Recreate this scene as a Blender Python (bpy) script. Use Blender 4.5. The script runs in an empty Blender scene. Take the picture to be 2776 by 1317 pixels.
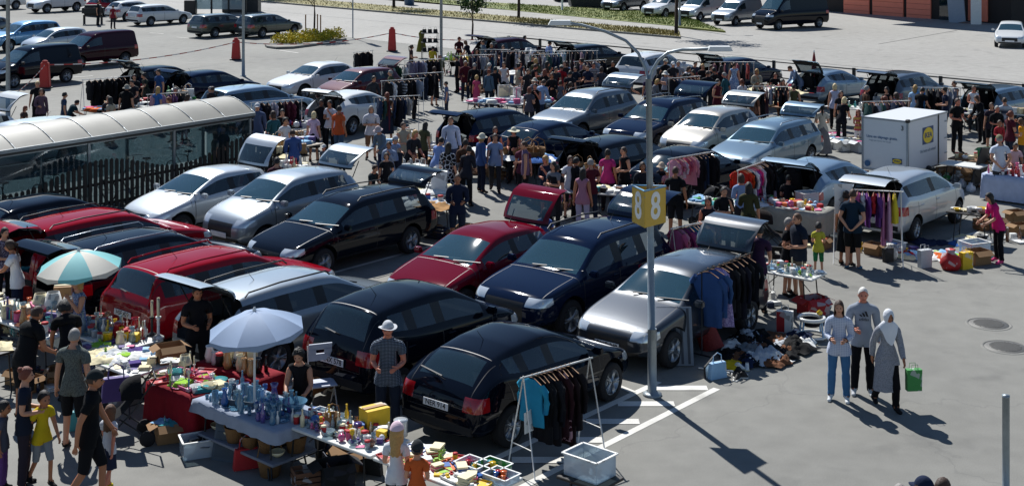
# car boot market on a supermarket car park, seen from a third floor window
SKY_STRENGTH=.065; EXPOSURE=.5
import bpy, bmesh, math, random
from math import sin, cos, pi, radians as R, atan2, sqrt
from mathutils import Vector, Matrix, noise
S=bpy.context.scene; COL=S.collection
rnd=random.Random(7)
F_=3700.0; HC=8.0; CX=1388.0; YH=-235.0
# survey sheets: (origin x, origin y, scale) used to read ground positions
SH={'A1':(0,0,.36008),'A2':(690,0,.36008),'A3':(1380,0,.36008),'A4':(2076,0,.36008),
'B1':(0,430,.36823),'B2':(690,430,.36823),'B3':(1380,430,.36823),'B4':(2076,430,.36823),
'C1':(0,870,.36573),'C2':(690,870,.36573),'C3':(1380,870,.36573),'C4':(2076,870,.36573),
'Da':(1060,60,.18824),'Db':(1440,60,.18824),'Dc':(1820,60,.18824),'Dd':(1060,280,.18824),'De':(1440,340,.18824),
'Df':(1800,400,.18824),'Dg':(660,270,.18824),'Dh':(0,720,.18824),'Ea':(0,180,.18824),'Eb':(320,180,.18824),
'Ec':(2160,200,.18824),'Ed':(2400,360,.19645),'Ee':(1980,560,.19637),'Ef':(1800,780,.21277),'Eg':(480,870,.18824),
'Eh':(1140,480,.18824),'F':(0,0,1.0777),'P':(0,0,1.0)}
def at(c,x,y,z=0.0):
    ox,oy,s=SH[c]; px=ox+x*s; py=oy+y*s
    k=(HC-z)/(py-YH)
    return ((px-CX)*k, F_*k)
UA=R(40); U=Vector((sin(UA),cos(UA),0)); V=Vector((cos(UA),-sin(UA),0))
def hd(deg): return -R(deg)      # compass heading (0 = away, 90 = right) to rotation of an object whose front is +Y

# ---------------- materials
MATS={}
def lin(c):
    if isinstance(c,str):
        c=c.lstrip('#'); c=''.join(x*2 for x in c) if len(c)==3 else c; v=[int(c[i:i+2],16)/255 for i in (0,2,4)]
        return tuple((a/12.92 if a<=.04045 else ((a+.055)/1.055)**2.4) for a in v)
    return tuple(c)
def newmat(name):
    m=bpy.data.materials.new(name); m.use_nodes=True
    return m, m.node_tree.nodes, m.node_tree.links
def mat(name,col,rough=.6,metal=0,coat=0,var=.12,scale=8,bump=0,bscale=40,spec=.5,trans=0,alpha=1,emit=None,sheen=0):
    if name in MATS: return MATS[name]
    m,N,L=newmat(name); b=N['Principled BSDF']; col=lin(col)
    b.inputs['Roughness'].default_value=rough; b.inputs['Metallic'].default_value=metal
    b.inputs['Coat Weight'].default_value=coat; b.inputs['Coat Roughness'].default_value=.04
    b.inputs['Specular IOR Level'].default_value=spec
    b.inputs['Transmission Weight'].default_value=trans
    if sheen: b.inputs['Sheen Weight'].default_value=sheen
    tc=N.new('ShaderNodeTexCoord'); oi=N.new('ShaderNodeObjectInfo')
    n=N.new('ShaderNodeTexNoise'); n.inputs['Scale'].default_value=scale; n.inputs['Detail'].default_value=4
    L.new(tc.outputs['Object'],n.inputs['Vector'])
    mx=N.new('ShaderNodeMix'); mx.data_type='RGBA'
    mx.inputs[6].default_value=(*[c*(1-var) for c in col],1); mx.inputs[7].default_value=(*[min(.95,c*(1+var)) for c in col],1)
    L.new(n.outputs[0],mx.inputs[0]); L.new(mx.outputs[2],b.inputs['Base Color'])
    if bump:
        n2=N.new('ShaderNodeTexNoise'); n2.inputs['Scale'].default_value=bscale; n2.inputs['Detail'].default_value=3
        L.new(tc.outputs['Object'],n2.inputs['Vector'])
        bp=N.new('ShaderNodeBump'); bp.inputs['Strength'].default_value=bump; bp.inputs['Distance'].default_value=.02
        L.new(n2.outputs[0],bp.inputs['Height']); L.new(bp.outputs[0],b.inputs['Normal'])
    if emit: b.inputs['Emission Color'].default_value=(*lin(emit),1); b.inputs['Emission Strength'].default_value=1
    if alpha<1: b.inputs['Alpha'].default_value=alpha
    MATS[name]=m; return m
def paint(name,col,metal=.35):
    m=mat('paint_'+name,col,rough=.32 if metal>.2 else .6 if metal else .9,metal=metal,coat=1 if metal else .6,var=.04,scale=2,spec=.5 if metal>.2 else .1 if metal else 0)
    return m
def glassmat(name,tint=(.012,.028,.036),tr=.28,rough=.03):
    if name in MATS: return MATS[name]
    m,N,L=newmat(name); b=N['Principled BSDF']
    b.inputs['Base Color'].default_value=(*tint,1); b.inputs['Roughness'].default_value=rough
    b.inputs['Specular IOR Level'].default_value=.8; b.inputs['Coat Weight'].default_value=1; b.inputs['Coat Roughness'].default_value=.02
    t=N.new('ShaderNodeBsdfTransparent'); t.inputs[0].default_value=(.62,.72,.76,1)
    mx=N.new('ShaderNodeMixShader'); mx.inputs[0].default_value=tr
    L.new(b.outputs[0],mx.inputs[1]); L.new(t.outputs[0],mx.inputs[2]); L.new(mx.outputs[0],N['Material Output'].inputs[0])
    MATS[name]=m; return m
def clothmat(name,c1,c2,kind='plain',scale=12):
    """fabric: plain, check, stripes, cells (giraffe) or flowers"""
    if name in MATS: return MATS[name]
    if kind=='plain':
        return mat(name,c1,rough=.9,var=.18,scale=5,bump=.5,bscale=14,spec=.2)
    m,N,L=newmat(name); b=N['Principled BSDF']; b.inputs['Roughness'].default_value=.9; b.inputs['Specular IOR Level'].default_value=.2
    tc=N.new('ShaderNodeTexCoord'); mx=N.new('ShaderNodeMix'); mx.data_type='RGBA'
    mx.inputs[6].default_value=(*lin(c1),1); mx.inputs[7].default_value=(*lin(c2),1)
    L.new(mx.outputs[2],b.inputs['Base Color'])
    if kind=='check':
        w=N.new('ShaderNodeTexWave'); w.bands_direction='Z'; w.inputs['Scale'].default_value=scale*.5
        w2=N.new('ShaderNodeTexWave'); w2.bands_direction='X'; w2.inputs['Scale'].default_value=scale*.5
        a=N.new('ShaderNodeMath'); a.operation='MULTIPLY'
        for q in (w,w2): L.new(tc.outputs['Object'],q.inputs['Vector'])
        L.new(w.outputs[1],a.inputs[0]); L.new(w2.outputs[1],a.inputs[1]); L.new(a.outputs[0],mx.inputs[0])
    elif kind=='stripes':
        w=N.new('ShaderNodeTexWave'); w.bands_direction='Z'; w.inputs['Scale'].default_value=scale*.5
        L.new(tc.outputs['Object'],w.inputs['Vector']); L.new(w.outputs[1],mx.inputs[0])
    elif kind=='cells':
        v=N.new('ShaderNodeTexVoronoi'); v.feature='DISTANCE_TO_EDGE'; v.inputs['Scale'].default_value=scale
        r=N.new('ShaderNodeMath'); r.operation='LESS_THAN'; r.inputs[1].default_value=.07
        L.new(tc.outputs['Object'],v.inputs['Vector']); L.new(v.outputs['Distance'],r.inputs[0]); L.new(r.outputs[0],mx.inputs[0])
    else:
        n=N.new('ShaderNodeTexNoise'); n.inputs['Scale'].default_value=scale*1.6; n.inputs['Detail'].default_value=2
        r=N.new('ShaderNodeMath'); r.operation='GREATER_THAN'; r.inputs[1].default_value=.52
        L.new(tc.outputs['Object'],n.inputs['Vector']); L.new(n.outputs[0],r.inputs[0]); L.new(r.outputs[0],mx.inputs[0])
    MATS[name]=m; return m

# ---------------- objects
def tag(o,label=None,cat=None,group=None,kind=None):
    if label: o['label']=label
    if cat: o['category']=cat
    if group: o['group']=group
    if kind: o['kind']=kind
    return o
def empty(name,loc,rz=0,label=None,cat=None,group=None,scale=1):
    o=bpy.data.objects.new(name,None); COL.objects.link(o); o.empty_display_size=.2
    o.location=loc; o.rotation_euler=(0,0,rz); o.scale=(scale,)*3
    return tag(o,label,cat,group)
def link(name,me,parent=None,mats=None,loc=None,rot=None):
    """link a mesh as an object; mats override the slots on the object itself"""
    o=bpy.data.objects.new(name,me); COL.objects.link(o)
    if parent: o.parent=parent
    if mats:
        for i,m in enumerate(mats):
            if m is None: continue
            while len(me.materials)<=i: me.materials.append(m)
            o.material_slots[i].link='OBJECT'; o.material_slots[i].material=m
    if loc: o.location=loc
    if rot: o.rotation_euler=rot
    return o
class MB:
    def __init__(s): s.v=[]; s.f=[]; s.m=[]; s.sm=[]
    def add(s,vs,fs,mi=0,smooth=False,M=None):
        b=len(s.v)
        for p in vs:
            p=Vector(p)
            if M is not None: p=M@p
            s.v.append(tuple(p))
        for f in fs: s.f.append(tuple(b+i for i in f)); s.m.append(mi); s.sm.append(smooth)
        return s
    def box(s,c,d,mi=0,M=None,rz=0,taper=1):
        x,y,z=c; a,b,h=d[0]/2,d[1]/2,d[2]/2
        vs=[(-a,-b,-h),(a,-b,-h),(a,b,-h),(-a,b,-h),(-a*taper,-b*taper,h),(a*taper,-b*taper,h),(a*taper,b*taper,h),(-a*taper,b*taper,h)]
        cr,sr=cos(rz),sin(rz)
        vs=[(x+p[0]*cr-p[1]*sr,y+p[0]*sr+p[1]*cr,z+p[2]) for p in vs]
        return s.add(vs,[(0,3,2,1),(4,5,6,7),(0,1,5,4),(1,2,6,5),(2,3,7,6),(3,0,4,7)],mi,False,M)
    def tube(s,pts,r,n=8,mi=0,caps=True,M=None,smooth=True):
        pts=[Vector(p) for p in pts]; rs=r if isinstance(r,(list,tuple)) else [r]*len(pts)
        vs=[];fs=[]
        up=Vector((0,0,1))
        for i,p in enumerate(pts):
            d=(pts[min(i+1,len(pts)-1)]-pts[max(i-1,0)]).normalized()
            a=d.cross(up) 
            if a.length<1e-3: a=d.cross(Vector((0,1,0)))
            a.normalize(); b=a.cross(d).normalized()
            for k in range(n):
                t=2*pi*k/n; q=p+a*cos(t)*rs[i]+b*sin(t)*rs[i]; vs.append(q)
        for i in range(len(pts)-1):
            for k in range(n):
                k2=(k+1)%n; fs.append((i*n+k,i*n+k2,(i+1)*n+k2,(i+1)*n+k))
        s.add(vs,fs,mi,smooth,M)
        if caps:
            b=len(s.v)-len(vs)
            s.f.append(tuple(b+k for k in range(n))); s.m.append(mi); s.sm.append(False)
            s.f.append(tuple(b+(len(pts)-1)*n+k for k in reversed(range(n)))); s.m.append(mi); s.sm.append(False)
        return s
    def lathe(s,prof,n=14,mi=0,c=(0,0,0),M=None,smooth=True):
        vs=[];fs=[]
        for (r,z) in prof:
            for k in range(n):
                t=2*pi*k/n; vs.append((c[0]+r*cos(t),c[1]+r*sin(t),c[2]+z))
        for i in range(len(prof)-1):
            for k in range(n):
                k2=(k+1)%n; fs.append((i*n+k,i*n+k2,(i+1)*n+k2,(i+1)*n+k))
        return s.add(vs,fs,mi,smooth,M)
    def grid(s,fn,nu,nv,mi=0,smooth=True,M=None):
        vs=[fn(i/nu,j/nv) for i in range(nu+1) for j in range(nv+1)]
        w=nv+1
        fs=[(i*w+j,(i+1)*w+j,(i+1)*w+j+1,i*w+j+1) for i in range(nu) for j in range(nv)]
        return s.add(vs,fs,mi,smooth,M)
    def mesh(s,name,mats):
        me=bpy.data.meshes.new(name); me.from_pydata(s.v,[],s.f)
        for m in mats: me.materials.append(m)
        me.polygons.foreach_set('material_index',s.m); me.polygons.foreach_set('use_smooth',s.sm)
        me.update(); return me
    def build(s,name,mats,parent=None,loc=None,rot=None):
        if not isinstance(mats,(list,tuple)): mats=[mats]
        return link(name,s.mesh(name,mats),parent,None,loc,rot)
def bevel_mesh(me,w=.01,seg=1):
    bm=bmesh.new(); bm.from_mesh(me)
    bmesh.ops.bevel(bm,geom=bm.edges[:],offset=w,segments=seg,affect='EDGES',clamp_overlap=True)
    bm.to_mesh(me); bm.free(); return me
def text_mesh(name,txt,size,m,extrude=.002,bold=0,align='CENTER'):
    cu=bpy.data.curves.new(name,'FONT'); cu.body=txt; cu.size=size; cu.extrude=extrude; cu.offset=bold*size
    cu.align_x=align; cu.align_y='CENTER'
    o=bpy.data.objects.new(name+'_t',cu); COL.objects.link(o)
    dg=bpy.context.evaluated_depsgraph_get(); me=bpy.data.meshes.new_from_object(o.evaluated_get(dg))
    bpy.data.objects.remove(o); me.materials.clear(); me.materials.append(m); me.name=name
    return me
def apply_mods(me,setup):
    o=bpy.data.objects.new('tmp',me); COL.objects.link(o); extra=setup(o) or []
    dg=bpy.context.evaluated_depsgraph_get(); r=bpy.data.meshes.new_from_object(o.evaluated_get(dg))
    bpy.data.objects.remove(o)
    for e in extra: bpy.data.objects.remove(e)
    return r

# ---------------- palette
BLK=mat('black_plastic','#141416',rough=.5); TYRE=mat('tyre_rubber','#17171a',rough=.85,bump=.3)
CHROME=mat('chrome','#c8ccd0',rough=.15,metal=1); RIM=mat('alloy_rim','#9aa0a6',rough=.3,metal=.8); RIMD=mat('dark_rim','#3a3d42',rough=.35,metal=.7)
STEEL=mat('galvanised_steel','#8e979c',rough=.45,metal=.55,var=.2,scale=14); WHITEM=mat('white_metal','#dcdcd8',rough=.4)
DSTEEL=mat('dark_steel','#26292c',rough=.5,metal=.3)
GLASS=glassmat('window_glass'); WSCR=glassmat('windscreen_glass',tint=(.03,.08,.11),tr=.32)
INT=mat('dark_interior','#1b1c1f',rough=.9); PLATE=mat('plate_white','#d8dadc',rough=.4)
REDL=mat('red_lamp','#9c0f16',rough=.15,coat=1); CLEARL=mat('clear_lamp','#cfd6da',rough=.08,coat=1,metal=.4)
BLKT=mat('plate_black','#101010',rough=.5)
# ---------------- cars: one lofted shell per type, carved into its parts
# station: x(front +), top, belt, half width, roof half width, tag of the zone that starts here towards the rear
CT={}
def cartype(name,L,W,H,st,wb,wr_=.32,fo=None,rails=False,hinge=None,hb=.62,roof_off=-.6,sidew=None,plate_z=.75,van=False,trunk=False):
    CT[name]=dict(L=L,W=W,H=H,st=st,wb=wb,wr=wr_,rails=rails,hinge=hinge,hb=hb,ro=roof_off,plate_z=plate_z,van=van,trunk=trunk)
# tags: 'n' plain, 'ws' windscreen, 'rw' rear window ; side: 'g' glass, 'p' pillar
cartype('hatch',4.3,1.80,1.47,[
 (2.15,.56,.46,.55,.45,'n','n'),(2.11,.68,.60,.72,.60,'n','n'),(1.90,.78,.72,.84,.70,'n','n'),(1.45,.89,.83,.89,.74,'n','n'),(1.02,.98,.90,.90,.74,'n','n'),
 (.92,1.01,.91,.90,.73,'ws','n'),(.72,1.12,.92,.90,.70,'ws','g'),(.22,1.38,.93,.90,.61,'n','g'),(.08,1.42,.93,.90,.60,'n','g'),(-.22,1.455,.94,.90,.60,'n','p'),(-.30,1.46,.94,.90,.60,'n','g'),
 (-1.05,1.455,.97,.90,.585,'n','p'),(-1.15,1.45,.98,.90,.58,'n','g'),(-1.42,1.42,1.03,.89,.57,'n','p'),(-1.66,1.38,1.05,.88,.56,'rw','n'),(-1.78,1.28,1.02,.88,.57,'rw','n'),(-1.98,1.04,.94,.86,.62,'n','n'),
 (-2.08,.95,.86,.84,.66,'n','n'),(-2.14,.70,.60,.78,.66,'n','n'),(-2.15,.50,.42,.70,.6,'n','n')],2.64,hinge=(-1.58,1.42),roof_off=-.65)
cartype('wagon',4.68,1.83,1.49,[
 (2.34,.56,.46,.55,.45,'n','n'),(2.30,.68,.60,.72,.60,'n','n'),(2.08,.78,.72,.85,.70,'n','n'),(1.6,.89,.83,.905,.75,'n','n'),(1.15,.97,.90,.91,.75,'n','n'),
 (1.05,1.0,.91,.91,.74,'ws','n'),(.82,1.12,.92,.91,.71,'ws','g'),(.32,1.38,.93,.91,.62,'n','g'),(.16,1.43,.93,.91,.61,'n','g'),(-.18,1.47,.94,.91,.61,'n','p'),(-.26,1.475,.94,.91,.61,'n','g'),
 (-1.05,1.48,.95,.91,.60,'n','p'),(-1.14,1.48,.95,.91,.60,'n','g'),(-1.85,1.45,.97,.89,.58,'n','p'),(-2.0,1.42,.99,.885,.575,'rw','n'),(-2.06,1.34,.99,.88,.58,'rw','n'),(-2.22,1.02,.94,.86,.63,'n','n'),
 (-2.29,.95,.86,.84,.66,'n','n'),(-2.33,.70,.60,.78,.66,'n','n'),(-2.34,.50,.42,.70,.6,'n','n')],2.74,rails=True,hinge=(-1.92,1.46),roof_off=-.8)
cartype('suv',4.58,1.88,1.68,[
 (2.29,.62,.50,.6,.5,'n','n'),(2.25,.80,.70,.78,.66,'n','n'),(2.05,.92,.85,.89,.74,'n','n'),(1.55,1.02,.96,.935,.79,'n','n'),(1.12,1.08,1.02,.94,.79,'n','n'),
 (1.02,1.11,1.02,.94,.78,'ws','n'),(.82,1.23,1.03,.94,.75,'ws','g'),(.35,1.53,1.04,.94,.66,'n','g'),(.2,1.60,1.04,.94,.65,'n','g'),(-.16,1.66,1.05,.94,.65,'n','p'),(-.25,1.67,1.05,.94,.65,'n','g'),
 (-1.02,1.665,1.07,.94,.64,'n','p'),(-1.12,1.66,1.08,.94,.635,'n','g'),(-1.68,1.62,1.12,.925,.62,'n','p'),(-1.88,1.58,1.14,.92,.615,'rw','n'),(-1.96,1.48,1.13,.91,.62,'rw','n'),(-2.14,1.12,1.02,.9,.68,'n','n'),
 (-2.22,1.02,.92,.88,.70,'n','n'),(-2.28,.75,.64,.82,.7,'n','n'),(-2.29,.55,.46,.74,.64,'n','n')],2.66,wr_=.36,rails=True,hinge=(-1.78,1.62),roof_off=-.7,plate_z=.85)
cartype('mpv',4.1,1.72,1.56,[
 (2.05,.58,.48,.55,.45,'n','n'),(2.01,.72,.64,.70,.58,'n','n'),(1.82,.86,.79,.81,.67,'n','n'),(1.45,.98,.90,.85,.70,'n','n'),(1.22,1.03,.94,.86,.70,'n','n'),
 (1.14,1.06,.95,.86,.69,'ws','n'),(.95,1.18,.96,.86,.66,'ws','g'),(.42,1.46,.97,.86,.59,'n','g'),(.26,1.51,.97,.86,.58,'n','g'),(-.1,1.55,.98,.86,.58,'n','p'),(-.18,1.555,.98,.86,.58,'n','g'),
 (-.95,1.55,1.0,.86,.57,'n','g'),(-1.02,1.545,1.0,.86,.57,'n','g'),(-1.45,1.51,1.05,.85,.56,'n','p'),(-1.66,1.47,1.08,.84,.555,'rw','n'),(-1.74,1.38,1.06,.84,.56,'rw','n'),(-1.9,1.08,.98,.83,.6,'n','n'),
 (-1.98,.98,.88,.81,.63,'n','n'),(-2.04,.72,.62,.76,.63,'n','n'),(-2.05,.52,.44,.68,.58,'n','n')],2.6,wr_=.30,hinge=(-1.58,1.51),roof_off=-.5)
cartype('sedan',4.6,1.82,1.44,[
 (2.30,.56,.46,.55,.45,'n','n'),(2.26,.68,.60,.72,.60,'n','n'),(2.05,.77,.71,.85,.70,'n','n'),(1.55,.88,.82,.90,.75,'n','n'),(1.08,.95,.88,.91,.75,'n','n'),
 (.98,.98,.89,.91,.74,'ws','n'),(.78,1.08,.90,.91,.71,'ws','g'),(.25,1.35,.91,.91,.60,'n','g'),(.08,1.40,.91,.91,.59,'n','g'),(-.22,1.435,.92,.91,.59,'n','p'),(-.3,1.44,.92,.91,.59,'n','g'),
 (-.95,1.42,.94,.91,.58,'n','g'),(-1.05,1.41,.94,.91,.58,'n','g'),(-1.2,1.37,.95,.905,.575,'n','p'),(-1.3,1.33,.96,.90,.575,'rw','n'),(-1.5,1.22,.96,.9,.60,'rw','n'),(-1.82,1.04,.95,.88,.68,'n','n'),
 (-2.12,1.01,.90,.86,.70,'n','n'),(-2.27,.88,.62,.80,.68,'n','n'),(-2.30,.55,.42,.72,.6,'n','n')],2.7,hinge=(-1.86,1.03),roof_off=-.5,trunk=True)
cartype('panelvan',4.4,1.80,1.83,[
 (2.20,.62,.50,.6,.5,'n','n'),(2.16,.80,.70,.76,.64,'n','n'),(1.98,.92,.85,.86,.72,'n','n'),(1.58,1.04,.97,.89,.74,'n','n'),(1.3,1.10,1.0,.90,.74,'n','n'),
 (1.22,1.13,1.01,.90,.74,'ws','n'),(1.02,1.28,1.02,.90,.72,'ws','g'),(.52,1.66,1.03,.90,.69,'n','g'),(.38,1.73,1.04,.90,.69,'n','g'),(-.02,1.80,1.05,.90,.69,'n','n'),(-.1,1.81,1.05,.90,.69,'n','n'),
 (-.95,1.825,1.05,.90,.69,'n','n'),(-1.02,1.825,1.05,.90,.69,'n','n'),(-1.8,1.81,1.05,.90,.69,'n','n'),(-2.02,1.78,1.06,.89,.69,'rw','n'),(-2.05,1.70,1.08,.89,.69,'rw','n'),(-2.12,1.18,1.05,.89,.72,'n','n'),
 (-2.15,1.05,.92,.88,.73,'n','n'),(-2.19,.72,.6,.84,.72,'n','n'),(-2.20,.5,.44,.78,.66,'n','n')],2.7,wr_=.32,hinge=None,roof_off=-.7,van=True)
cartype('largevan',5.6,2.05,2.45,[
 (2.80,.70,.55,.7,.6,'n','n'),(2.76,.92,.80,.88,.74,'n','n'),(2.6,1.12,1.0,.98,.82,'n','n'),(2.25,1.26,1.12,1.02,.85,'n','n'),(2.02,1.34,1.18,1.025,.85,'n','n'),
 (1.95,1.38,1.19,1.025,.85,'ws','n'),(1.75,1.6,1.2,1.025,.84,'ws','g'),(1.28,2.15,1.22,1.025,.82,'n','g'),(1.1,2.28,1.23,1.025,.82,'n','g'),(.75,2.38,1.24,1.025,.82,'n','n'),(.65,2.4,1.24,1.025,.82,'n','n'),
 (-.9,2.44,1.25,1.025,.82,'n','n'),(-1.0,2.44,1.25,1.025,.82,'n','n'),(-2.4,2.42,1.25,1.025,.82,'n','n'),(-2.7,2.38,1.25,1.02,.82,'n','n'),(-2.74,2.3,1.3,1.02,.82,'n','n'),(-2.77,1.6,1.25,1.02,.84,'n','n'),
 (-2.78,1.2,1.0,1.01,.84,'n','n'),(-2.79,.8,.7,.96,.84,'n','n'),(-2.80,.55,.5,.9,.8,'n','n')],3.8,wr_=.35,hinge=None,roof_off=-.9,van=True)
cartype('compact',4.2,1.80,1.46,[
 (2.10,.54,.44,.50,.40,'n','n'),(2.06,.66,.58,.70,.56,'n','n'),(1.86,.77,.71,.83,.68,'n','n'),(1.42,.90,.84,.89,.73,'n','n'),(1.08,.985,.90,.90,.73,'n','n'),
 (1.0,1.01,.91,.90,.72,'ws','n'),(.78,1.13,.92,.90,.68,'ws','g'),(.22,1.38,.93,.90,.60,'n','g'),(.06,1.42,.935,.90,.59,'n','g'),(-.20,1.45,.95,.90,.585,'n','p'),(-.25,1.455,.95,.90,.585,'n','g'),
 (-.92,1.43,1.0,.90,.565,'n','p'),(-.98,1.42,1.01,.90,.56,'n','g'),(-1.30,1.37,1.09,.885,.54,'n','n'),(-1.48,1.33,1.10,.88,.53,'rw','n'),(-1.64,1.24,1.08,.87,.54,'rw','n'),(-1.90,1.03,.95,.85,.58,'n','n'),
 (-2.02,.92,.84,.82,.62,'n','n'),(-2.09,.68,.58,.76,.62,'n','n'),(-2.10,.48,.40,.66,.54,'n','n')],2.62,hinge=(-1.42,1.37),roof_off=-.55)
cartype('city',3.75,1.68,1.52,[
 (1.87,.56,.46,.50,.40,'n','n'),(1.83,.70,.62,.68,.55,'n','n'),(1.66,.84,.77,.79,.64,'n','n'),(1.34,.95,.88,.83,.68,'n','n'),(1.08,1.02,.93,.84,.68,'n','n'),
 (1.0,1.05,.94,.84,.67,'ws','n'),(.82,1.17,.95,.84,.64,'ws','g'),(.34,1.43,.96,.84,.57,'n','g'),(.2,1.48,.97,.84,.56,'n','g'),(-.2,1.51,.98,.84,.555,'n','p'),(-.26,1.515,.98,.84,.555,'n','g'),
 (-.86,1.50,1.02,.84,.54,'n','p'),(-.92,1.495,1.03,.84,.54,'n','g'),(-1.32,1.46,1.10,.83,.52,'n','n'),(-1.5,1.42,1.10,.82,.52,'rw','n'),(-1.57,1.33,1.08,.82,.53,'rw','n'),(-1.74,1.04,.96,.80,.58,'n','n'),
 (-1.81,.94,.84,.78,.6,'n','n'),(-1.86,.70,.60,.73,.6,'n','n'),(-1.87,.5,.42,.65,.54,'n','n')],2.42,wr_=.29,hinge=(-1.43,1.46),roof_off=-.4)
PARTS=['body','trim','windscreen','rear_window','side_window','headlight','tail_light','grille','tailgate','tailgate_window']
def carve(bm,reg,mi,only=(0,),pad=.25):
    """cut the shell along the planes of a convex region and hand its faces to material mi"""
    for (co,no) in reg:
        co=Vector(co);no=Vector(no)
        fs=[f for f in bm.faces if f.material_index in only and all((f.calc_center_median()-Vector(c)).dot(Vector(n))<pad for c,n in reg)]
        if not fs: return
        g=set(fs)
        for f in fs: g.update(f.edges); g.update(f.verts)
        bmesh.ops.bisect_plane(bm,geom=list(g),dist=1e-5,plane_co=co,plane_no=no)
    for f in bm.faces:
        if f.material_index in only:
            c=f.calc_center_median()
            if all((c-Vector(p)).dot(Vector(n))<1e-4 for p,n in reg): f.material_index=mi
def slab(ax,lo,hi):
    a=[0,0,0];a[ax]=lo;b=[0,0,0];b[ax]=hi;n=[0,0,0];n[ax]=1;m=[0,0,0];m[ax]=-1
    return [(a,m),(b,n)]
def above(ax,v): a=[0,0,0];a[ax]=v;m=[0,0,0];m[ax]=-1; return [(a,m)]
def below(ax,v): a=[0,0,0];a[ax]=v;m=[0,0,0];m[ax]=1; return [(a,m)]
CACHE={}
def car_meshes(ty,opn):
    k=(ty,opn)
    if k in CACHE: return CACHE[k]
    T=CT[ty]; st=T['st']; mb=MB(); NJ=11
    def ring(s):
        x,top,belt,w,wr,_,_=s; L2=T['L']/2
        zb=.24 if ty!='suv' and not T['van'] else .30
        e=abs(x)/L2
        if e>.93: zb+=.06
        belt=min(belt,top-.05)
        h=top-belt
        return [(0,zb),(w*.78,zb),(w*.96,zb+.09),(w*1.0,zb+.45*(belt-zb)),(w*.99,belt-.14*(1 if belt>.5 else .4)),(w*.965,belt-.03),(w*.94,belt+.01),
                (wr+ (w*.94-wr)*(.10 if h>.2 else .45),belt+.01+(h-.01)*(.80 if h>.2 else .55)),(wr,top-.035 if h>.2 else top-.02),(wr*.62,top-.003),(0,top+.008)]
    rings=[]
    for s in st:
        r=ring(s); ids=[]
        for j,(y,z) in enumerate(r): ids.append(len(mb.v)); mb.v.append((s[0],-y,z))       # right side: -y here, mirrored below
        left=[ids[0]]
        for j in range(1,NJ-1): left.append(len(mb.v)); mb.v.append((s[0],r[j][0],r[j][1]))
        left.append(ids[-1]); rings.append((ids,left))
    def mi(i,j):
        tz,ts=st[i][5],st[i][6]
        if j>=8 and tz=='ws': return 2
        if j>=8 and tz=='rw': return 3
        if j==6 and ts=='g': return 4
        if j==6 and ts=='p' : return 1
        return 0
    for i in range(len(st)-1):
        for side in (0,1):
            a=rings[i][side]; b=rings[i+1][side]
            for j in range(NJ-1):
                f=(a[j],b[j],b[j+1],a[j+1]) if side==0 else (a[j+1],b[j+1],b[j],a[j])
                mb.f.append(f); mb.m.append(mi(i,j)); mb.sm.append(True)
    for i,flip in ((0,False),(len(st)-1,True)):
        a,b=rings[i]
        for j in range(NJ-1):
            q=[a[j],a[j+1],b[j+1],b[j]]
            q=list(dict.fromkeys(q))
            if len(q)<3: continue
            mb.f.append(tuple(q if not flip else reversed(q))); mb.m.append(0); mb.sm.append(True)
    me=mb.mesh('shell',[BLK]*len(PARTS))
    ax_f=T['wb']/2+.02; ax_r=ax_f-T['wb']; wr=T['wr']; aw=wr+.065
    def setup(o):
        s=o.modifiers.new('s','SUBSURF'); s.levels=2; s.render_levels=2
        c=MB()
        for x in (ax_f,ax_r):
            pr=[]
            n=28
            vs=[(x+aw*cos(2*pi*k/n),y,wr+.02+aw*sin(2*pi*k/n)*1.0) for y in (-1.4,1.4) for k in range(n)]
            fs=[(k,(k+1)%n,n+(k+1)%n,n+k) for k in range(n)]+[tuple(reversed(range(n))),tuple(n+k for k in range(n))]
            c.add(vs,fs,1)
        cm=c.mesh('cut',[BLK,BLK]); co=bpy.data.objects.new('cut',cm); COL.objects.link(co)
        bm=bmesh.new(); bm.from_mesh(cm); bmesh.ops.recalc_face_normals(bm,faces=bm.faces); bm.to_mesh(cm); bm.free()
        b=o.modifiers.new('b','BOOLEAN'); b.object=co; b.operation='DIFFERENCE'; b.solver='EXACT'
        return [co]
    bm0=bmesh.new(); bm0.from_mesh(me); bmesh.ops.recalc_face_normals(bm0,faces=bm0.faces); bm0.to_mesh(me); bm0.free()
    me=apply_mods(me,setup)
    bm=bmesh.new(); bm.from_mesh(me)
    for f in bm.faces: f.smooth=True
    # wheel wells: everything facing an axle inside the arch radius is trim
    for f in bm.faces:
        c=f.calc_center_median()
        for x in (ax_f,ax_r):
            if (c.x-x)**2+(c.z-wr-.02)**2<(aw*1.02)**2 and abs(c.y)<T['W']/2-.04: f.material_index=1
    L2=T['L']/2; W2=T['W']/2; belt=st[9][2]
    nose_z=st[1][1]; hd_z=st[2][1]
    # lights, grille, lower trims, seams
    for sy in (1,-1):
        ys=above(1,W2*.52) if sy>0 else below(1,-W2*.52)
        carve(bm,above(0,L2-.42)+slab(2,hd_z-.20,hd_z-.055)+ys+[((L2-.42,0,hd_z-.16),(-.35,0,-1))],5)
        zt=belt-.02 if not T['van'] else belt
        ys=above(1,W2*.58) if sy>0 else below(1,-W2*.58)
        carve(bm,below(0,-L2+.30)+slab(2,zt-.24,zt-.03)+ys,6)
        # seams of the doors
        xs=[st[5][0]-.05,st[9][0]-.04]+([] if T['van'] else [st[13][0]+.25 if ty!='wagon' else st[11][0]-.08])
        for x in xs:
            ys=above(1,W2*.7) if sy>0 else below(1,-W2*.7)
            carve(bm,slab(0,x-.009,x+.009)+slab(2,.34,belt-.02)+ys,1,pad=.12)
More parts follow.
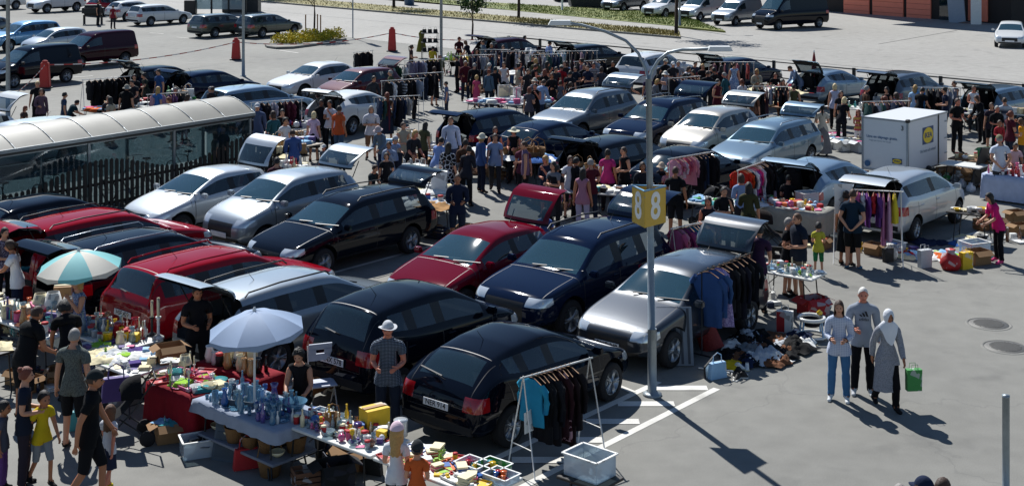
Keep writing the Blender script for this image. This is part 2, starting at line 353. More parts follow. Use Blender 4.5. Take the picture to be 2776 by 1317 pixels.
        carve(bm,slab(0,ax_r+aw+.05,ax_f-aw-.05)+below(2,.36 if ty!='suv' else .46)+(above(1,W2*.7) if sy>0 else below(1,-W2*.7)),1)
    carve(bm,above(0,L2-.30)+slab(2,.42,hd_z-.14)+slab(1,-W2*.48,W2*.48),7)
    carve(bm,above(0,L2-.16)+slab(2,.30,.39)+slab(1,-W2*.7,W2*.7),1)
    carve(bm,above(0,st[4][0]-.03)+below(0,st[4][0]-.018)+above(2,hd_z),1,pad=.12)
    hb=T['hb']; hx=T['hinge']
    # bonnet shut lines
    for sy in (1,-1):
        carve(bm,slab(0,st[4][0],L2-.25)+slab(1,sy*W2*.80-.006,sy*W2*.80+.006)+above(2,hd_z-.1),1,pad=.1)
    if hx:
        if T['trunk']: reg=below(0,hx[0])+slab(1,-W2*.72,W2*.72)+above(2,.66)
        else: reg=below(0,hx[0]+.0)+slab(1,-W2*.70,W2*.70)+above(2,.62)
        if opn:
            carve(bm,reg,8,only=(0,)); 
            for f in bm.faces:
                if f.material_index==3 and f.calc_center_median().x<hx[0]+.3: f.material_index=9 if not T['trunk'] else 3
                elif f.material_index in (6,7) and abs(f.calc_center_median().y)<W2*.70 and f.calc_center_median().x<0: f.material_index=8
        else:
            for sy in (1,-1): carve(bm,below(0,hx[0])+slab(1,sy*W2*.70-.006,sy*W2*.70+.006)+above(2,.60),1,pad=.12)
            carve(bm,below(0,hx[0])+slab(1,-W2*.70,W2*.70)+slab(2,.60,.613),1,pad=.12)
            carve(bm,slab(0,hx[0]-.0,hx[0]+.014)+slab(1,-W2*.62,W2*.62)+above(2,1.3),1,pad=.12)
    elif T['van']:
        carve(bm,below(0,-L2+.3)+slab(1,-.007,.007)+above(2,.5),1,pad=.12)
    res={}
    def sub(idx,name,smooth=True,both=False,thick=0):
        fs=[f for f in bm.faces if f.material_index in idx]
        if not fs: return None
        b2=bm.copy()
        bmesh.ops.delete(b2,geom=[f for f in b2.faces if f.material_index not in idx],context='FACES')
        remap={k:i for i,k in enumerate(idx)}
        for f in b2.faces: f.material_index=remap[f.material_index]
        if thick:
            bmesh.ops.solidify(b2,geom=b2.faces[:],thickness=thick)
        m=bpy.data.meshes.new(name); b2.to_mesh(m); b2.free()
        for q in idx: m.materials.append(BLK)
        m.set_sharp_from_angle(angle=R(38))
        return m
    def islands(m,name):
        b2=bmesh.new(); b2.from_mesh(m); seen=set(); out=[]
        b2.faces.ensure_lookup_table()
        comp={}
        for f in b2.faces:
            if f.index in seen: continue
            st_=[f]; seen.add(f.index); cur=[]
            while st_:
                g=st_.pop(); cur.append(g.index)
                for e in g.edges:
                    for h in e.link_faces:
                        if h.index not in seen: seen.add(h.index); st_.append(h)
            out.append(cur)
        ms=[]
        for cur in out:
            if len(cur)<2: continue
            b3=b2.copy(); b3.faces.ensure_lookup_table(); cs=set(cur)
            bmesh.ops.delete(b3,geom=[f for f in b3.faces if f.index not in cs],context='FACES')
            q=bpy.data.meshes.new(name); b3.to_mesh(q); b3.free(); q.materials.append(BLK); ms.append(q)
        b2.free(); return ms
    res['body']=sub([0,1],'body')
    for n,i in (('windscreen',2),('rear_window',3)):
        m=sub([i],n); 
        if m: res[n]=m
    for n,i in (('side_window',4),('headlight',5),('tail_light',6)):
        m=sub([i],n)
        if m: res[n]=islands(m,n)
    m=sub([7],'grille'); 
    if m: res['grille']=m
    if opn and hx:
        for n,i,t in (('tailgate',8,.035),('tailgate_window',9,.0)):
            m=sub([i],n,thick=0)
            if m:
                b2=bmesh.new(); b2.from_mesh(m)
                bmesh.ops.translate(b2,verts=b2.verts,vec=(-hx[0],0,-hx[1]))
                if t:
                    # inner lining a few centimetres inside the skin
                    g=bmesh.ops.duplicate(b2,geom=b2.faces[:])['geom']
                    dv=[v for v in g if isinstance(v,bmesh.types.BMVert)]; df=[f for f in g if isinstance(f,bmesh.types.BMFace)]
                    for v in dv: v.co+= Vector((.045,0,-.01)) ; v.co.y*=.97
                    for f in df: f.normal_flip(); f.material_index=1
                b2.to_mesh(m); b2.free()
                if n=='tailgate' and len(m.materials)<2: m.materials.append(BLK)
                res[n]=m
    bm.free()
    # plain parts
    def wheel():
        t=MB(); w=.105
        t.lathe([(wr*.66,-w),(wr*.93,-w*.95),(wr,-w*.7),(wr,w*.7),(wr*.93,w*.95),(wr*.66,w)],24)
        r=MB(); Rr=wr*.67
        r.lathe([(Rr,-w*.9),(Rr,w*.9),(Rr*.93,w*.8),(Rr*.90,w*.2),(.0,w*.1)],24)
        for k in range(5):
            a=2*pi*k/5
            for da in (-.13,.13):
                c_,s_=cos(a+da),sin(a+da)
                r.tube([(Rr*.12*cos(a),Rr*.12*sin(a),w*.78),(Rr*.92*c_,Rr*.92*s_,w*.82)],[.030,.022],5,mi=0)
        r.lathe([(.07,w*.6),(.07,w*.86),(.0,w*.9)],12)
        return t.mesh('tyre',[TYRE]),r.mesh('rim',[RIM,RIMD])
    res['tyre'],res['rim']=wheel()
    m=MB(); m.box((0,0,0),(.11,.17,.12)); m.box((.0,-.10,-.02),(.05,.10,.04)); res['mirror']=bevel_mesh(m.mesh('mirror',[BLK]),.02,2)
    m=MB(); m.box((0,0,0),(.17,.03,.028)); res['handle']=bevel_mesh(m.mesh('door_handle',[BLK]),.008)
    # interior: floor, dashboard, seats
    m=MB(); x0=st[5][0]; x1=-L2+.25
    m.box(((x0+x1)/2,0,.42),(x0-x1+.5,T['W']-.36,.12)); m.box((x0-.02,0,belt-.16),(.45,T['W']-.3,.22))
    m.box((L2-.75,0,.5),(1.0,1.2,.3))
    rows=[.05,-.85] if not T['van'] else [.55]
    if ty=='largevan': rows=[1.15]
    seat=MB()
    for x in rows:
        for y in (-.37,.37):
            seat.box((x,y,.62),(.5,.48,.16)); M=Matrix.Translation((x-.28,y,.9))@Matrix.Rotation(R(-14),4,'Y'); seat.box((0,0,0),(.13,.46,.58),M=M)
            M=Matrix.Translation((x-.36,y,1.24))@Matrix.Rotation(R(-14),4,'Y'); seat.box((0,0,0),(.09,.24,.16),M=M)
    if T['van']: m.box((rows[0]-.55,0,(st[9][1]+.4)/2),(.04,T['W']-.5,st[9][1]-.55))
    res['interior']=m.mesh('interior',[INT]); res['seats']=bevel_mesh(seat.mesh('seats',[INT]),.03)
    if T['rails']:
        m=MB(); zt=st[9][1]+.02
        res['rail']=[]
        for sy in (1,-1):
            q=MB(); y=sy*(st[9][4]-.02)
            q.tube([(st[8][0]-.05,y,zt-.06),(st[8][0]-.15,y,zt+.02),(st[11][0],y,zt+.035),(st[13][0]+.1,y,zt+.0),(st[13][0]+.02,y,zt-.07)],.016,6)
            res['rail'].append(q.mesh('roof_rail',[BLK]))
    q=MB(); zt=st[12][1]; q.tube([(st[12][0],0,zt-.01),(st[12][0]-.16,0,zt+.18)],[.006,.003],5); res['antenna']=q.mesh('antenna',[BLK])
    q=MB(); q.tube([(L2*.0,0,0),(0,.5,.0)],.008,4); q.box((0,.3,.012),(.02,.6,.012)); res['wiper']=q.mesh('wiper',[BLK])
    CACHE[k]=res; return res
PMESH={}
def plate_mesh(txt):
    if txt in PMESH: return PMESH[txt]
    q=MB(); q.box((0,0,0),(.012,.52,.11)); a=bevel_mesh(q.mesh('number_plate',[PLATE]),.003)
    t=text_mesh('plate_text',txt,.115,BLKT,.001,.012) if txt else None
    PMESH[txt]=(a,t); return PMESH[txt]
NCAR=0; CARS=[]
def car(name,ty,cx,cy,heading,pm,label,opn=False,ang=80,plate_f='',plate_r='',rails=None,rimdark=False,group=None,far=False,trimhandles=None,cat='car',sc=1):
    """centre of the car on the ground and its compass heading"""
    global NCAR; NCAR+=1
    T=CT[ty]; ms=car_meshes(ty,opn); L2=T['L']/2; W2=T['W']/2; st=T['st']
    root=empty(name,(cx,cy,0),R(90-heading),label,cat,group,sc)
    CARS.append((label,ty,cx,cy,heading,opn))
    link('body',ms['body'],root,[pm,BLK])
    if 'windscreen' in ms: link('windscreen',ms['windscreen'],root,[WSCR])
    if 'rear_window' in ms: link('rear_window',ms['rear_window'],root,[GLASS])
    for n,m_ in (('side_window',GLASS),('headlight',CLEARL),('tail_light',REDL)):
        for q in ms.get(n,[]): link(n,q,root,[m_])
    if 'grille' in ms: link('grille',ms['grille'],root,[BLK])
    link('interior',ms['interior'],root); link('seats',ms['seats'],root)
    ax_f=T['wb']/2+.02
    for x in (ax_f,ax_f-T['wb']):
        for sy in (1,-1):
            w=bpy.data.objects.new('wheel',ms['tyre']); COL.objects.link(w); w.parent=root
            # the wheel is its rim, the tyre hangs under it
            w.location=(x,sy*(W2-.13),T['wr']); w.rotation_euler=(-sy*pi/2,0,0)
            link('rim',ms['rim'],w,[RIMD if rimdark else RIM])
    belt=st[9][2]
    if not far:
        for y_ in (-.05,.48):
            o=link('wiper',ms['wiper'],root,None,(st[5][0]+.02,y_-.25,st[5][1]+.03)); o.rotation_euler=(0,R(20),R(18))
    for sy in (1,-1):
        o=link('mirror',ms['mirror'],root,[pm if not T['van'] else BLK]); o.location=(st[6][0]-.02,sy*(W2+.09),belt+.07); o.scale=(1,sy,1)
        if not far:
            for x in ([.0,-.92] if not T['van'] else [.2]):
                o=link('door_handle',ms['handle'],root,[trimhandles or pm]); o.location=(x-(.05 if ty!='largevan' else -.8),sy*(W2*.985),belt-.12)
    if T['rails'] and rails is not None:
        for q in ms['rail']: link('roof_rail',q,root,[rails])
    if not far and not T['van']: link('antenna',ms['antenna'],root)
    pf,tf=plate_mesh(plate_f); o=link('number_plate',pf,root,None,(L2+.012,0,.44))
    if tf: t=link('plate_text',tf,o,None,(.0075,0,0),(R(90),0,R(90)))
    hb_ang=None
    if opn and 'tailgate' in ms:
        hx=T['hinge']; tg=link('tailgate',ms['tailgate'],root,[pm,INT],(hx[0],0,hx[1]+.01)); tg.rotation_euler=(0,R(ang if not T['trunk'] else 60),0)
        if 'tailgate_window' in ms: link('tailgate_window',ms['tailgate_window'],tg,[GLASS])
        for sy in (1,-1):
            q=MB(); q.tube([(hx[0]-.1,sy*W2*.62,hx[1]-.45),(hx[0]-.42,sy*W2*.62,hx[1]+.12 if not T['trunk'] else hx[1]+.3)],.012,5); q.build('gas_strut',DSTEEL,root)
    else:
        pr,tr=plate_mesh(plate_r); o=link('number_plate',pr,root,None,(-L2-.006,0,T['plate_z']-.05)); o.rotation_euler=(0,R(-4),pi)
        if tr: link('plate_text',tr,o,None,(.0075,0,0),(R(90),0,R(90)))
        if not T['van'] and not far and not T['trunk']:
            o=link('wiper',ms['wiper'],root,None,(st[16][0]-.03,.02,st[16][1]+.045)); o.rotation_euler=(0,R(-30),R(-14))
    return root
def car_roof(name,ty,c,px,py,heading,pm,label,**k):
    T=CT[ty]; X,Y=at(c,px,py,T['H']); h=R(heading); return car(name,ty,X-T['ro']*sin(h),Y-T['ro']*cos(h),heading,pm,label,**k)
# ---------------- people: a skeleton of joints grown into one skin, then dressed
def pose_joints(pose,build):
    sh={'m':.185,'f':.158,'c':.15,'h':.195}[build]; hp={'m':.095,'f':.10,'c':.085,'h':.105}[build]
    g={'m':1.0,'f':.88,'c':.84,'h':1.32}[build]; hs={'m':1,'f':.97,'c':1.28,'h':1}[build]
    lean={'bend':38,'lean':18,'reach':10,'sit':12,'crouch':35,'walk':4}.get(pose,0)
    hipz=.93; 
    if pose=='sit': hipz=.52
    if pose=='crouch': hipz=.38
    J={};E=[]
    def j(n,p,r,ry=None): J[n]=(Vector(p),(r,ry if ry else r)); return n
    def e(a,b,reg): E.append((a,b,reg))
    L=R(lean); d=Vector((0,sin(L),cos(L))); fw=Vector((0,cos(L),-sin(L)))
    P=Vector((0,0,hipz))
    j('pel',P,.125*g,.10*g); j('sp',P+d*.17,.118*g,.09*g); j('ch',P+d*.36,.145*g,.105*g); j('uc',P+d*.47,.11*g,.085*g); j('nk',P+d*.535,.06); j('nk2',P+d*.60+fw*.015,.054)
    hd_=P+d*.69+fw*.03; j('hd',P+d*.655+fw*.025,.05)
    e('pel','sp','torso'); e('sp','ch','torso'); e('ch','uc','torso'); e('uc','nk','torso'); e('nk','nk2','head'); e('nk2','hd','head')
    sp_=P+d*.465
    arms={'stand':[((.05,-.03,-.27),(.04,.04,-.25))]*2,'hold':[((.05,-.02,-.27),(-.09,.22,-.02))]*2,
     'cross':[((.05,.02,-.26),(-.20,.18,.03))]*2,'behind':[((.08,-.08,-.26),(-.16,-.10,-.17))]*2,
     'walk':[((.04,.09,-.27),(.0,.12,-.20)),((.05,-.12,-.25),(.0,-.04,-.25))],'bend':[((.04,.06,-.27),(-.03,.16,-.19))]*2,
     'lean':[((.04,.05,-.27),(-.04,.20,-.12))]*2,'reach':[((.04,.14,-.22),(-.02,.23,-.02)),((.06,-.05,-.26),(.02,.05,-.24))],
     'chin':[((.03,.08,-.26),(-.10,.12,.22)),((.04,.03,-.27),(-.20,.17,.02))],'sit':[((.05,.06,-.26),(-.05,.22,-.08))]*2,
     'crouch':[((.05,.12,-.22),(-.03,.22,-.10))]*2,'bag':[((.05,-.01,-.28),(.03,.02,-.25)),((.05,-.02,-.27),(-.09,.22,-.02))]}[pose]
    for k,s in ((0,-1),(1,1)):
        A,B=arms[k]; q='L' if s<0 else 'R'
        S0=sp_+Vector((s*sh,0,0)); E1=S0+Vector((s*A[0],A[1],A[2])); W=E1+Vector((s*B[0],B[1],B[2]))
        ug=.9+.1*g
        j('s'+q,S0,.062*ug); j('e'+q,E1,.043*ug); j('w'+q,W,.027)
        m_=S0.lerp(E1,.5); j('u'+q,m_,.052*ug); n_=E1.lerp(W,.35); j('f'+q,n_,.042*ug)
        e('uc','s'+q,'torso'); e('s'+q,'u'+q,'uarm'); e('u'+q,'e'+q,'uarm2'); e('e'+q,'f'+q,'farm'); e('f'+q,'w'+q,'farm')
        hd2=(W-E1).normalized(); pal=W+hd2*.055; side=Vector((s,0,0)); side=(side-hd2*side.dot(hd2))
        side=side.normalized() if side.length>.2 else Vector((0,1,0))
        tw=hd2.cross(side).normalized()          # across the palm
        if tw.y<0: tw=-tw
        j('p'+q,pal,.030,.018); e('w'+q,'p'+q,'hand')
        curl=-side
        for i,(o,l) in enumerate(((-.026,.060),(-.009,.072),(.009,.078),(.027,.070))):
            b=pal+hd2*.03+tw*o; m1=b+hd2*l*.5+curl*.006; t1=b+hd2*l*.85+curl*.028
            j(f'{q}{i}a',b,.0105); j(f'{q}{i}b',m1,.0095); j(f'{q}{i}c',t1,.0075)
            e('p'+q,f'{q}{i}a','hand'); e(f'{q}{i}a',f'{q}{i}b','hand'); e(f'{q}{i}b',f'{q}{i}c','hand')
        b=W+hd2*.028+tw*.024; j(q+'ta',b,.013); j(q+'tb',b+hd2*.032+tw*.026+curl*.012,.0105); j(q+'tc',b+hd2*.058+tw*.028+curl*.026,.008)
        e('w'+q,q+'ta','hand'); e(q+'ta',q+'tb','hand'); e(q+'tb',q+'tc','hand')
    lg={'walk':[((.0,.16,-.41),(.0,-.02,-.43)),((.0,-.06,-.43),(.0,-.24,-.36))],'sit':[((.04,.42,-.02),(.0,.02,-.41))]*2,
        'crouch':[((.08,.34,.10),(-.02,-.26,-.38)),((.06,.30,.06),(-.02,-.22,-.34))]}.get(pose,[((.015,.02,-.42),(.01,-.03,-.42)),((.02,-.0,-.42),(.02,-.03,-.42))])
    for k,s in ((0,-1),(1,1)):
        A,B=lg[k]; q='L' if s<0 else 'R'
        H0=P+Vector((s*hp,0,-.03)); K=H0+Vector((s*A[0],A[1],A[2])); N=K+Vector((s*B[0],B[1],B[2]))
        if N.z<.075: N.z=.075
        lgw=.9+.1*g if build!='c' else .85
        j('h'+q,H0,.092*(.85+.15*g)); j('t'+q,H0.lerp(K,.45),.08*lgw*(.85+.15*g)); j('k'+q,K,.056*lgw); j('c'+q,K.lerp(N,.32),.054*lgw); j('a'+q,N,.036)
        fd=Vector((s*.18,1,0)).normalized(); j('b'+q,N+Vector((0,-.03,-.035)),.034); j('o'+q,N+fd*.10+Vector((0,0,-.045)),.034,.026); j('z'+q,N+fd*.165+Vector((0,0,-.052)),.026,.018)
        e('pel','h'+q,'hip'); e('h'+q,'t'+q,'thigh'); e('t'+q,'k'+q,'thigh2'); e('k'+q,'c'+q,'shin'); e('c'+q,'a'+q,'shin2'); e('a'+q,'b'+q,'foot'+q); e('a'+q,'o'+q,'foot'+q); e('o'+q,'z'+q,'foot'+q)
    return J,E,hd_,d,fw,hs
BODY={}
def body_mesh(pose,build):
    k=(pose,build)
    if k in BODY: return BODY[k]
    J,E,hd_,d,fw,hs=pose_joints(pose,build)
    names=list(J); ix={n:i for i,n in enumerate(names)}
    me=bpy.data.meshes.new('b'); me.from_pydata([tuple(J[n][0]) for n in names],[(ix[a],ix[b]) for a,b,_ in E],[])
    def setup(o):
        o.modifiers.new('k','SKIN'); 
        sv=o.data.skin_vertices[0].data
        for n in names: sv[ix[n]].radius=J[n][1]; sv[ix[n]].use_root=(n=='pel')
        s=o.modifiers.new('s','SUBSURF'); s.levels=1; s.render_levels=1
    m=apply_mods(me,setup)
    segs=[(J[a][0],J[b][0],J[a][1][0],J[b][1][0],r) for a,b,r in E]
    def near(p):
        best=None;bd=9
        for a,b,ra,rb,r in segs:
            ab=b-a; t=max(0,min(1,(p-a).dot(ab)/max(ab.length_squared,1e-9))); q=(p-(a+ab*t)).length-(ra+(rb-ra)*t)
            if q<bd: bd=q;best=r
        return best
    m.calc_loop_triangles() if False else None
    reg=[near(v.co) for v in m.vertices]
    nv=[v.normal.copy() for v in m.vertices]; co=[v.co.copy() for v in m.vertices]; fc=[tuple(p.vertices) for p in m.polygons]
    # head
    Rx=d.rotation_difference(Vector((0,0,1))).inverted() if d.z<.999 else None
    M=Matrix.Translation(hd_)@(Matrix.Rotation(-atan2(d.y,d.z)*.75,4,'X'))@Matrix.Scale(hs,4)
    BODY[k]=dict(co=co,n=nv,f=fc,reg=reg,J=J,hm=M,d=d,fw=fw,pose=pose,build=build)
    mb=MB(); mb.add(co,fc,0,True); head_geo(mb,M)
    BODY[k]['me']=mb.mesh('person_body',[BLK,BLK,BLK])
    return BODY[k]
def head_pt(u,v,off=0):
    # u around, v 0 bottom .. 1 top ; face towards +Y ; centred on the middle of the head
    a=2*pi*u; t=pi*(1-v); x=sin(t)*sin(a); y=sin(t)*cos(a); z=cos(t)
    f=max(0,y)
    X=x*(.076+off); Y=y*(.098+off); Z=z*(.118+off)
    if z<0: X*=1-.28*z*z*(1); Y=Y*(1+ .06*f)+.012*(-z)*f; Z*= (.98 if y>0 else .75)
    if off==0:
        nz=math.exp(-((x/.17)**2)-((z+.16)/.17)**2)*(y>0); Y+=.024*nz
        Y-=.006*math.exp(-((abs(x)-.38)/.16)**2-((z-.02)/.12)**2)*(y>0)
        ear=math.exp(-((y+.05)/.14)**2-((z+.08)/.22)**2); X+= (1 if x>0 else -1)*.016*ear
    return (X,Y-.005,Z)
def head_geo(mb,M):
    mb.grid(lambda i,j: head_pt(i,.001+.998*j),24,18,0,True,M)
    for s in (-1,1):
        mb.lathe([(0,-.012),(.010,-.006),(.012,0),(.010,.006),(0,.012)],8,1,c=(s*.030,.080,.004),M=M)
    mb.box((0,.093,-.058),(.042,.012,.009),2,M)
GCACHE={}
def garment_shell(B,key,regs,off,zcut=None,zkeep=None,flare=0):
    k=(B['pose'],B['build'],key)
    if k in GCACHE: return GCACHE[k]
    co,n,f,reg=B['co'],B['n'],B['f'],B['reg']
    P=B['J']['pel'][0]; d=B['d']
    def hgt(p): return (p-P).dot(d)
    keep=[]
    for i,p in enumerate(co):
        r=reg[i]; ok=r in regs
        if zcut is not None and r in ('torso','hip','thigh') : 
            if r=='torso': ok=('torso' in regs) and hgt(p)>zcut
            elif 'torso' in regs: ok=hgt(p)>zcut
        if zkeep is not None and r=='torso': ok=hgt(p)<zkeep
        keep.append(ok)
    mb=MB(); mp={}
    vs=[];fs=[]
    for q in f:
        if sum(keep[i] for i in q)>=max(3,len(q)-1):
            t=[]
            for i in q:
                if i not in mp:
                    mp[i]=len(vs); o=off
                    if flare and reg[i] in ('torso','hip','thigh'): o+=flare*max(0,min(1,(.28-hgt(co[i]))/.3))
                    if 'shin' in reg[i]: o+=.008
                    wv=.006*noise.noise(co[i]*9)+.007*noise.noise(Vector((co[i].x*6,co[i].y*6,co[i].z*22)))
                    vs.append(co[i]+n[i]*(o+wv))
                t.append(mp[i])
            fs.append(tuple(t))
    if not fs: GCACHE[k]=None; return None
    mb.add(vs,fs,0,True); me=mb.mesh(key,[BLK])
    bm=bmesh.new(); bm.from_mesh(me)
    g=bmesh.ops.duplicate(bm,geom=bm.faces[:])['geom']
    for v in g:
        if isinstance(v,bmesh.types.BMVert): v.co-=v.normal*.006
    for q in g:
        if isinstance(q,bmesh.types.BMFace): q.normal_flip()
    bm.to_mesh(me); bm.free(); GCACHE[k]=me; return me
def skirt_mesh(B,top,hem,flare,key,stride=0):
    k=(B['pose'],B['build'],key)
    if k in GCACHE: return GCACHE[k]
    P=B['J']['pel'][0]; g={'m':1,'f':.97,'c':.86,'h':1.3}[B['build']]; mb=MB()
    z0=P.z+top
    def fn(u,v):
        a=2*pi*u; z=z0+(hem-z0)*v; rx=(.128+ .055*min(1,v*3)*(1 if v<.4 else 1)+flare*v)*g; ry=(.10+.045*min(1,v*3)+flare*v*.85)*g
        w=1+.05*v*sin(7*a)+.03*v*sin(11*a+1)
        return (rx*w*cos(a),ry*w*sin(a)+P.y-.005,z)
    mb.grid(fn,40,8); mb.grid(lambda u,v:(fn(1-u,v)[0]*.97,fn(1-u,v)[1]*.97,fn(1-u,v)[2]),40,8)
    GCACHE[k]=mb.mesh(key,[BLK]); return GCACHE[k]
HAIRS={}
def hair_mesh(kind):
    if kind in HAIRS: return HAIRS[kind]
    mb=MB()
    def cap(off,zf,zb,nz=.006,lo=.001):
        def fn(i,j):
            a=2*pi*i; front=max(0,cos(a)); side=abs(sin(a))
            lim=zb+(zf-zb)*front**.7            # lowest height (v) the hair reaches
            v=lim+(1-lim)*j
            p=Vector(head_pt(i,v,off)); 
            return p+Vector(p).normalized()*nz*(noise.noise(p*45)+.5*noise.noise(p*110))
        mb.grid(fn,26,8)
    if kind=='short': cap(.010,.70,.36)
    elif kind=='crop': cap(.006,.72,.38,.003)
    elif kind=='curly': cap(.030,.68,.28,.03)
    elif kind in ('long','pony','bun','bob'):
        cap(.014,.70,.22 if kind!='bun' else .34)
        if kind in ('long','bob'):
            ln=.30 if kind=='long' else .13
            def fn(u,v):
                a=pi*(.62+.76*u)*1.0; a=pi*(0.36+1.28*u); x=sin(a)*(.086+.012*sin(3*v)); y=cos(a)*(.090)+(-.01-.025*v*(ln/.3)); 
                return Vector((x*(1-.12*v),min(y,.045),.02-ln*v+.012*sin(9*u*pi)*v))
            mb.grid(fn,14,6); mb.grid(lambda u,v:fn(1-u,v)*.93,14,6)
        if kind=='pony':
            mb.tube([(0,-.10,.05),(0,-.15,.02),(0,-.14,-.10),(0,-.12,-.26)],[.022,.032,.03,.010],7)
        if kind=='bun': mb.lathe([(0,-.045),(.03,-.035),(.045,0),(.03,.035),(0,.045)],10,c=(0,-.09,.085))
    elif kind=='bald': cap(.003,.50,.36,.002)
    HAIRS[kind]=mb.mesh('hair',[BLK]); return HAIRS[kind]
def hat_mesh(kind):
    k='hat_'+kind
    if k in HAIRS: return HAIRS[k]
    mb=MB()
    def dome(off,zl,flat=1):
        def fn(i,j):
            v=zl+(1-zl)*j; p=Vector(head_pt(i,v,off)); p.z=min(p.z,.118*flat+off) ; return p
        mb.grid(fn,22,7)
    if kind=='cap':
        dome(.020,.60)
        mb.grid(lambda u,v:(.075*(2*u-1)*(1-.25*v*v),.085+.085*v*sqrt(max(0.05,1-(2*u-1)**2*.8)),.045-.015*v-.02*(2*u-1)**2),8,3)
        mb.grid(lambda u,v:(.075*(1-2*u)*(1-.25*v*v),.085+.085*v*sqrt(max(0.05,1-(2*u-1)**2*.8)),.041-.015*v-.02*(2*u-1)**2),8,3)
    elif kind=='capback':
        dome(.020,.58); mb.grid(lambda u,v:(.06*(2*u-1),-.09-.05*v,.03-.02*v),6,2)
    else:
        br={'sun':.20,'bucket':.155,'fedora':.140}[kind]; dr={'sun':.03,'bucket':.05,'fedora':.0}[kind]
        dome(.020,.60,.92 if kind=='fedora' else 1)
        fn=lambda i,j:(sin(2*pi*i)*(.094+(br-.094)*j),cos(2*pi*i)*(.115+(br-.10)*j),.038-dr*j+.012*sin(4*pi*i)*j)
        mb.grid(fn,24,3); mb.grid(lambda i,j:(fn(1-i,j)[0],fn(1-i,j)[1],fn(1-i,j)[2]-.005),24,3)
    HAIRS[k]=mb.mesh('hat',[BLK]); return HAIRS[k]
def hijab_mesh():
    if 'hijab' in HAIRS: return HAIRS['hijab']
    mb=MB()
    def fn(i,j):
        a=2*pi*i; front=max(0,cos(a)); lim=.06+.62*front**3
        v=lim+(1-lim)*j; return Vector(head_pt(i,v,.018))+Vector((0,.004,0))
    mb.grid(fn,28,10)
    def sh(u,v):
        a=2*pi*u; r=.070+.085*v**.9; f=cos(a); fr=max(0,f)**2
        return (sin(a)*r*(1.15-.25*fr*v),cos(a)*(r*.80)-.005+.02*fr*v,-.075-.10*v-.30*v*v*fr+.010*sin(8*a)*v)
    mb.grid(sh,36,8)
    HAIRS['hijab']=mb.mesh('headscarf',[BLK]); return HAIRS['hijab']
SKIN={'l':mat('skin_light','#c08a6d',rough=.55,var=.05),'t':mat('skin_tan','#a56c4c',rough=.55,var=.05),'d':mat('skin_dark','#6b4430',rough=.55,var=.05),'p':mat('skin_red','#c4795f',rough=.55,var=.05)}
EYE=mat('eye_dark','#20140f',rough=.3); LIP=mat('lip','#8d4a42',rough=.5)
HAIRM={n:mat('hair_'+n,c,rough=.6,var=.35,scale=40,bump=.5,bscale=90) for n,c in dict(k='#120e0c',b='#3a2416',br='#5d3d24',bl='#b08b52',pb='#d3bd8e',g='#8b8782',w='#cfccc6',r='#6f3420').items()}
CL={}
def cm(spec):
    """cloth by hex or by 'kind:hex:hex[:scale]'"""
    if spec in CL: return CL[spec]
    if ':' in spec:
        q=spec.split(':'); m=clothmat('cloth_'+spec.replace(':','_').replace('#',''),q[1],q[2],q[0],float(q[3]) if len(q)>3 else 12)
    else: m=clothmat('cloth_'+spec[1:],spec,None)
    CL[spec]=m; return m
NP=0
def person(loc,h,face,pose,build,top,bot,hair,label,skin='l',hat=None,sleeve='s',shoes='#1b1b1d',extra=None,group=None,z=0):
    """top: cloth; bot: kind+cloth e.g. 'trousers|#111' 'shorts|' 'skirt|' 'dress|' (dress takes the cloth of the top) 'long|'"""
    global NP; NP+=1
    B=body_mesh(pose,build); H0=1.75 if build!='c' else 1.80
    sc=h/H0 if pose not in('sit','crouch') else h/H0
    root=empty('person',(loc[0],loc[1],z),hd(face),label,'person',group,sc)
    link('body',B['me'],root,[SKIN[skin],EYE,LIP])
    bk,bc=bot.split('|')
    if sleeve=='s': regs=('torso','uarm')
    elif sleeve=='0': regs=('torso',)
    elif sleeve=='m': regs=('torso','uarm','uarm2')
    else: regs=('torso','uarm','uarm2','farm')
    m=garment_shell(B,'shirt'+sleeve,regs+('hip','thigh'),.018,zcut=-.14 if bk not in('dress','long') else -.02,flare=.02)
    if m: link('shirt' if bk not in('dress','long') else 'bodice',m,root,[cm(top)])
    if bk=='trousers': m=garment_shell(B,'trousers',('hip','thigh','thigh2','shin','shin2'),.014,zkeep=.06); link('trousers',m,root,[cm(bc)])
    elif bk=='shorts': m=garment_shell(B,'shorts',('hip','thigh','thigh2'),.022,zkeep=.06); link('shorts',m,root,[cm(bc)])
    elif bk in('skirt','dress','long','midi'):
        if pose in('sit','crouch'): m=garment_shell(B,'lap',('hip','thigh','thigh2'),.03,zkeep=.06)
        else:
            hem={'skirt':.50,'dress':.46,'long':.10,'midi':.34}[bk]
            m=skirt_mesh(B,.10,hem,{'skirt':.05,'dress':.07,'long':.16,'midi':.055}[bk],'skirt_'+bk)
        link('skirt',m,root,[cm(bc or top)])
    for q in 'LR':
        m=garment_shell(B,'shoe'+q,('foot'+q,),.010)
        if m: link('shoe',m,root,[cm(shoes)])
    def hl(name,me,mm):
        o=link(name,me,root,[mm]); o.matrix_local=B['hm']; return o
    if hair:
        kind,col=hair.split('-'); hl('hair',hair_mesh(kind),HAIRM[col])
    if hat=='hijab': hl('headscarf',hijab_mesh(),cm('#d6d8dc'))
    elif hat: kk,c=hat.split('|'); hl('hat',hat_mesh(kk),cm(c))
    return root,B
def chest_print(root,B,words,mm,z=1.30,y=.148):
    m=MB()
    for k,h in enumerate((.035,.06,.085)):
        x=-.05+.045*k; m.add([(x,0,0),(x+.032,0,0),(x+.032-.03,0,h),(x-.03,0,h)],[(0,1,2,3)])
    o=m.build('chest_logo',mm,root,(0,y,z),(0,0,pi)); link('chest_lettering',text_mesh('t',words,.065,mm,.001,.01),o,None,(0,0,-.045),(R(90),0,0))
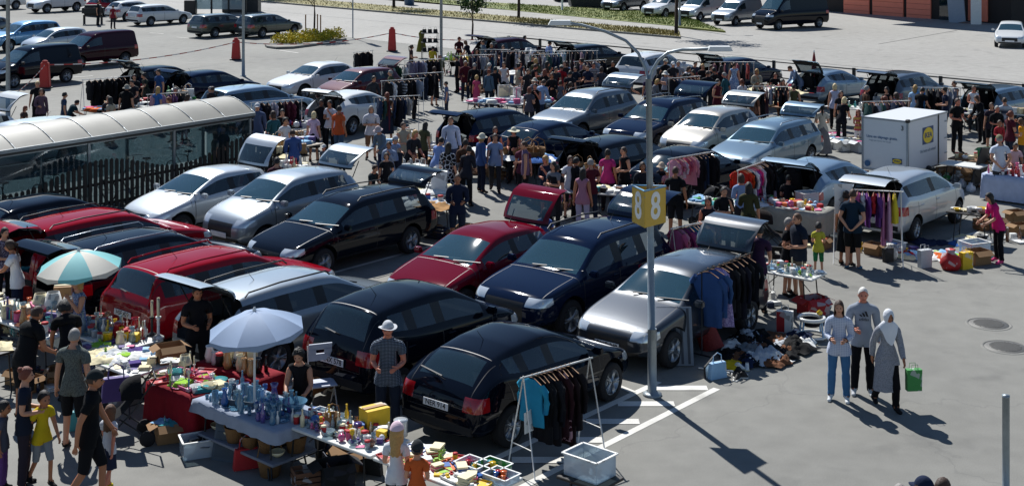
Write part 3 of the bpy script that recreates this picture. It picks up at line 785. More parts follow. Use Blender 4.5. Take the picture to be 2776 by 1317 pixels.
def person_h(c,px,py,h,*a,**k):
    hh=h
    pose=a[1]
    if pose=='bend': hh=h*.87
    elif pose=='sit': hh=h*.76
    elif pose=='crouch': hh=h*.64
    elif pose in('lean',): hh=h*.965
    dz=k.get('z',0)
    X,Y=at(c,px,py,hh+dz)
    return person((X,Y),h,*a,**k)
# ---------------- goods, tables, racks and clothes
PAL=dict(white='#dcdcd8',cream='#d8cda8',yellow='#d8b21e',orange='#c9602a',red='#a81a20',pink='#c85a86',purple='#4b3a78',blue='#2d5a9a',lightblue='#86aed0',teal='#3a8a90',green='#3c8a44',lime='#8ab83a',brown='#6a4630',tan='#a37c50',black='#141416',grey='#73777a',silver='#b4b8bc',navy='#1b2742')
NICE=dict(lightblue='light blue')
PM={}
def pm(c,gloss=False):
    k=(c,gloss)
    if k not in PM and not gloss:
        # printed packaging: the colour broken by paler and darker patches
        m=mat('matt_'+c,PAL[c],rough=.7,var=.15,scale=15); N,L=m.node_tree.nodes,m.node_tree.links; b=N['Principled BSDF']
        old=b.inputs['Base Color'].links[0].from_socket; tc=N.new('ShaderNodeTexCoord'); v=N.new('ShaderNodeTexVoronoi'); v.inputs['Scale'].default_value=11; L.new(tc.outputs['Object'],v.inputs['Vector'])
        sep=N.new('ShaderNodeSeparateColor'); L.new(v.outputs['Color'],sep.inputs[0]); th=N.new('ShaderNodeMath'); th.operation='GREATER_THAN'; th.inputs[1].default_value=.72; L.new(sep.outputs[0],th.inputs[0])
        mx=N.new('ShaderNodeMix'); mx.data_type='RGBA'; L.new(th.outputs[0],mx.inputs[0]); L.new(old,mx.inputs[6]); q=lin(PAL[c]); w=.62 if sum(q)<1.6 else .25; mx.inputs[7].default_value=(q[0]*.35+w*.5,q[1]*.35+w*.5,q[2]*.35+w*.5,1) if c not in('black','navy') else (.02,.02,.03,1); L.new(mx.outputs[2],b.inputs['Base Color']); PM[k]=m
    if k not in PM: PM[k]=mat(('glossy_' if gloss else 'matt_')+c,PAL[c],rough=.18 if gloss else .75,var=.15,scale=15,coat=.5 if gloss else 0)
    return PM[k]
CG=glassmat('clear_glass',tint=(.35,.45,.5),tr=.55); CGB=glassmat('blue_glass',tint=(.12,.28,.42),tr=.4); CGP=glassmat('purple_glass',tint=(.14,.09,.36),tr=.35)
CLP=glassmat('clear_plastic',tint=(.75,.8,.88),tr=.55,rough=.25)
CARD=mat('cardboard','#8a6a48',rough=.9,var=.1); WICK=mat('wicker','#7d5c38',rough=.9,var=.4,scale=60,bump=.6,bscale=80); WOOD=mat('wood','#7a5636',rough=.7,var=.25,scale=12)
IT={}
def im(kind):
    if kind in IT: return IT[kind]
    m=MB(); bev=0; r_=random.Random(hash(kind)%999 if False else len(kind)*7)
    if kind=='box': m.box((0,0,.06),(.16,.12,.12)); bev=.004
    elif kind=='carton': m.box((0,0,.09),(.24,.17,.18)); m.box((0,0,.186),(.242,.05,.006),1)
    elif kind=='book': m.box((0,0,.014),(.15,.21,.028),0); m.box((.004,0,.014),(.146,.204,.022),1)
    elif kind=='book_stack':
        for k in range(4): m.box((0,0,.016+k*.031),(.17-.01*(k%2),.23-.012*(k%3),.028),k%2,rz=.12*(k%3-1))
    elif kind=='vase': m.lathe([(.0,0),(.045,0),(.06,.06),(.035,.15),(.028,.2),(.045,.25),(.04,.25),(.02,.2),(0,.19)],14)
    elif kind=='bottle': m.lathe([(0,0),(.036,0),(.038,.15),(.015,.2),(.014,.26),(.018,.265),(.018,.285),(0,.285)],12)
    elif kind=='bowl': m.lathe([(0,.0),(.05,.0),(.09,.035),(.12,.085),(.115,.085),(.08,.03),(0,.015)],18)
    elif kind=='cup': m.lathe([(0,0),(.032,0),(.042,.09),(.038,.09),(.03,.01),(0,.01)],12); m.tube([(.04,0,.07),(.065,0,.06),(.062,0,.035),(.037,0,.025)],.006,5)
    elif kind=='glass': m.lathe([(0,0),(.034,0),(.006,.008),(.006,.08),(.035,.11),(.036,.17),(.033,.17),(.03,.115),(0,.085)],12)
    elif kind=='jug': m.lathe([(0,0),(.05,0),(.065,.08),(.045,.17),(.055,.2),(.05,.2),(0,.02)],14); m.tube([(.05,0,.18),(.1,0,.16),(.1,0,.08),(.06,0,.05)],.009,6)
    elif kind=='plate': m.lathe([(0,.006),(.07,.008),(.12,.022),(.12,.026),(.07,.014),(0,.012)],20)
    elif kind=='jar': m.lathe([(0,0),(.05,0),(.052,.12),(.045,.13)],14); m.lathe([(.05,.13),(.05,.155),(0,.157)],14,1)
    elif kind=='lamp':
        m.lathe([(0,0),(.07,0),(.07,.015),(.015,.03),(.012,.28)],12,1); m.lathe([(.14,.2),(.09,.38),(.085,.38),(.135,.2)],18,0)
    elif kind=='frame': 
        for (c,d) in (((0,-.14,0),(.02,.02,.36)),((0,.14,0),(.02,.02,.36)),((0,0,.17),(.02,.3,.02)),((0,0,-.17),(.02,.3,.02))): m.box((c[0],c[1],c[2]+.18),d,0)
        m.box((0,0,.18),(.008,.27,.33),1)
    elif kind=='basket': m.lathe([(0,0),(.11,0),(.15,.2),(.155,.21),(.14,.2),(.1,.02),(0,.02)],16); m.tube([(.15,0,.2),(.12,0,.34),(0,0,.40),(-.12,0,.34),(-.15,0,.2)],.009,6)
    elif kind=='toy_figure':
        for c,r in (((0,0,.05),.045),((0,0,.115),.034),((.022,0,.147),.013),((-.022,0,.147),.013),((.04,.02,.07),.018),((-.04,.02,.07),.018),((.03,.04,.015),.02),((-.03,.04,.015),.02)):
            m.lathe([(0,-r),(r*.7,-r*.7),(r,0),(r*.7,r*.7),(0,r)],8,c=c)
    elif kind=='toy_car': m.box((0,0,.03),(.13,.06,.035)); m.box((-.01,0,.058),(.07,.052,.03),taper=.8); 
    elif kind=='ball': m.lathe([(0,-.0),(.04,.01),(.07,.04),(.08,.08),(.07,.12),(.04,.15),(0,.16)],14)
    elif kind=='tin': m.lathe([(0,0),(.06,0),(.06,.12),(.063,.125),(.063,.14),(0,.14)],16)
    elif kind=='candlestick': m.lathe([(0,0),(.045,0),(.04,.012),(.01,.03),(.012,.14),(.02,.15),(.022,.16),(0,.16)],12); m.lathe([(.011,.16),(.011,.3),(0,.302)],8,1)
    elif kind=='shoe': 
        m.grid(lambda u,v:(.038*cos(2*pi*u)*(1-.25*v),-.02+(.125-.04*v*v*2)*sin(2*pi*u)*(.5+.5*(1-v*.9)) -.045*v,.012+.085*v),14,5); m.box((0,-.02,.008),(.075,.24,.016),1); bev=0
    elif kind=='handbag': 
        m.box((0,0,.12),(.30,.10,.24),taper=.86); m.tube([(-.08,0,.23),(-.07,0,.34),(0,0,.38),(.07,0,.34),(.08,0,.23)],.009,6); bev=.012
    elif kind=='paper_bag':
        m.box((0,0,.2),(.30,.13,.40),taper=1.04); m.tube([(-.07,.065,.39),(-.06,.06,.50),(.06,.06,.50),(.07,.065,.39)],.006,5); m.tube([(-.07,-.065,.39),(-.06,-.06,.50),(.06,-.06,.50),(.07,-.065,.39)],.006,5)
    elif kind=='folded_cloth':
        for k in range(3): m.box((0,0,.012+k*.024),(.28-.02*k,.22-.015*k,.02),0,rz=.08*(k-1))
        bev=.009
    elif kind.startswith('crumpled_cloth'):
        s=int(kind[-1]) if kind[-1].isdigit() else 0
        def fn(u,v):
            x=(u-.5)*.62; y=(v-.5)*.5; rr=1-min(1,(2*abs(u-.5))**3+(2*abs(v-.5))**3)
            h=.05+.06*noise.noise(Vector((x*7+s*9,y*7,s)))+.05*abs(noise.noise(Vector((x*15,y*15+s*5,3))))
            k=1+.25*noise.noise(Vector((x*5+s,y*5,7)))
            return (x*k,y*k,max(.004,h*rr+.012))
        m.grid(fn,20,16)
    elif kind=='plastic_box':
        for (c,d) in (((0,-.19,.13),(.50,.012,.26)),((0,.19,.13),(.50,.012,.26)),((-.25,0,.13),(.012,.38,.26)),((.25,0,.13),(.012,.38,.26)),((0,0,.006),(.5,.38,.012))): m.box(c,d)
        for (c,d) in (((0,-.205,.262),(.55,.03,.016)),((0,.205,.262),(.55,.03,.016)),((-.265,0,.262),(.03,.4,.016)),((.265,0,.262),(.03,.4,.016))): m.box(c,d,1)
    elif kind=='cardboard_box':
        for (c,d) in (((0,-.16,.14),(.42,.008,.28)),((0,.16,.14),(.42,.008,.28)),((-.21,0,.14),(.008,.32,.28)),((.21,0,.14),(.008,.32,.28)),((0,0,.004),(.42,.32,.008))): m.box(c,d)
        for sy in (-1,1):
            M=Matrix.Translation((0,sy*.16,.28))@Matrix.Rotation(sy*R(-35),4,'X'); m.box((0,sy*.07,0),(.41,.14,.006),M=M)
            M=Matrix.Translation((sy*.21,0,.28))@Matrix.Rotation(sy*R(25),4,'Y'); m.box((sy*.07,0,0),(.14,.31,.006),M=M)
    elif kind=='crate':
        for z in (.05,.13,.21):
            for (c,d) in (((0,-.15,z),(.5,.014,.06)),((0,.15,z),(.5,.014,.06)),((-.25,0,z),(.014,.3,.06)),((.25,0,z),(.014,.3,.06))): m.box(c,d)
        m.box((0,0,.01),(.49,.29,.014))
    elif kind=='tray': m.box((0,0,.012),(.36,.26,.012)); [m.box((0,s*.13,.025),(.38,.012,.035)) for s in(-1,1)]; [m.box((s*.185,0,.025),(.012,.26,.035)) for s in (-1,1)]
    elif kind=='sack': m.lathe([(0,0),(.15,.01),(.19,.1),(.17,.22),(.07,.30),(.09,.36),(.0,.34)],14)
    elif kind=='paper': m.grid(lambda u,v:((u-.5)*.21,(v-.5)*.30,.006+.02*sin(3*u+1)*v),4,4)
    me=m.mesh(kind,[BLK]*(max(m.m)+1 if m.m else 1))
    if bev: bevel_mesh(me,bev)
    IT[kind]=me; return me
SECOND={'book':'white','book_stack':'cream','carton':'tan','jar':'red','lamp':'tan','frame':'white','candlestick':'cream','shoe':'white','plastic_box':'white'}
CAT={'book_stack':'books','folded_cloth':'clothes','cardboard_box':'box','plastic_box':'box','toy_figure':'toy','toy_car':'toy','paper_bag':'bag','handbag':'bag','sack':'bag','paper':'sheet'}
NCR=0
def item(kind,x,y,z,rz,col,where,sc=1,m=None,label=None,group=None,rx=0,name=None):
    global NCR
    if kind.startswith('crumpled'):
        NCR+=1
        if NCR>285: kind='folded_cloth'
    me=im(kind); base='crumpled_cloth' if kind.startswith('crumpled') else kind
    o=bpy.data.objects.new(name or base,me); COL.objects.link(o); o.location=(x,y,z); o.rotation_euler=(rx,0,rz); o.scale=(sc,sc,sc) if not isinstance(sc,tuple) else sc
    gl=kind in('vase','bowl','cup','jug','plate','ball','tin','toy_figure','bottle')
    o.material_slots[0].link='OBJECT'; o.material_slots[0].material=m or (cm(PAL[col]) if 'cloth' in kind else WICK if kind=='basket' else CARD if kind=='cardboard_box' else pm(col,gl))
    if len(me.materials)>1: o.material_slots[1].link='OBJECT'; o.material_slots[1].material=pm('white' if kind=='plastic_box' else SECOND.get(kind,'white') if SECOND.get(kind)!=col else 'cream')
    cn=NICE.get(col,col); kn=base.replace('_',' ')
    if m is CG: cn='clear glass'
    if m is CGB: cn='blue glass'
    if m is CGP: cn='purple glass'
    if m is CLP: cn='clear'
    tag(o,label or f'{cn} {kn} {where}',CAT.get(base,kn),group); return o
def table(x,y,heading,L,W,where,label,top=None,h=.73,cloth=None,clothdrop=.25,wood=False,cat='table'):
    """heading = compass direction of the long side"""
    rz=R(90-heading); root=empty('trestle_table' if not wood else 'wooden_table',(x,y,0),rz,label,cat)
    m=MB(); m.box((0,0,h-.02),(L,W,.04)); o=link('tabletop',bevel_mesh(m.mesh('tabletop',[BLK]),.008),root,[top or WHITEM])
    lm=WOOD if wood else DSTEEL
    for s in (-1,1):
        q=MB(); a=L/2-.22
        for t in (-1,1):
            l=MB(); l.tube([(s*a*(1.0),t*(W/2-.08),h-.04),(s*(a+.06),t*(W/2-.06),0)],.014 if not wood else .028,6); l.build('leg',lm,root)
        q.tube([(s*(a+.04),-(W/2-.07),.2),(s*(a+.04),W/2-.07,.2)],.01,5); q.tube([(s*(a+.02),0,.4),(s*(a-.3),0,h-.05)],.009,5); q.build('brace',lm,root)
    if cloth:
        c=MB(); D=clothdrop
        def fn(u,v):
            # u around the rim, v from centre over the edge and down
            a=2*pi*u; ca,sa=cos(a),sin(a); k=1/max(abs(ca),abs(sa)); hx=(L/2+.012); hy=(W/2+.012)
            if v<=.5: t=v/.5; return (hx*ca*k*t,hy*sa*k*t,h+.006)
            t=(v-.5)/.5; w=.02*t*(1+sin(26*a)); return ((hx+w+.0*t)*ca*k,(hy+w)*sa*k,h+.004-D*t)
        c.grid(fn,72,8); o=c.build('tablecloth',cloth[0]); o.location=(x,y,0); o.rotation_euler=(0,0,rz); tag(o,cloth[1],'tablecloth')
    return (x,y,rz,L,W,h)
def fill(T,n,kinds,cols,where,seed,z=None,mats=None,sc=(.8,1.25),margin=.08,group=None,pile=0):
    """set n goods on a table top (or patch of ground) in rough rows"""
    x,y,rz,L,W,h=T; r=random.Random(seed); z=h+.003 if z is None else z
    nx=max(1,int(math.ceil(sqrt(n*L/W)))); ny=max(1,int(math.ceil(n/nx))); k=0; out=[]
    for i in range(nx):
        for j in range(ny):
            if k>=n: break
            u=(i+.5+r.uniform(-.32,.32))/nx; v=(j+.5+r.uniform(-.3,.3))/ny
            lx=(u-.5)*(L-2*margin); ly=(v-.5)*(W-2*margin); kd=r.choice(kinds); c=r.choice(cols)
            if kd=='crumpled_cloth': kd+=str(r.randint(0,4))
            gx=x+lx*cos(rz)-ly*sin(rz); gy=y+lx*sin(rz)+ly*cos(rz)
            m=None
            if mats and kd in('vase','bottle','bowl','glass','jug','cup','plate','jar') and r.random()<mats[1]: m=r.choice(mats[0])
            out.append(item(kd,gx,gy,z+(r.uniform(0,pile)),rz+r.uniform(-1.2,1.2),c,where,r.uniform(*sc),m,group=group)); k+=1
    return out
GM={}
def garment_mesh(kind):
    if kind in GM: return GM[kind]
    m=MB(); Ln={'shirt':.66,'dress':1.0,'coat':.92,'jacket':.70,'kids':.42,'trousers':.85,'skirt_g':.6}[kind]
    W={'shirt':.22,'dress':.20,'coat':.24,'jacket':.24,'kids':.15,'trousers':.17,'skirt_g':.2}[kind]; s=len(kind)*3.1
    def fn(u,v):
        a=2*pi*u; sh=min(1,v/.10)
        if kind in('trousers','skirt_g'): w=W*(.8+.25*v)
        else: w=.06+(W-.06)*sh**.6+ (.07 if kind=='dress' else .02)*v
        t=(.02+.035*min(1,v*2.2)+(.025 if kind=='coat' else 0))
        w*=1+.05*sin(5*v+s)
        return (t*sin(a)*(1+.35*sin(9*cos(a)+s+3*v)*v),w*cos(a),-.05-.04*(1-cos(min(1,v*5)*pi/2))-Ln*v)
    m.grid(fn,26,12)
    if kind in('shirt','jacket','coat','kids'):
        sl=.55*Ln+.05 if kind!='coat' else .6
        for q in (-1,1): m.tube([(0,q*(W-.03),-.12),(.012,q*(W+.045),-.2),(.02,q*(W+.06),-.12-sl*.6),(.015,q*(W+.04),-.12-sl)],[.045,.05,.045,.036],8)
    GM[kind]=m.mesh('garment_'+kind,[BLK]); return GM[kind]
hg=MB(); hg.tube([(0,-.19,-.10),(0,-.06,-.04),(0,0,-.03),(0,.06,-.04),(0,.19,-.10)],.007,5); hg.tube([(0,0,-.03),(0,0,.0),(0,.012,.018),(0,.0,.028),(0,-.012,.016)],.004,4)
HANG=None
def rack(x,y,heading,L,h,label,gs,where,style='A',mcol=None,span=(.06,.94),seed=1,topz=None):
    """gs: list of (kind, cloth spec, colour word)"""
    global HANG
    if HANG is None: HANG=hg.mesh('hanger',[WOOD])
    rz=R(90-heading); root=empty('clothes_rack',(x,y,0),rz,label,'clothes rack'); mc=mcol or WHITEM
    m=MB(); m.tube([(-L/2-.06,0,h),(L/2+.06,0,h)],.013,8); m.build('rail',mc,root)
    for s in (-1,1):
        if style=='A':
            for t in (-1,1):
                l=MB(); l.tube([(s*L/2,0,h+.02),(s*(L/2+.04),t*.30,0)],.011,6); l.build('leg',mc,root)
            l=MB(); l.tube([(s*(L/2+.028),-.22,.38),(s*(L/2+.028),.22,.38)],.008,5); l.build('crossbar',mc,root)
        else:
            l=MB(); l.tube([(s*L/2,0,h),(s*L/2,0,.06)],.012,6); l.build('post',mc,root)
            l=MB(); l.tube([(s*L/2,-.26,.05),(s*L/2,.26,.05)],.014,6); l.build('foot',mc,root)
    r=random.Random(seed); n=len(gs)
    for i,g in enumerate(gs):
        t=span[0]+(span[1]-span[0])*((i+.5)/n)+r.uniform(-.2,.2)/n*.6; lx=(t-.5)*L
        hang(g,(x+lx*cos(rz),y+lx*sin(rz),h-.005),rz+r.uniform(-.16,.16),where,i,n)
    return root
ORD=['first','second','third','fourth','fifth','sixth','seventh','eighth','ninth','tenth','eleventh','twelfth','thirteenth','fourteenth','fifteenth','sixteenth']
def hash_(t): return sum(ord(ch)*(k+1) for k,ch in enumerate(t))
def hang(g,loc,rz,where,i=0,n=1):
    global HANG
    if HANG is None: HANG=hg.mesh('hanger',[WOOD])
    kind,spec,word=g[:3]; nm={'skirt_g':'skirt','kids':'child_shirt'}.get(kind,kind)
    o=link(nm,garment_mesh(kind),None,[cm(spec)],loc,(0,0,rz)); s=g[3] if len(g)>3 else 1; q_=random.Random(hash_(spec)+i*7); o.scale=(s*q_.uniform(.8,1.5),s*q_.uniform(.88,1.08),s*q_.uniform(.84,1.1))
    tag(o,f'{word} {nm.replace("_"," ")} hanging {ORD[min(i,15)]} along {where}','clothing'); link('hanger',HANG,o,[None])
    return o
def parasol(x,y,apex,rad,drop,label,c1,c2,tilt=(0,0),fold=False,base=True):
    root=empty('parasol',(x,y,0),0,label,'parasol'); m=MB(); m.tube([(0,0,0),(0,0,apex-.03)],.018,8); m.build('pole',WHITEM,root)
    can=MB(); n=8
    def rim(k,r,z): a=2*pi*k/n+.2; return (r*sin(a),r*cos(a),z)
    T=Matrix.Rotation(tilt[0],4,'X')@Matrix.Rotation(tilt[1],4,'Y')
    for k in range(n):
        def cp(u,v,k=k):
            c,d=rim(k,rad*v,0),rim(k+1,rad*v,0); e=4*u*(1-u)
            return (c[0]+(d[0]-c[0])*u,c[1]+(d[1]-c[1])*u,-drop*(v**1.75)-.022*e*v+.012*e*(1-v))
        can.grid(cp,6,10,k%2)
        # valance
        c,d=rim(k,rad,-drop),rim(k+1,rad,-drop); mid=[(p+q)/2 for p,q in zip(c,d)]; mid[2]-=.022
        lo=lambda p,h:(p[0]*1.0,p[1]*1.0,p[2]-h)
        can.add([c,mid,lo(mid,.09),lo(c,.05)],[(0,1,2,3)],k%2,False); can.add([mid,d,lo(d,.05),lo(mid,.09)],[(0,1,2,3)],k%2,False)
    me=can.mesh('canopy',[BLK,BLK]); o=link('canopy',me,root,[c1,c2],(0,0,apex),(tilt[0],tilt[1],0))
    q=MB(); q.lathe([(.03,-.03),(.03,.02),(.012,.06),(0,.07)],10); q.build('finial',WHITEM,root,(0,0,apex))
    for k in range(n):
        a=2*pi*k/n+.2; q=MB(); q.tube([(.02*sin(a),.02*cos(a),-.03),(rad*.97*sin(a),rad*.97*cos(a),-drop-.01)],.005,4); q.build('rib',DSTEEL,root,(0,0,apex),(tilt[0],tilt[1],0))
    return root
def folding_chair(x,y,heading,m,label,back=.85):
    root=empty('folding_chair',(x,y,0),hd(heading),label,'chair')
    q=MB(); q.box((0,.02,.44),(.40,.38,.025)); link('seat',bevel_mesh(q.mesh('seat',[BLK]),.008),root,[m])
    q=MB(); 
    for (c,d) in (((0,0,.10),(.38,.02,.10)),((0,0,-.08),(.38,.02,.12)),((-.13,0,.02),(.12,.02,.10)),((.13,0,.02),(.12,.02,.10))): q.box(c,d)
    q.build('backrest',m,root,(0,-.20,back-.08),(R(-10),0,0))
    for s in (-1,1):
        q=MB(); q.tube([(s*.20,-.24,back+.03),(s*.20,-.12,.44),(s*.20,.22,0)],.011,6); q.build('leg',WHITEM,root)
        q=MB(); q.tube([(s*.18,.10,.43),(s*.18,-.26,0)],.011,6); q.build('leg',WHITEM,root)
    return root
def stroller(x,y,heading,c,label):
    root=empty('pushchair',(x,y,0),hd(heading),label,'pushchair')
    q=MB(); q.grid(lambda u,v:(.20*(2*u-1),-.15+.45*v,.42+.35*(1-v)**2+.02*sin(pi*u)),6,8); q.build('seat',c,root)
    q=MB(); q.grid(lambda u,v:(.22*cos(pi*u),-.12+.30*sin(pi*v*.5)*1.0-.1,.72+.30*sin(pi*u)*cos(pi*v*.4)),10,6); q.build('hood',c,root)
    for s in (-1,1):
        q=MB(); q.tube([(s*.22,-.42,1.0),(s*.22,-.1,.55),(s*.22,.32,.14)],.012,6); q.tube([(s*.22,.1,.45),(s*.24,-.30,.14)],.012,6); q.build('frame',DSTEEL,root)
        for yy in (.33,-.30):
            q=MB(); q.lathe([(.0,-.02),(.10,-.022),(.12,-.01),(.12,.01),(.10,.022),(0,.02)],16); q.build('wheel',TYRE,root,(s*.25,yy,.12),(0,R(90),0))
    q=MB(); q.tube([(-.22,-.42,1.0),(.22,-.42,1.0)],.014,6); q.build('handle',BLK,root)
    return root
# ---------------- the place itself
def ground_mat(name,c1,c2,sc=.25,rough=.82,speck=0,bump=.25,fine=60):
    m,N,L=newmat(name); b=N['Principled BSDF']; b.inputs['Roughness'].default_value=rough; b.inputs['Specular IOR Level'].default_value=.35
    tc=N.new('ShaderNodeTexCoord')
    def nz(s,d): 
        n=N.new('ShaderNodeTexNoise'); n.inputs['Scale'].default_value=s; n.inputs['Detail'].default_value=d; L.new(tc.outputs['Object'],n.inputs['Vector']); return n
    a=nz(sc,6); f=nz(fine,3); e=nz(2.2,5)
    mx=N.new('ShaderNodeMix'); mx.data_type='RGBA'; mx.inputs[6].default_value=(*lin(c1),1); mx.inputs[7].default_value=(*lin(c2),1)
    rr=N.new('ShaderNodeMapRange'); rr.inputs[1].default_value=.35; rr.inputs[2].default_value=.65; L.new(a.outputs[0],rr.inputs[0]); L.new(rr.outputs[0],mx.inputs[0])
    m2=N.new('ShaderNodeMix'); m2.data_type='RGBA'; m2.blend_type='OVERLAY'; m2.inputs[0].default_value=.35; L.new(mx.outputs[2],m2.inputs[6]); L.new(f.outputs[0],m2.inputs[7])
    m3=N.new('ShaderNodeMix'); m3.data_type='RGBA'; m3.blend_type='OVERLAY'; m3.inputs[0].default_value=.22; L.new(m2.outputs[2],m3.inputs[6]); L.new(e.outputs[0],m3.inputs[7])
    # stains and hairline cracks in the surface itself
    st=nz(.9,7); r2=N.new('ShaderNodeMapRange'); r2.inputs[1].default_value=.60; r2.inputs[2].default_value=.74; r2.inputs[3].default_value=0; r2.inputs[4].default_value=.34; L.new(st.outputs[0],r2.inputs[0])
    m4=N.new('ShaderNodeMix'); m4.data_type='RGBA'; m4.inputs[7].default_value=(.05,.05,.05,1); L.new(r2.outputs[0],m4.inputs[0]); L.new(m3.outputs[2],m4.inputs[6])
    wv=nz(1.5,3); vm=N.new('ShaderNodeVectorMath'); vm.operation='MULTIPLY_ADD'; vm.inputs[1].default_value=(.9,.9,.9); L.new(wv.outputs[1],vm.inputs[0]); L.new(tc.outputs['Object'],vm.inputs[2])
    vo=N.new('ShaderNodeTexVoronoi'); vo.feature='DISTANCE_TO_EDGE'; vo.inputs['Scale'].default_value=.16; L.new(vm.outputs[0],vo.inputs['Vector'])
    r3=N.new('ShaderNodeMapRange'); r3.inputs[1].default_value=.0; r3.inputs[2].default_value=.004; r3.inputs[3].default_value=.22 if speck else 0; r3.inputs[4].default_value=0; L.new(vo.outputs['Distance'],r3.inputs[0])
    m5=N.new('ShaderNodeMix'); m5.data_type='RGBA'; m5.inputs[7].default_value=(.06,.06,.06,1); L.new(r3.outputs[0],m5.inputs[0]); L.new(m4.outputs[2],m5.inputs[6])
    L.new(m5.outputs[2],b.inputs['Base Color'])
    bp=N.new('ShaderNodeBump'); bp.inputs['Strength'].default_value=bump; bp.inputs['Distance'].default_value=.01; L.new(f.outputs[0],bp.inputs['Height']); L.new(bp.outputs[0],b.inputs['Normal'])
    MATS[name]=m; return m
ASPH=ground_mat('asphalt_bleached','#71706b','#7e7d77',.12,speck=1)
ROADM=ground_mat('road_asphalt','#8d8b86','#979590',.08)  # paler asphalt; the brightness of backlit far ground is put into its colour
PAVE=ground_mat('pavement','#8c8a84','#99968f',.3)
GRASS=ground_mat('grass_turf','#5d6a30','#77793c',.6,fine=9,bump=.8); DRYG=ground_mat('dry_grass','#6d6a3c','#8a8050',.5,fine=9,bump=.8)
LINE=ground_mat('line_paint','#c6c4bd','#d6d4cd',1.2); KERB=ground_mat('kerb_stone','#6f6e6a','#7c7b76',1)
def sheet(name,pts,z,m,kind='structure',thick=0):
    n=len(pts)
    if thick:
        v=[(x,y,z) for x,y in pts]+[(x,y,z-thick) for x,y in pts]; f=[tuple(range(n)),tuple(reversed(range(n,2*n)))]+[(i,i+n,(i+1)%n+n,(i+1)%n) for i in range(n)]
    else: v=[(x,y,z) for x,y in pts]; f=[tuple(range(n))]
    me=bpy.data.meshes.new(name); me.from_pydata(v,[],f); me.materials.append(m)
    bm=bmesh.new(); bm.from_mesh(me); bmesh.ops.recalc_face_normals(bm,faces=bm.faces)
    if not thick:
        for q in bm.faces:
            if q.normal.z<0: q.normal_flip()
    bm.to_mesh(me); bm.free()
    return tag(link(name,me),kind=kind)
sheet('ground',[(-400,-30),(400,-30),(400,900),(-400,900)],0,ASPH)
ya=lambda x:5+(x-690)*.0877                      # near kerb of the street's far side
def px_line(f,xs): return [at('P',x,f(x)) for x in xs]
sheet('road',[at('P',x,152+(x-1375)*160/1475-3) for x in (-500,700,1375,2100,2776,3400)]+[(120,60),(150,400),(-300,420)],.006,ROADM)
XS=[-400,200,690,1060,1380,1500,1700,1841]
kb=px_line(ya,XS); vb=px_line(lambda x:ya(x)-17,XS)
def off(pts,d): return [(x+d*.70,y+d*.72) for x,y in pts]
sheet('verge',off(kb,.16)+list(reversed(vb)),.115,DRYG,thick=.115)
sheet('kerb',kb+list(reversed(off(kb,.155))),.13,KERB,thick=.13)
gf=px_line(lambda x:32+(x-1380)*.0987,[-400,200,690,1060,1380,1500,1700,1826,1967])
sheet('pavement',[(x,y) for x,y in vb]+list(reversed(gf[:-1])),.10,PAVE,thick=.10)
gb=px_line(lambda x:14+(x-1380)*.058,[-400,200,690,1060,1380,1500,1700,1830])
sheet('lawn',gf+list(reversed(gb)),.13,GRASS,thick=.13)
# short grass on the lawn and verge
def blades(name,poly_lo,poly_hi,n,m,seed,z):
    r=random.Random(seed); b=MB()
    for k in range(n):
        t=r.random()**.8; i=t*(len(poly_lo)-1); a=int(i); f=i-a; s=r.random()
        j=min(i,len(poly_hi)-1.001); c=int(j); g=j-c
        p0=Vector(poly_lo[a]).lerp(Vector(poly_lo[min(a+1,len(poly_lo)-1)]),f); p1=Vector(poly_hi[c]).lerp(Vector(poly_hi[min(c+1,len(poly_hi)-1)]),g); p=p0.lerp(p1,.03+.94*s)
        h=r.uniform(.05,.16); w=r.uniform(.02,.05); q=r.uniform(0,6.28); dx,dy=cos(q)*w,sin(q)*w; lx,ly=r.uniform(-.08,.08),r.uniform(-.08,.08)
        b.add([(p.x-dx,p.y-dy,z),(p.x+dx,p.y+dy,z),(p.x+lx,p.y+ly,z+h)],[(0,1,2)])
    return tag(b.build(name,m),'short sunlit grass blades growing along the street verge','grass',kind='stuff')
GB=mat('grass_blade','#6f7c34',rough=.8,var=.4,scale=1.5); GD=mat('grass_dry','#8c7f4a',rough=.9,var=.4,scale=1.5)
blades('grass',gf[3:],gb[3:]+[gb[-1]],9000,GB,3,.12)
b_=blades('dry_grass',kb[2:],vb[2:],6000,GD,4,.11); tag(b_,'dry straw coloured grass between street kerb and pavement','grass')
# painted lines on the car park
def seg(name,a,b,w,z=.004,m=None):
    a=Vector(a);b=Vector(b); d=(b-a).normalized(); n=Vector((-d.y,d.x))*w/2
    return sheet(name,[tuple(a-n),tuple(b-n),tuple(b+n),tuple(a+n)],z+(.007 if a.y>45 else 0),m or LINE)
def uv(p,u,v): return (p[0]+U.x*u+V.x*v,p[1]+U.y*u+V.y*v)
e0=at('C3',1540,500); seg('bay_line',uv(e0,-9.5,0),e0,.13)
e1=at('C3',1110,450); seg('bay_line',uv(e1,-5.2,0),e1,.13)
for (x0,x1,yy) in ((1080,1470,497),(805,1225,614),(570,965,745),(375,690,882),(20,410,1030),(-400,60,1165)):
    a=at('C3',x0,yy); b=at('C3',x1,yy); seg('hatch_marking',a,b,.22,.008)
seg('bay_line',at('C3',800,478),at('C3',925,530),.12,.008)
seg('bay_line',at('B4',1240,640),at('B4',1560,540),.12)
for c,a,b in (('A1',(1130,250),(1230,258)),('A1',(1330,283),(1430,292)),('A1',(600,640),(720,628)),('A1',(480,590),(700,575)),('A2',(90,368),(330,402)),('A4',(850,335),(1440,232))):
    seg('bay_line' if c!='A4' else 'joint_line',at(c,*a),at(c,*b),.12 if c!='A4' else .09,.004,LINE if c!='A4' else mat('tar','#3c3c3c'))
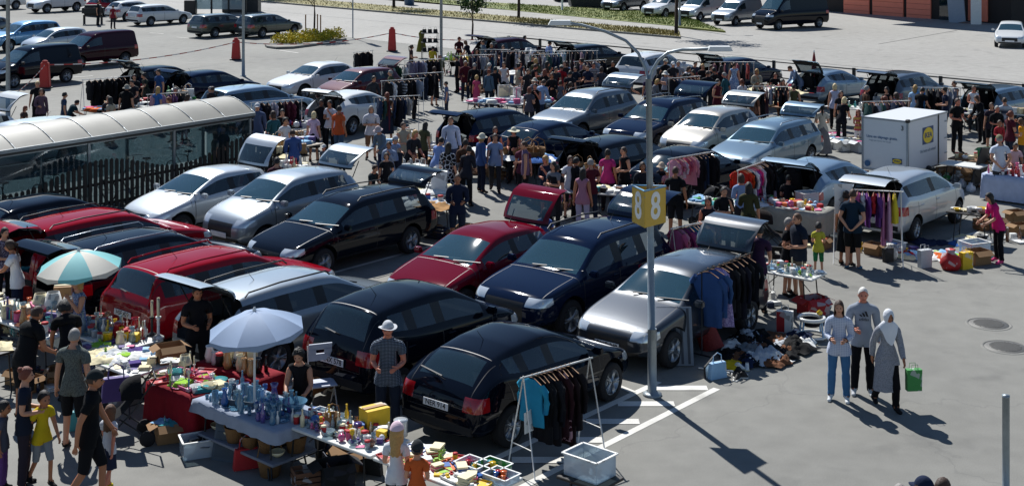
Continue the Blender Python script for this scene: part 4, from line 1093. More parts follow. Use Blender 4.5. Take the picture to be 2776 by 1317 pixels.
for k in range(8):
    p=uv((-1.7,23.6),-2.6,-1.2-2.42*k); seg('bay_line',p,uv(p,5.2,0),.11)
    p=uv((3.05,25.6),2.6,-1.2-2.42*k); 
    if k<5: seg('bay_line',p,uv(p,-5.0,0),.11)
p=at('P',690,40); seg('road_seam',at('P',300,-10),at('P',2776,225),.10,.004,mat('tar','#3c3c3c'))
for c,x,y,lab in (('F',2487,815,'round ribbed manhole cover, the one farther from the camera'),('P',2726,941,'round ribbed manhole cover nearest the steel post')):
    X,Y=at(c,x,y); m=MB(); m.lathe([(0,.016),(.30,.016),(.31,.010),(.37,.010),(.38,0)],32); 
    for k in range(-6,7): 
        w=sqrt(max(0,.28**2-(k*.045)**2)); m.box((k*.045,0,.019),(.022,2*w,.008),0,rz=0)
    r=empty('manhole_cover',(X,Y,.0),R(25),lab,'manhole cover','manhole covers in the lot'); m.build('lid',mat('cast_iron','#5c5b58',rough=.6,metal=.3,var=.2),r)
    m=MB(); m.lathe([(.38,0.0),(.385,.012),(.43,.008),(.44,0)],32); m.build('rim',KERB,r)
# steel post bottom right
X,Y=at('P',2727,1400); r=empty('steel_post',(X,Y,0),0,'tall round galvanised steel post near the lower right corner','post')
m=MB(); m.tube([(0,0,0),(0,0,1.60)],.048,16); m.build('tube',STEEL,r); m=MB(); m.lathe([(.05,1.59),(.05,1.615),(0,1.622)],16); m.build('cap',STEEL,r)
# foreground lamp with twin curved arms and the three sided sign
LX,LY=at('P',1768,1070); r=empty('street_lamp',(LX,LY,0),0,'tall galvanised lamp post with two curved arms carrying the yellow sign','street lamp')
m=MB(); m.tube([(0,0,0),(0,0,1.1)],.075,14); m.tube([(-.01,0,1.1),(-.06,0,5.25)],[.062,.050],14); m.build('pole',STEEL,r)
m=MB(); m.lathe([(.16,0),(.16,.03),(.11,.04),(.085,.07)],20); m.build('base_flange',STEEL,r)
def arm(pts,n): q=MB(); q.tube(pts,.027,8); q.build('arm',STEEL,r)
arm([(-.06,0,5.22),(-.10,.05,5.40),(-.22,.1,5.66),(-.42,.2,5.86),(-.75,.35,6.0),(-1.15,.5,6.1),(-1.4,.6,6.12)],0)
arm([(-.06,0,5.22),(-.0,.0,5.38),(.10,.0,5.55),(.26,.0,5.68),(.5,0,5.73),(.95,0,5.74)],0)
for x,y,z in ((-1.5,.64,6.13),(1.12,0,5.75)):
    q=MB(); q.box((0,0,0),(.42,.2,.075),taper=.8); q.box((0,0,-.041),(.36,.15,.008),1); o=q.build('lamp_head',[WHITEM,mat('lamp_glass','#c8ccd0',rough=.2)],r,(x,y,z))
s=empty('zone_sign',(LX,LY,0),0,'yellow three sided car park zone sign with white 8 on lamp post','sign')
YEL=mat('sign_yellow','#c9a33a',rough=.5,var=.05); SB=mat('sign_blue','#5e8fb0',rough=.5)
def onray(px,py,Y): # height and side position at a known distance
    k=Y/F_; return ((px-CX)*k,HC-(py-YH)*k)
A=(onray(1748,560,LY-.30)[0]-LX,-.30); B_=(onray(1719,560,LY+.12)[0]-LX-.03,.16); C_=(onray(1805,560,LY+.1)[0]-LX,.10)
zb,zt=2.84,3.44
def wallq(a,b,name,mm,t=.012):
    a=Vector((*a,0));b=Vector((*b,0)); d=(b-a); n=Vector((d.y,-d.x,0)).normalized(); q=MB()
    q.add([a+Vector((0,0,zb)),b+Vector((0,0,zb)),b+Vector((0,0,zt)),a+Vector((0,0,zt)),a-n*t+Vector((0,0,zb)),b-n*t+Vector((0,0,zb)),b-n*t+Vector((0,0,zt)),a-n*t+Vector((0,0,zt))],[(0,1,2,3),(7,6,5,4),(3,2,6,7),(0,4,5,1),(0,3,7,4),(1,5,6,2)])
    o=q.build('sign_panel',mm,s); mid=(a+b)/2+n*.004
    t_=link('numeral',text_mesh('numeral','8',.62,mat('sign_white','#e4e4e0',rough=.5),.002,.02),o,None,(mid.x,mid.y,(zb+zt)/2),(R(90),0,atan2(d.y,d.x)))
    t_.scale=(.85 if d.length>.4 else .5,1,1)
wallq(A,C_,'p',YEL); wallq(B_,A,'p',YEL); wallq(C_,B_,'p',YEL)
q=MB()
for a,b in ((A,C_),(B_,A),(C_,B_)): q.tube([(*a,zt+.005),(*b,zt+.005)],.016,5)
q.build('top_rim',SB,s)
q=MB(); q.tube([(-.05,0,zt-.1),(*A,zt-.1)],.01,5); q.tube([(-.05,0,zt-.1),(*C_,zt-.1)],.01,5); q.build('bracket',SB,s)
def lamp(c,x,y,h,lab,r_=.055,arm_=(1.2,0),head=True,nx=0,col=None):
    X,Y=at(c,x,y); r=empty('street_lamp',(X,Y,0),0,lab,'street lamp'); m=MB(); m.tube([(0,0,0),(0,0,1.0),(0,0,h)],[r_*1.5,r_*1.2,r_],10); m.build('pole',col or STEEL,r)
    m=MB(); m.lathe([(r_*2.4,0),(r_*2.4,.03),(r_*1.6,.05)],14); m.build('base_flange',STEEL,r)
    if head:
        m=MB(); m.tube([(0,0,h-.05),(arm_[0]*.4,arm_[1]*.4,h+.1),(arm_[0],arm_[1],h+.12)],.03,6); m.build('arm',STEEL,r); m=MB(); m.box((0,0,0),(.55,.25,.08),taper=.8); m.build('lamp_head',WHITEM,r,(arm_[0],arm_[1],h+.12),(0,0,atan2(arm_[1],arm_[0])))
    return X,Y
SX,SY=lamp('A1',60,980,6.0,'grey lamp post rising behind the bicycle shelter at left',.07,(.9,.3))
lamp('A1',1832,575,7.0,'lamp post beside the red barrier left of the planter',.06)
lamp('P',1196,238,7.0,'lamp post standing among the rearmost clothes racks',.06)
lamp('A3',400,90,8.0,'thin pale lamp post on the far lawn',.06,(.8,0),col=WHITEM)
lamp('A3',1285,210,7.5,'grey lamp post behind the street tree by parked vans',.06)
X,Y=at('A2',740,290); r=empty('sign_post',(X,Y,0),0,'street sign pole with dark tube shaped board by the planter','sign post')
m=MB(); m.tube([(0,0,0),(0,0,6.2)],.04,8); m.build('pole',STEEL,r); m=MB(); m.box((0,0,4.3),(.35,.12,.35)); m.build('small_sign',DSTEEL,r); m=MB(); m.lathe([(.0,4.7),(.2,4.7),(.2,6.6),(0,6.6)],14); m.build('board',mat('dark_green_board','#1a2422',rough=.5),r)
# red barriers
RB=mat('barrier_red','#b3201c',rough=.45,var=.08)
BAR=[]
for c,x,y,lab,hh in (('P',122,240,'red plastic traffic barrier column in front of the black van',1.12),('P',640,163,'red plastic traffic barrier column tied to the lamp post',1.05),('P',1063,140,'tall red traffic barrier column on the street behind the clothes stalls',1.25),('A4',1885,162,'red traffic barrier column beside the white car at far right',1.1)):
    X,Y=at(c,x,y); r=empty('traffic_barrier',(X,Y,0),0,lab,'barrier','red barrier columns'); BAR.append((X,Y))
    m=MB(); m.box((0,0,.03),(.62,.5,.06)); link('base',bevel_mesh(m.mesh('base',[BLK]),.015),r,[BLK])
    m=MB(); m.box((0,0,.06+hh*.5),(.48,.34,hh),taper=.72); m.box((0,0,.06+hh+.05),(.26,.2,.10),taper=.8); m.box((0,-.14,.35),(.3,.06,.2)); link('column',bevel_mesh(m.mesh('column',[BLK]),.03,2),r,[RB])
def tape(a,b,lab,z0=.95,z1=.95,sag=.12):
    a=Vector((*a,z0));b=Vector((*b,z1)); m=MB(); n=24
    def fn(u,v):
        p=a.lerp(b,u); p.z-=sag*4*u*(1-u)+.05*v; return p
    q=MB()
    vs=[fn(i/n,j) for i in range(n+1) for j in (0,1)]
    q.add(vs,[(2*i,2*i+1,2*i+3,2*i+2) for i in range(n)])
    for i in range(n): q.m[i]=i%2
    o=q.build('barrier_tape',[mat('tape_red','#b02a2a',rough=.5),mat('tape_white','#d8d0cc',rough=.5)]); return tag(o,lab,'tape')
FA=at('P',1380,152)
tape((SX,SY+.1),BAR[0],'red and white tape from lamp post to first barrier',1.2,1.1)
tape(BAR[0],BAR[1],'red and white tape behind the black clothes rack',1.1,1.0,.3)
tape(BAR[1],BAR[2],'red and white tape in front of the planter',1.0,1.1,.35)
tape(BAR[2],FA,'red and white tape running to the railing end',1.1,1.1,.3)
tape(BAR[3],(BAR[3][0]-6,BAR[3][1]+4.5),'red and white tape in shade beside the garages',.9,.9,.25)
# railing between the market and the street
P0=Vector(at('P',1375,152)); P1=Vector(at('P',2850,312)); r=empty('railing',(P0.x,P0.y,0),0,'long dark steel railing between the market cars and the street','railing')
DK=mat('railing_dark','#1c1e20',rough=.5,metal=.2); d=(P1-P0); dn=d.normalized(); n=d.length/4.3
for px_ in (1380,1464,1590,1715,1905,2098,2315,2550,2776):
    q_=Vector(at('P',px_,152+(px_-1375)*160/1475)); p=dn*((q_-P0).dot(dn)); m=MB(); m.box((0,0,.56),(.13,.10,1.14)); o=m.build('post',DK,r,(p.x,p.y,0),(0,0,atan2(dn.y,dn.x)))
for z in (1.08,.72,.36):
    m=MB(); m.tube([(0,0,z),(dn.x*n*4.3,dn.y*n*4.3,z)],.036,6); m.build('rail',DK,r)
# trees
BARK=mat('bark','#33281f',rough=.95,var=.3,scale=20,bump=.8); LEAF=[mat('leaf_%d'%i,c,rough=.6,var=.35,scale=3) for i,c in enumerate(('#2c4420','#3d5a28','#22361a'))]
def tree(name,x,y,h,r0,crown_z,lab,seed,n=1500,squash=.9,trunk=.07,stakes=False):
    r=random.Random(seed); root=empty(name,(x,y,0),0,lab,'tree'); m=MB()
    m.tube([(0,0,0),(.04,.02,crown_z*.6),(0,.03,crown_z+.3),(.05,0,h*.8)],[trunk,trunk*.8,trunk*.55,trunk*.2],8)
    for k in range(9):
        a=r.uniform(0,6.28); z=crown_z+r.uniform(-.1,.5)*(h-crown_z); q=r0*r.uniform(.5,.9); m.tube([(0,0,z*.9),(cos(a)*q*.5,sin(a)*q*.5,z+.2),(cos(a)*q,sin(a)*q,z+.5)],[trunk*.4,trunk*.25,.008],5)
    m.build('trunk',BARK,root); c=MB(); cl=[]
    for k in range(26):
        a=r.uniform(0,6.28); u=r.uniform(-1,1); q=r0*r.uniform(.35,.95); s=sqrt(1-u*u); cl.append(Vector((cos(a)*s*q,sin(a)*s*q,(crown_z+h)/2+u*(h-crown_z)/2*squash*r.uniform(.6,1))))
    for k in range(n):
        o=r.choice(cl); d=Vector((r.gauss(0,1),r.gauss(0,1),r.gauss(0,.8)))*r0*.17; p=o+d; s=r.uniform(.06,.15)
        a1=Vector((r.uniform(-1,1),r.uniform(-1,1),r.uniform(-.5,1))).normalized(); b1=a1.cross(Vector((r.uniform(-1,1),r.uniform(-1,1),r.uniform(-1,1)))).normalized()
        c.add([p-a1*s,p+b1*s*.55,p+a1*s,p-b1*s*.55],[(0,1,2,3)],r.randint(0,2))
    c.build('crown',LEAF,root)
    return root
X,Y=at('A2',448,290); tree('street_tree',X,Y,5.2,1.3,2.5,'young tree with stakes in the yellow shrub planter',5)
for k,(dx,dy) in enumerate(((-.55,.1),(.15,.5),(.45,-.2))):
    m=MB(); m.tube([(0,0,0),(0,0,1.5)],.04,7); o=m.build('tree_stake',WOOD,None,(X+dx,Y+dy,0)); tag(o,['leftmost dark wooden stake beside the planter tree','rear dark wooden stake behind the planter tree','right dark wooden stake beside the planter tree'][k],'stake')
X,Y=at('P',1280,108); tree('street_tree',X,Y,4.6,1.15,1.55,'small round leafy tree behind the open maroon van',6,1800)
X,Y=at('A3',1258,272); tree('street_tree',X,Y,8.5,2.1,4.2,'slim tree on the verge shading the street near the vans',7,3200,trunk=.13)
X,Y=at('A3',72,150); tree('street_tree',X,Y,8.5,2.2,4.2,'verge tree standing left of the thin pale lamp post',8,2600,trunk=.12)
X,Y=at('A2',1048,68); tree('street_tree',X,Y,8.0,1.8,4.4,'lawn tree farthest back near the blue drum',9,2000,trunk=.14)
X,Y=at('P',735,-2); tree('street_tree',X,Y,7.5,2.2,3.5,'tree beyond the upper left street edge',10,2000,trunk=.12)
X,Y=at('A2',1165,48); m=MB(); m.lathe([(.0,0),(.42,0),(.45,1.5),(.42,1.6),(0,1.62)],16); tag(m.build('drum',mat('drum_blue','#3a5878',rough=.5),None,(X,Y,0)),'blue cylindrical drum on the far lawn','drum')
X,Y=at('A2',835,2); m=MB(); m.lathe([(0,-.0),(.7,.1),(.75,.5),(.4,.9),(0,1.0)],14); tag(m.build('round_bin',BLK,None,(X,Y,0)),'dark rounded bin at the top of the street','bin')
# planter island
pl=[at('A2',*p) for p in ((78,352),(95,366),(160,374),(290,370),(430,352),(560,332),(690,306),(690,292),(600,290),(420,298),(250,312),(140,330))]
sheet('planter_kerb',pl,.14,KERB,thick=.14); cx_=sum(p[0] for p in pl)/len(pl); cy_=sum(p[1] for p in pl)/len(pl)
sheet('planter_soil',[(cx_+(x-cx_)*.95,cy_+(y-cy_)*.90) for x,y in pl],.146,mat('gravel','#8f8b84',rough=.95,var=.35,scale=4))
YL=[mat('shrub_yellow_%d'%i,c,rough=.7,var=.3,scale=6) for i,c in enumerate(('#b7a51c','#8f8a1e','#cdbb34'))]
for k,(x,y) in enumerate(((178,342),(245,345),(262,330),(310,345),(345,332),(385,335),(400,318),(460,330),(475,312),(520,325),(545,308),(590,315),(620,300),(560,298),(430,300),(300,318))):
    r=random.Random(k+50); X,Y=at('A2',x,y); c=MB(); rr=r.uniform(.42,.6)
    for j in range(260):
        d=Vector((r.gauss(0,1),r.gauss(0,1),abs(r.gauss(0,1)))).normalized()*rr*r.uniform(.5,1.05); p=Vector((d.x,d.y,d.z*1.15)); s=r.uniform(.04,.09)
        a1=Vector((r.uniform(-1,1),r.uniform(-1,1),r.uniform(0,1))).normalized(); b1=a1.cross(Vector((r.uniform(-1,1),r.uniform(-1,1),.3))).normalized()
        c.add([p-a1*s,p+b1*s*.6,p+a1*s,p-b1*s*.6],[(0,1,2,3)],r.randint(0,2))
    root=empty('yellow_shrub',(X,Y,.14),0,'bright yellow leafy shrub in the kerbed planter island','shrub','yellow shrubs in the planter'); c.build('foliage',YL,root)
    m=MB(); [m.tube([(0,0,0),(cos(a)*.15,sin(a)*.15,.3)],.012,4) for a in (0,2,4)]; m.build('stems',BARK,root)
# garages with orange doors
GA=Vector(at('P',2215,30)); GB_=Vector(at('P',2545,54)); gd=(GB_-GA).normalized(); gn=Vector((gd.y,-gd.x)); 
if gn.y>0: gn=-gn
ga=atan2(gd.y,gd.x); r=empty('garage_building',(GA.x,GA.y,0),ga,'garage building with orange roller doors and dark pillars behind the black van','building')
WL=(GB_-GA).length; H=17  # upper storeys stay out of view, raised only to lengthen the cast shadow
ORG=mat('door_orange','#f5866a',rough=.6,var=.12,scale=3); BRK=mat('wall_dark','#2a2320',rough=.8,var=.2); 
m=MB(); m.box((WL/2+2,6.1,H/2),(WL+8,12,H)); m.build('wall',BRK,r)
m=MB(); m.box((WL/2+2,4.9,H+.1),(WL+8.6,14.9,.25)); m.build('roof',mat('shade_roof','#3a3a3a',rough=.9),r)  # unseen overhang, added to throw shade on the ground before the doors
def lx(px,py):
    p=Vector(at('P',px,py)); return (p-GA).dot(gd)
for a,b in ((2277,2351),(2361,2450),(2460,2530)):
    a_=lx(a,36+(a-2278)*.063); b_=lx(b,36+(b-2278)*.063); m=MB(); m.box(((a_+b_)/2,.04,1.7),(b_-a_,.12,3.4)); 
    for k in range(8): m.box(((a_+b_)/2,-.024,.25+k*.42),(b_-a_-.05,.012,.03),1)
    m.build('roller_door',[ORG,mat('door_seam','#b0503a',rough=.7)],r)
m=MB(); m.box((lx(2560,56),-.05,1.5),(1.1,.1,3.0)); m.build('window',GLASS,r)
m=MB(); m.box((lx(2625,64),-.03,1.7),(1.6,.1,3.2)); m.build('orange_door',ORG,r)
X,Y=at('P',2592,62); m=MB(); m.box((0,0,1.25),(1.4,.08,2.5)); o=m.build('leaning_board',mat('board_grey','#8c95a0',rough=.6,var=.1),None,(X,Y-.3,0),(R(-10),R(-12),ga)); tag(o,'large pale grey board leaning against the garages','board')
X,Y=at('P',2641,66); m=MB(); m.box((0,0,1.2),(.75,.06,2.4)); o=m.build('white_door_panel',WHITEM,None,(X,Y-.4,0),(0,0,ga+.9)); tag(o,'tall white door panel standing open beside the garages','door')
q=Vector(at('P',2655,22)); m=MB(); m.box((14,5,11),(28,10,22)); o=m.build('side_building',mat('plaster_tan','#7c6a58',rough=.85,var=.1),None,(q.x,q.y,0),(0,0,R(50))); tag(o,'brownish rendered building at the upper right corner','building')
# skip and bins at the far lot
X,Y=at('P',1615,20); r=empty('waste_container',(X,Y,0),.1,'dark green waste container left of the grey off-roader','container'); m=MB(); m.box((0,0,.7),(4.4,1.8,1.2),taper=1.08); m.build('tub',mat('skip_green','#1d2623',rough=.6),r); m=MB(); m.box((0,0,1.35),(4.9,2.1,.08)); m.build('lid',BLK,r)
X,Y=at('P',1552,4); r=empty('waste_container',(X,Y,0),.1,'dark waste container left of the dark green one','container'); m=MB(); m.box((0,0,.7),(3.4,1.8,1.2),taper=1.08); m.build('tub',BLK,r); m=MB(); m.box((0,0,1.35),(3.7,2.0,.08)); m.build('lid',BLK,r)
# glass bus shelter top left
X,Y=at('P',600,38); r=empty('bus_shelter',(X,Y,0),R(-6),'glass shelter with dark posts at the top of the far car park','shelter')
for x in (-2.2,-.8,.6,2.0):
    m=MB(); m.box((x,0,1.3),(.12,.12,2.6)); m.build('post',DK,r)
for x in (-1.5,-.1,1.3):
    m=MB(); m.box((x,.0,1.35),(1.26,.02,2.0)); m.build('pane',CG,r)
m=MB(); m.box((-.1,.4,2.65),(4.8,1.8,.12)); m.build('roof',DSTEEL,r)
X,Y=at('A1',1820,92); m=MB(); m.box((0,0,1.2),(2.9,1.4,2.4)); o=link('kiosk_box',bevel_mesh(m.mesh('kiosk_box',[BLK]),.03),None,[mat('box_dark','#22262a',rough=.5)],(X,Y,0)); tag(o,'dark utility box right of the glass shelter','box')
X,Y=at('A1',1435,108); m=MB(); m.box((0,0,.55),(.9,.7,1.1)); o=link('litter_bin',bevel_mesh(m.mesh('litter_bin',[BLK]),.05),None,[BLK],(X,Y,0)); tag(o,'dark litter bin left of the glass shelter','bin')
# bicycle shelter with a barrel roof
EC=Vector(at('P',684,308,2.0)); sh=empty('bicycle_shelter',(EC.x,EC.y,0),R(90-38),'long glazed bicycle shelter with curved translucent white roof','shelter')
# local x runs along the shelter away from the camera, the shelter lies towards -x ; local +y is its back
SL=17.0; SW=2.15; ALU=mat('shelter_aluminium','#868c90',rough=.4,metal=.6); POLY,NN,LL=newmat('polycarbonate'); bb=NN['Principled BSDF']; bb.inputs['Base Color'].default_value=(*lin('#b5b1a4'),1); bb.inputs['Roughness'].default_value=.45; bb.inputs['Transmission Weight'].default_value=.0
n_=NN.new('ShaderNodeTexNoise'); n_.inputs['Scale'].default_value=1.3; tc_=NN.new('ShaderNodeTexCoord'); mx_=NN.new('ShaderNodeMix'); mx_.data_type='RGBA'; mx_.inputs[6].default_value=(*lin('#6c6a63'),1); mx_.inputs[7].default_value=(*lin('#989589'),1); LL.new(tc_.outputs['Object'],n_.inputs['Vector']); LL.new(n_.outputs[0],mx_.inputs[0]); LL.new(mx_.outputs[2],bb.inputs['Base Color'])
nb=15
for k in range(nb):
    x0=-SL*k/nb; x1=-SL*(k+1)/nb+.03; m=MB()
    m.grid(lambda u,v:(x0+(x1-x0)*u,-.12+(SW+.24)*v,2.02+.40*sin(pi*v)),1,12); m.grid(lambda u,v:(x1+(x0-x1)*u,-.12+(SW+.24)*v,2.0+.40*sin(pi*v)),1,12); m.build('roof_panel',POLY,sh)
    m=MB(); m.tube([(x0,-.12+(SW+.24)*v/10,2.03+.40*sin(pi*v/10)) for v in range(11)],.013,6); m.build('roof_rib',ALU,sh)
for y in (-.12,SW+.12):
    m=MB(); m.box((-SL/2,y,2.0),(SL,.05,.09)); m.box((-SL/2,y+(.02 if y>0 else .02),1.92),(SL,.03,.06),1); m.build('gutter',[ALU,BLK],sh)
for k in range(7):
    x=-.1-(SL-.2)*k/6
    for y in (0,SW):
        m=MB(); m.box((x,y,1.0),(.07,.07,2.0)); m.build('post',ALU,sh)
for k in range(6):
    x0=-.14-(SL-.2)*k/6; x1=-.06-(SL-.2)*(k+1)/6
    for y in (0,SW):
        m=MB(); m.box(((x0+x1)/2,y,1.15),(x0-x1,.012,1.45)); m.build('pane',glassmat('shelter_glass',tint=(.06,.08,.09),tr=.8),sh); m=MB(); m.box(((x0+x1)/2,y,1.86),(x0-x1,.03,.04)); m.build('glazing_bar',ALU,sh)
m=MB(); m.box((.0,SW/2,1.1),(.012,SW-.1,1.6)); m.build('pane',MATS['shelter_glass'],sh)
FP=mat('fence_dark','#1f1a17',rough=.8,var=.25); fr=empty('picket_fence',(EC.x,EC.y,0),R(90-38),'dark wooden picket fence with wavy top along the bicycle shelter','fence')
nn=95
for k in range(nn):
    x=.4-k*.165; hh=1.22+.24*cos(2*pi*x/5.2+.6); m=MB(); m.box((x,-.55,hh/2),(.10,.028,hh)); m.box((x,-.55,hh+.02),(.10,.028,.04),taper=.4); m.build('picket',FP,fr)
for z in (.3,.85): m=MB(); m.box((.4-nn*.165/2,-.51,z),(nn*.165,.04,.07)); m.build('rail',FP,fr)
def bike(i,x):
    r=empty('bicycle',(0,0,0),0,None,'bicycle'); m=MB()
    p=sh.matrix_basis@Vector((x,1.1,0)); r.location=p; r.rotation_euler=(0,R(4),sh.rotation_euler.z+R(90))
    m.tube([(-.32,0,.33),(-.1,0,.85),(.42,0,.88),(-.05,0,.32),(-.32,0,.33)],.018,6); m.tube([(-.05,0,.32),(-.18,0,.95)],.016,6); m.tube([(.62,0,.33),(.40,0,1.0)],.017,6); m.build('frame',[pm('black',True),pm('red',True),pm('silver',True),pm('teal',True)][i%4],r)
    m=MB(); m.tube([(.32,-.28,1.02),(.42,-.1,1.04),(.42,.1,1.04),(.32,.28,1.02)],.013,6); m.build('handlebar',CHROME,r); m=MB(); m.box((-.2,0,.98),(.26,.14,.05),taper=.7); m.build('saddle',BLK,r)
    for q in (-.47,.62):
        m=MB(); m.lathe([(.31,-.018),(.34,0),(.31,.018),(.31,-.018)],24); 
        for k in range(10): a=2*pi*k/10; m.tube([(0,0,0),(.31*cos(a),.31*sin(a),0)],.003,3)
        m.build('wheel',TYRE,r,(q,0,.34),(R(90),0,0))
    return r
for i in range(9):
    r=bike(i,-1.6-i*1.5); tag(r,f'parked {["black","red","silver","teal"][i%4]} bicycle standing inside the glazed shelter, {ORD[i]} from its right end')
# ---------------- cars where they stand
PB=paint('black','#080d18',0); PN=paint('night_blue','#0c1830',0); PS=paint('silver','#8d969d',.55); PW=paint('white','#c9ccce',.05); PR=paint('red','#860a1a',0); PDG=paint('dark_grey','#272e37',.4); PDR=paint('dark_red','#4a0a18',.15)
PG=paint('grey','#5d666e',.5); PGG=paint('grey_green','#3d4643',.4); PBS=paint('blue_silver','#7c93a6',.5); PLB=paint('light_blue','#4f87b0',.4); PBG=paint('beige_silver','#aaa69c',.45); PRD=paint('deep_red','#62061a',0); PMB=paint('mid_blue_grey','#5b7486',.45); PSW=paint('silver_white','#b4bbc0',.4); PMR=paint('maroon','#2c0a18',0)
row='cars parked in the market rows'
car('parked_car','compact',.17,21.95,40,PB,'black hatchback with plate NER 914 behind the A-frame clothes rack',plate_r='NER 914',sc=.97)
car('parked_car','city',-1.65,23.7,40,PB,'black hatchback with plate KNX 578 behind the man in plaid',plate_r='KNX 578',sc=1.06)
car('parked_car','wagon',-3.85,25.15,40,PS,'silver estate with white tailgate raised behind the blue parasol',opn=True,ang=84,rails=BLK)
car('parked_car','wagon',-5.6,26.7,40,PR,'red estate with closed rear window behind the candle table',plate_r='HSE 429',rails=PR)
car('parked_car','wagon',-7.4,28.3,40,PB,'black estate with silver roof rails behind the striped parasol',opn=True,ang=70,rails=RIM)
car('parked_car','wagon',-8.9,30.2,40,PR,'red estate with raised tailgate between two black cars at left',opn=True,ang=66,rails=BLK)
car('parked_car','hatch',-10.6,31.9,40,PB,'black car beside the picket fence at the left edge')
car('parked_car','hatch',3.05,25.6,220,PDG,'grey hatchback with clothes hung along its side and plate OUG 849',plate_f='OUG 849',opn=True,ang=84)
car('parked_car','suv',1.3,27.3,220,PN,'dark blue people carrier with roof rails and plate OTJ 759',plate_f='OTJ 759',opn=True,ang=86,rails=BLK)
car('parked_car','compact',-.7,28.3,220,PRD,'red hatchback nose to nose with the black hatchbacks, tailgate up',opn=True,ang=86)
car('parked_car','wagon',-3.9,31.6,220,PB,'black estate facing the camera with its tailgate lifted over shoppers',opn=True,ang=80,rails=BLK)
car('parked_car','city',-5.6,33.6,220,PS,'silver hatchback with arched tailgate beside the black estate',opn=True,ang=86,sc=1.07)
car('parked_car','compact',-7.85,34.9,220,PSW,'pale silver hatchback nearest the end of the bicycle shelter',opn=True,ang=90)
car('parked_car','suv',2.6,48.7,220,PG,'grey off-roader facing the camera beside the crowd in the middle',opn=True,ang=84,rails=BLK)
car('parked_car','suv',5.0,46.4,220,PN,'dark blue off-roader with its rear door up by the crowd',opn=True,ang=84,rails=RIM)
car('parked_car','city',6.5,44.6,220,PBG,'beige silver hatchback between the dark off-roader and grey estate',sc=1.07,opn=True,ang=84)
car('parked_car','wagon',7.9,42.6,220,PMB,'grey estate with roof rails left of the woman in beige top',opn=True,ang=84,rails=RIM)
car('parked_car','sedan',5.1,38.6,40,PB,'black saloon behind the rack of pink clothes',)
car('parked_car','wagon',3.3,40.3,40,PB,'black estate parked left of the black saloon',opn=True,ang=76)
car('parked_car','compact',1.3,43.4,40,PN,'dark blue hatchback behind the woman in a sun hat')
car('parked_car','wagon',-.4,45.9,40,PN,'dark estate with tailgate raised over the man in white shirt',opn=True,ang=70)
car('parked_car','compact',8.45,36.7,40,PBS,'pale blue hatchback with open boot beside the white trailer',opn=True,ang=62)
car('parked_car','mpv',10.05,34.75,40,PSW,'pale silver compact people carrier with open boot and pink clothes',opn=True,ang=62)
car('parked_car','compact',-5.75,50.75,33,PW,'white hatchback side on behind the man with crossed arms',opn=True,ang=62)
car('parked_car','city',-6.4,57.2,222,PDR,'dark red hatchback facing left with its tailgate lifted',opn=True,ang=85)
car('parked_car','sedan',-8.6,60.0,222,PW,'white saloon facing left beside the dark red hatchback')
car('parked_car','wagon',-9.7,52.2,40,PBS,'pale blue estate behind the far end of the shelter roof',)
car('parked_car','hatch',-12.5,57.2,40,PN,'dark blue hatchback with white lined boot lid and red cloth inside',opn=True,ang=64)
car('parked_car','hatch',-14.9,58.9,40,PB,'black hatchback with tailgate high beside the man in blue shirt',opn=True,ang=80)
car('parked_car','hatch',-18.3,44.5,220,PW,'white hatchback with raised boot lid at the left edge',opn=True,ang=85)
car('parked_car','wagon',-15.6,42.7,220,PSW,'pale silver car just behind the shelter roof at left',)
car('parked_car','suv',0.1,70.0,46,PMR,'maroon high car with black tailgate up at the back row',opn=True,ang=76,rails=None,rimdark=True)
car('parked_car','wagon',4.1,68.4,46,PB,'black estate with pale roof in the back row of stalls',opn=True,ang=82)
car('parked_car','suv',6.6,62.7,38,PW,'white off-roader seen from behind with red rear lamps',plate_r='')
car('parked_car','wagon',10.4,62.2,46,PN,'dark blue estate behind the clothes rack near the railing',opn=True,ang=84)
car('parked_car','compact',13.5,57.7,46,PBS,'silver blue hatchback behind the closed red parasol',opn=True,ang=82)
car('parked_car','suv',16.0,55.1,46,PG,'grey off-roader with very large dark tailgate up by the railing',opn=True,ang=72)
car('parked_car','wagon',18.9,52.2,46,PMB,'blue grey estate with open tailgate at the right edge of the market',opn=True,ang=80)
far=dict(far=True)
car('parked_van','panelvan',-22.5,63.9,220,PB,'black delivery van behind the nearest red barrier column',cat='van',far=True)
car('parked_van','panelvan',-21.9,71.5,219,PMR,'dark maroon van with roof bars next to the black van',cat='van',far=True)
car('parked_car','city',-25.8,77.2,220,PSW,'white and black small car behind the maroon van',**far)
car('parked_car','suv',-28.7,80.0,220,PLB,'light blue off-roader at the upper left corner',**far)
car('parked_car','hatch',-33.8,86.0,220,PG,'grey car cut by the left edge behind the light blue off-roader',**far)
car('parked_car','suv',-36.9,110.5,220,PW,'white off-roader at the very top left of the far car park',**far)
car('parked_car','suv',-42.6,112.6,220,PW,'white car in the top left corner beside a white off-roader',**far)
car('parked_car','hatch',-31.2,107,40,PR,'red car behind the person with the dark cart',**far)
car('parked_car','hatch',-28.3,102.5,40,PW,'white hatchback left of the long white estate',**far)
car('parked_car','wagon',-25.3,98.1,41,PW,'long white estate seen from its right rear at top left',**far)
car('parked_car','wagon',-18.8,89.0,40,PGG,'left one of two dark grey green estates beyond the red barrier',rimdark=False,**far)
car('parked_car','wagon',-15.8,88.9,38,PGG,'right one of two dark grey green estates, beside the planter',**far)
car('parked_car','suv',9.25,111.8,222,PG,'grey off-roader at the top beside the waste container',**far)
car('parked_car','suv',11.9,105.2,222,PW,'white off-roader behind the slim street tree',**far)
car('parked_van','panelvan',14.2,102.5,222,PSW,'smaller silver van in the row left of the black van',cat='van',far=True)
car('parked_van','panelvan',16.2,98.3,224,PS,'silver van parked directly left of the large black van',cat='van',far=True)
car('parked_van','largevan',19.3,94.9,238,PB,'large black delivery van in front of the orange garages',cat='van',far=True)
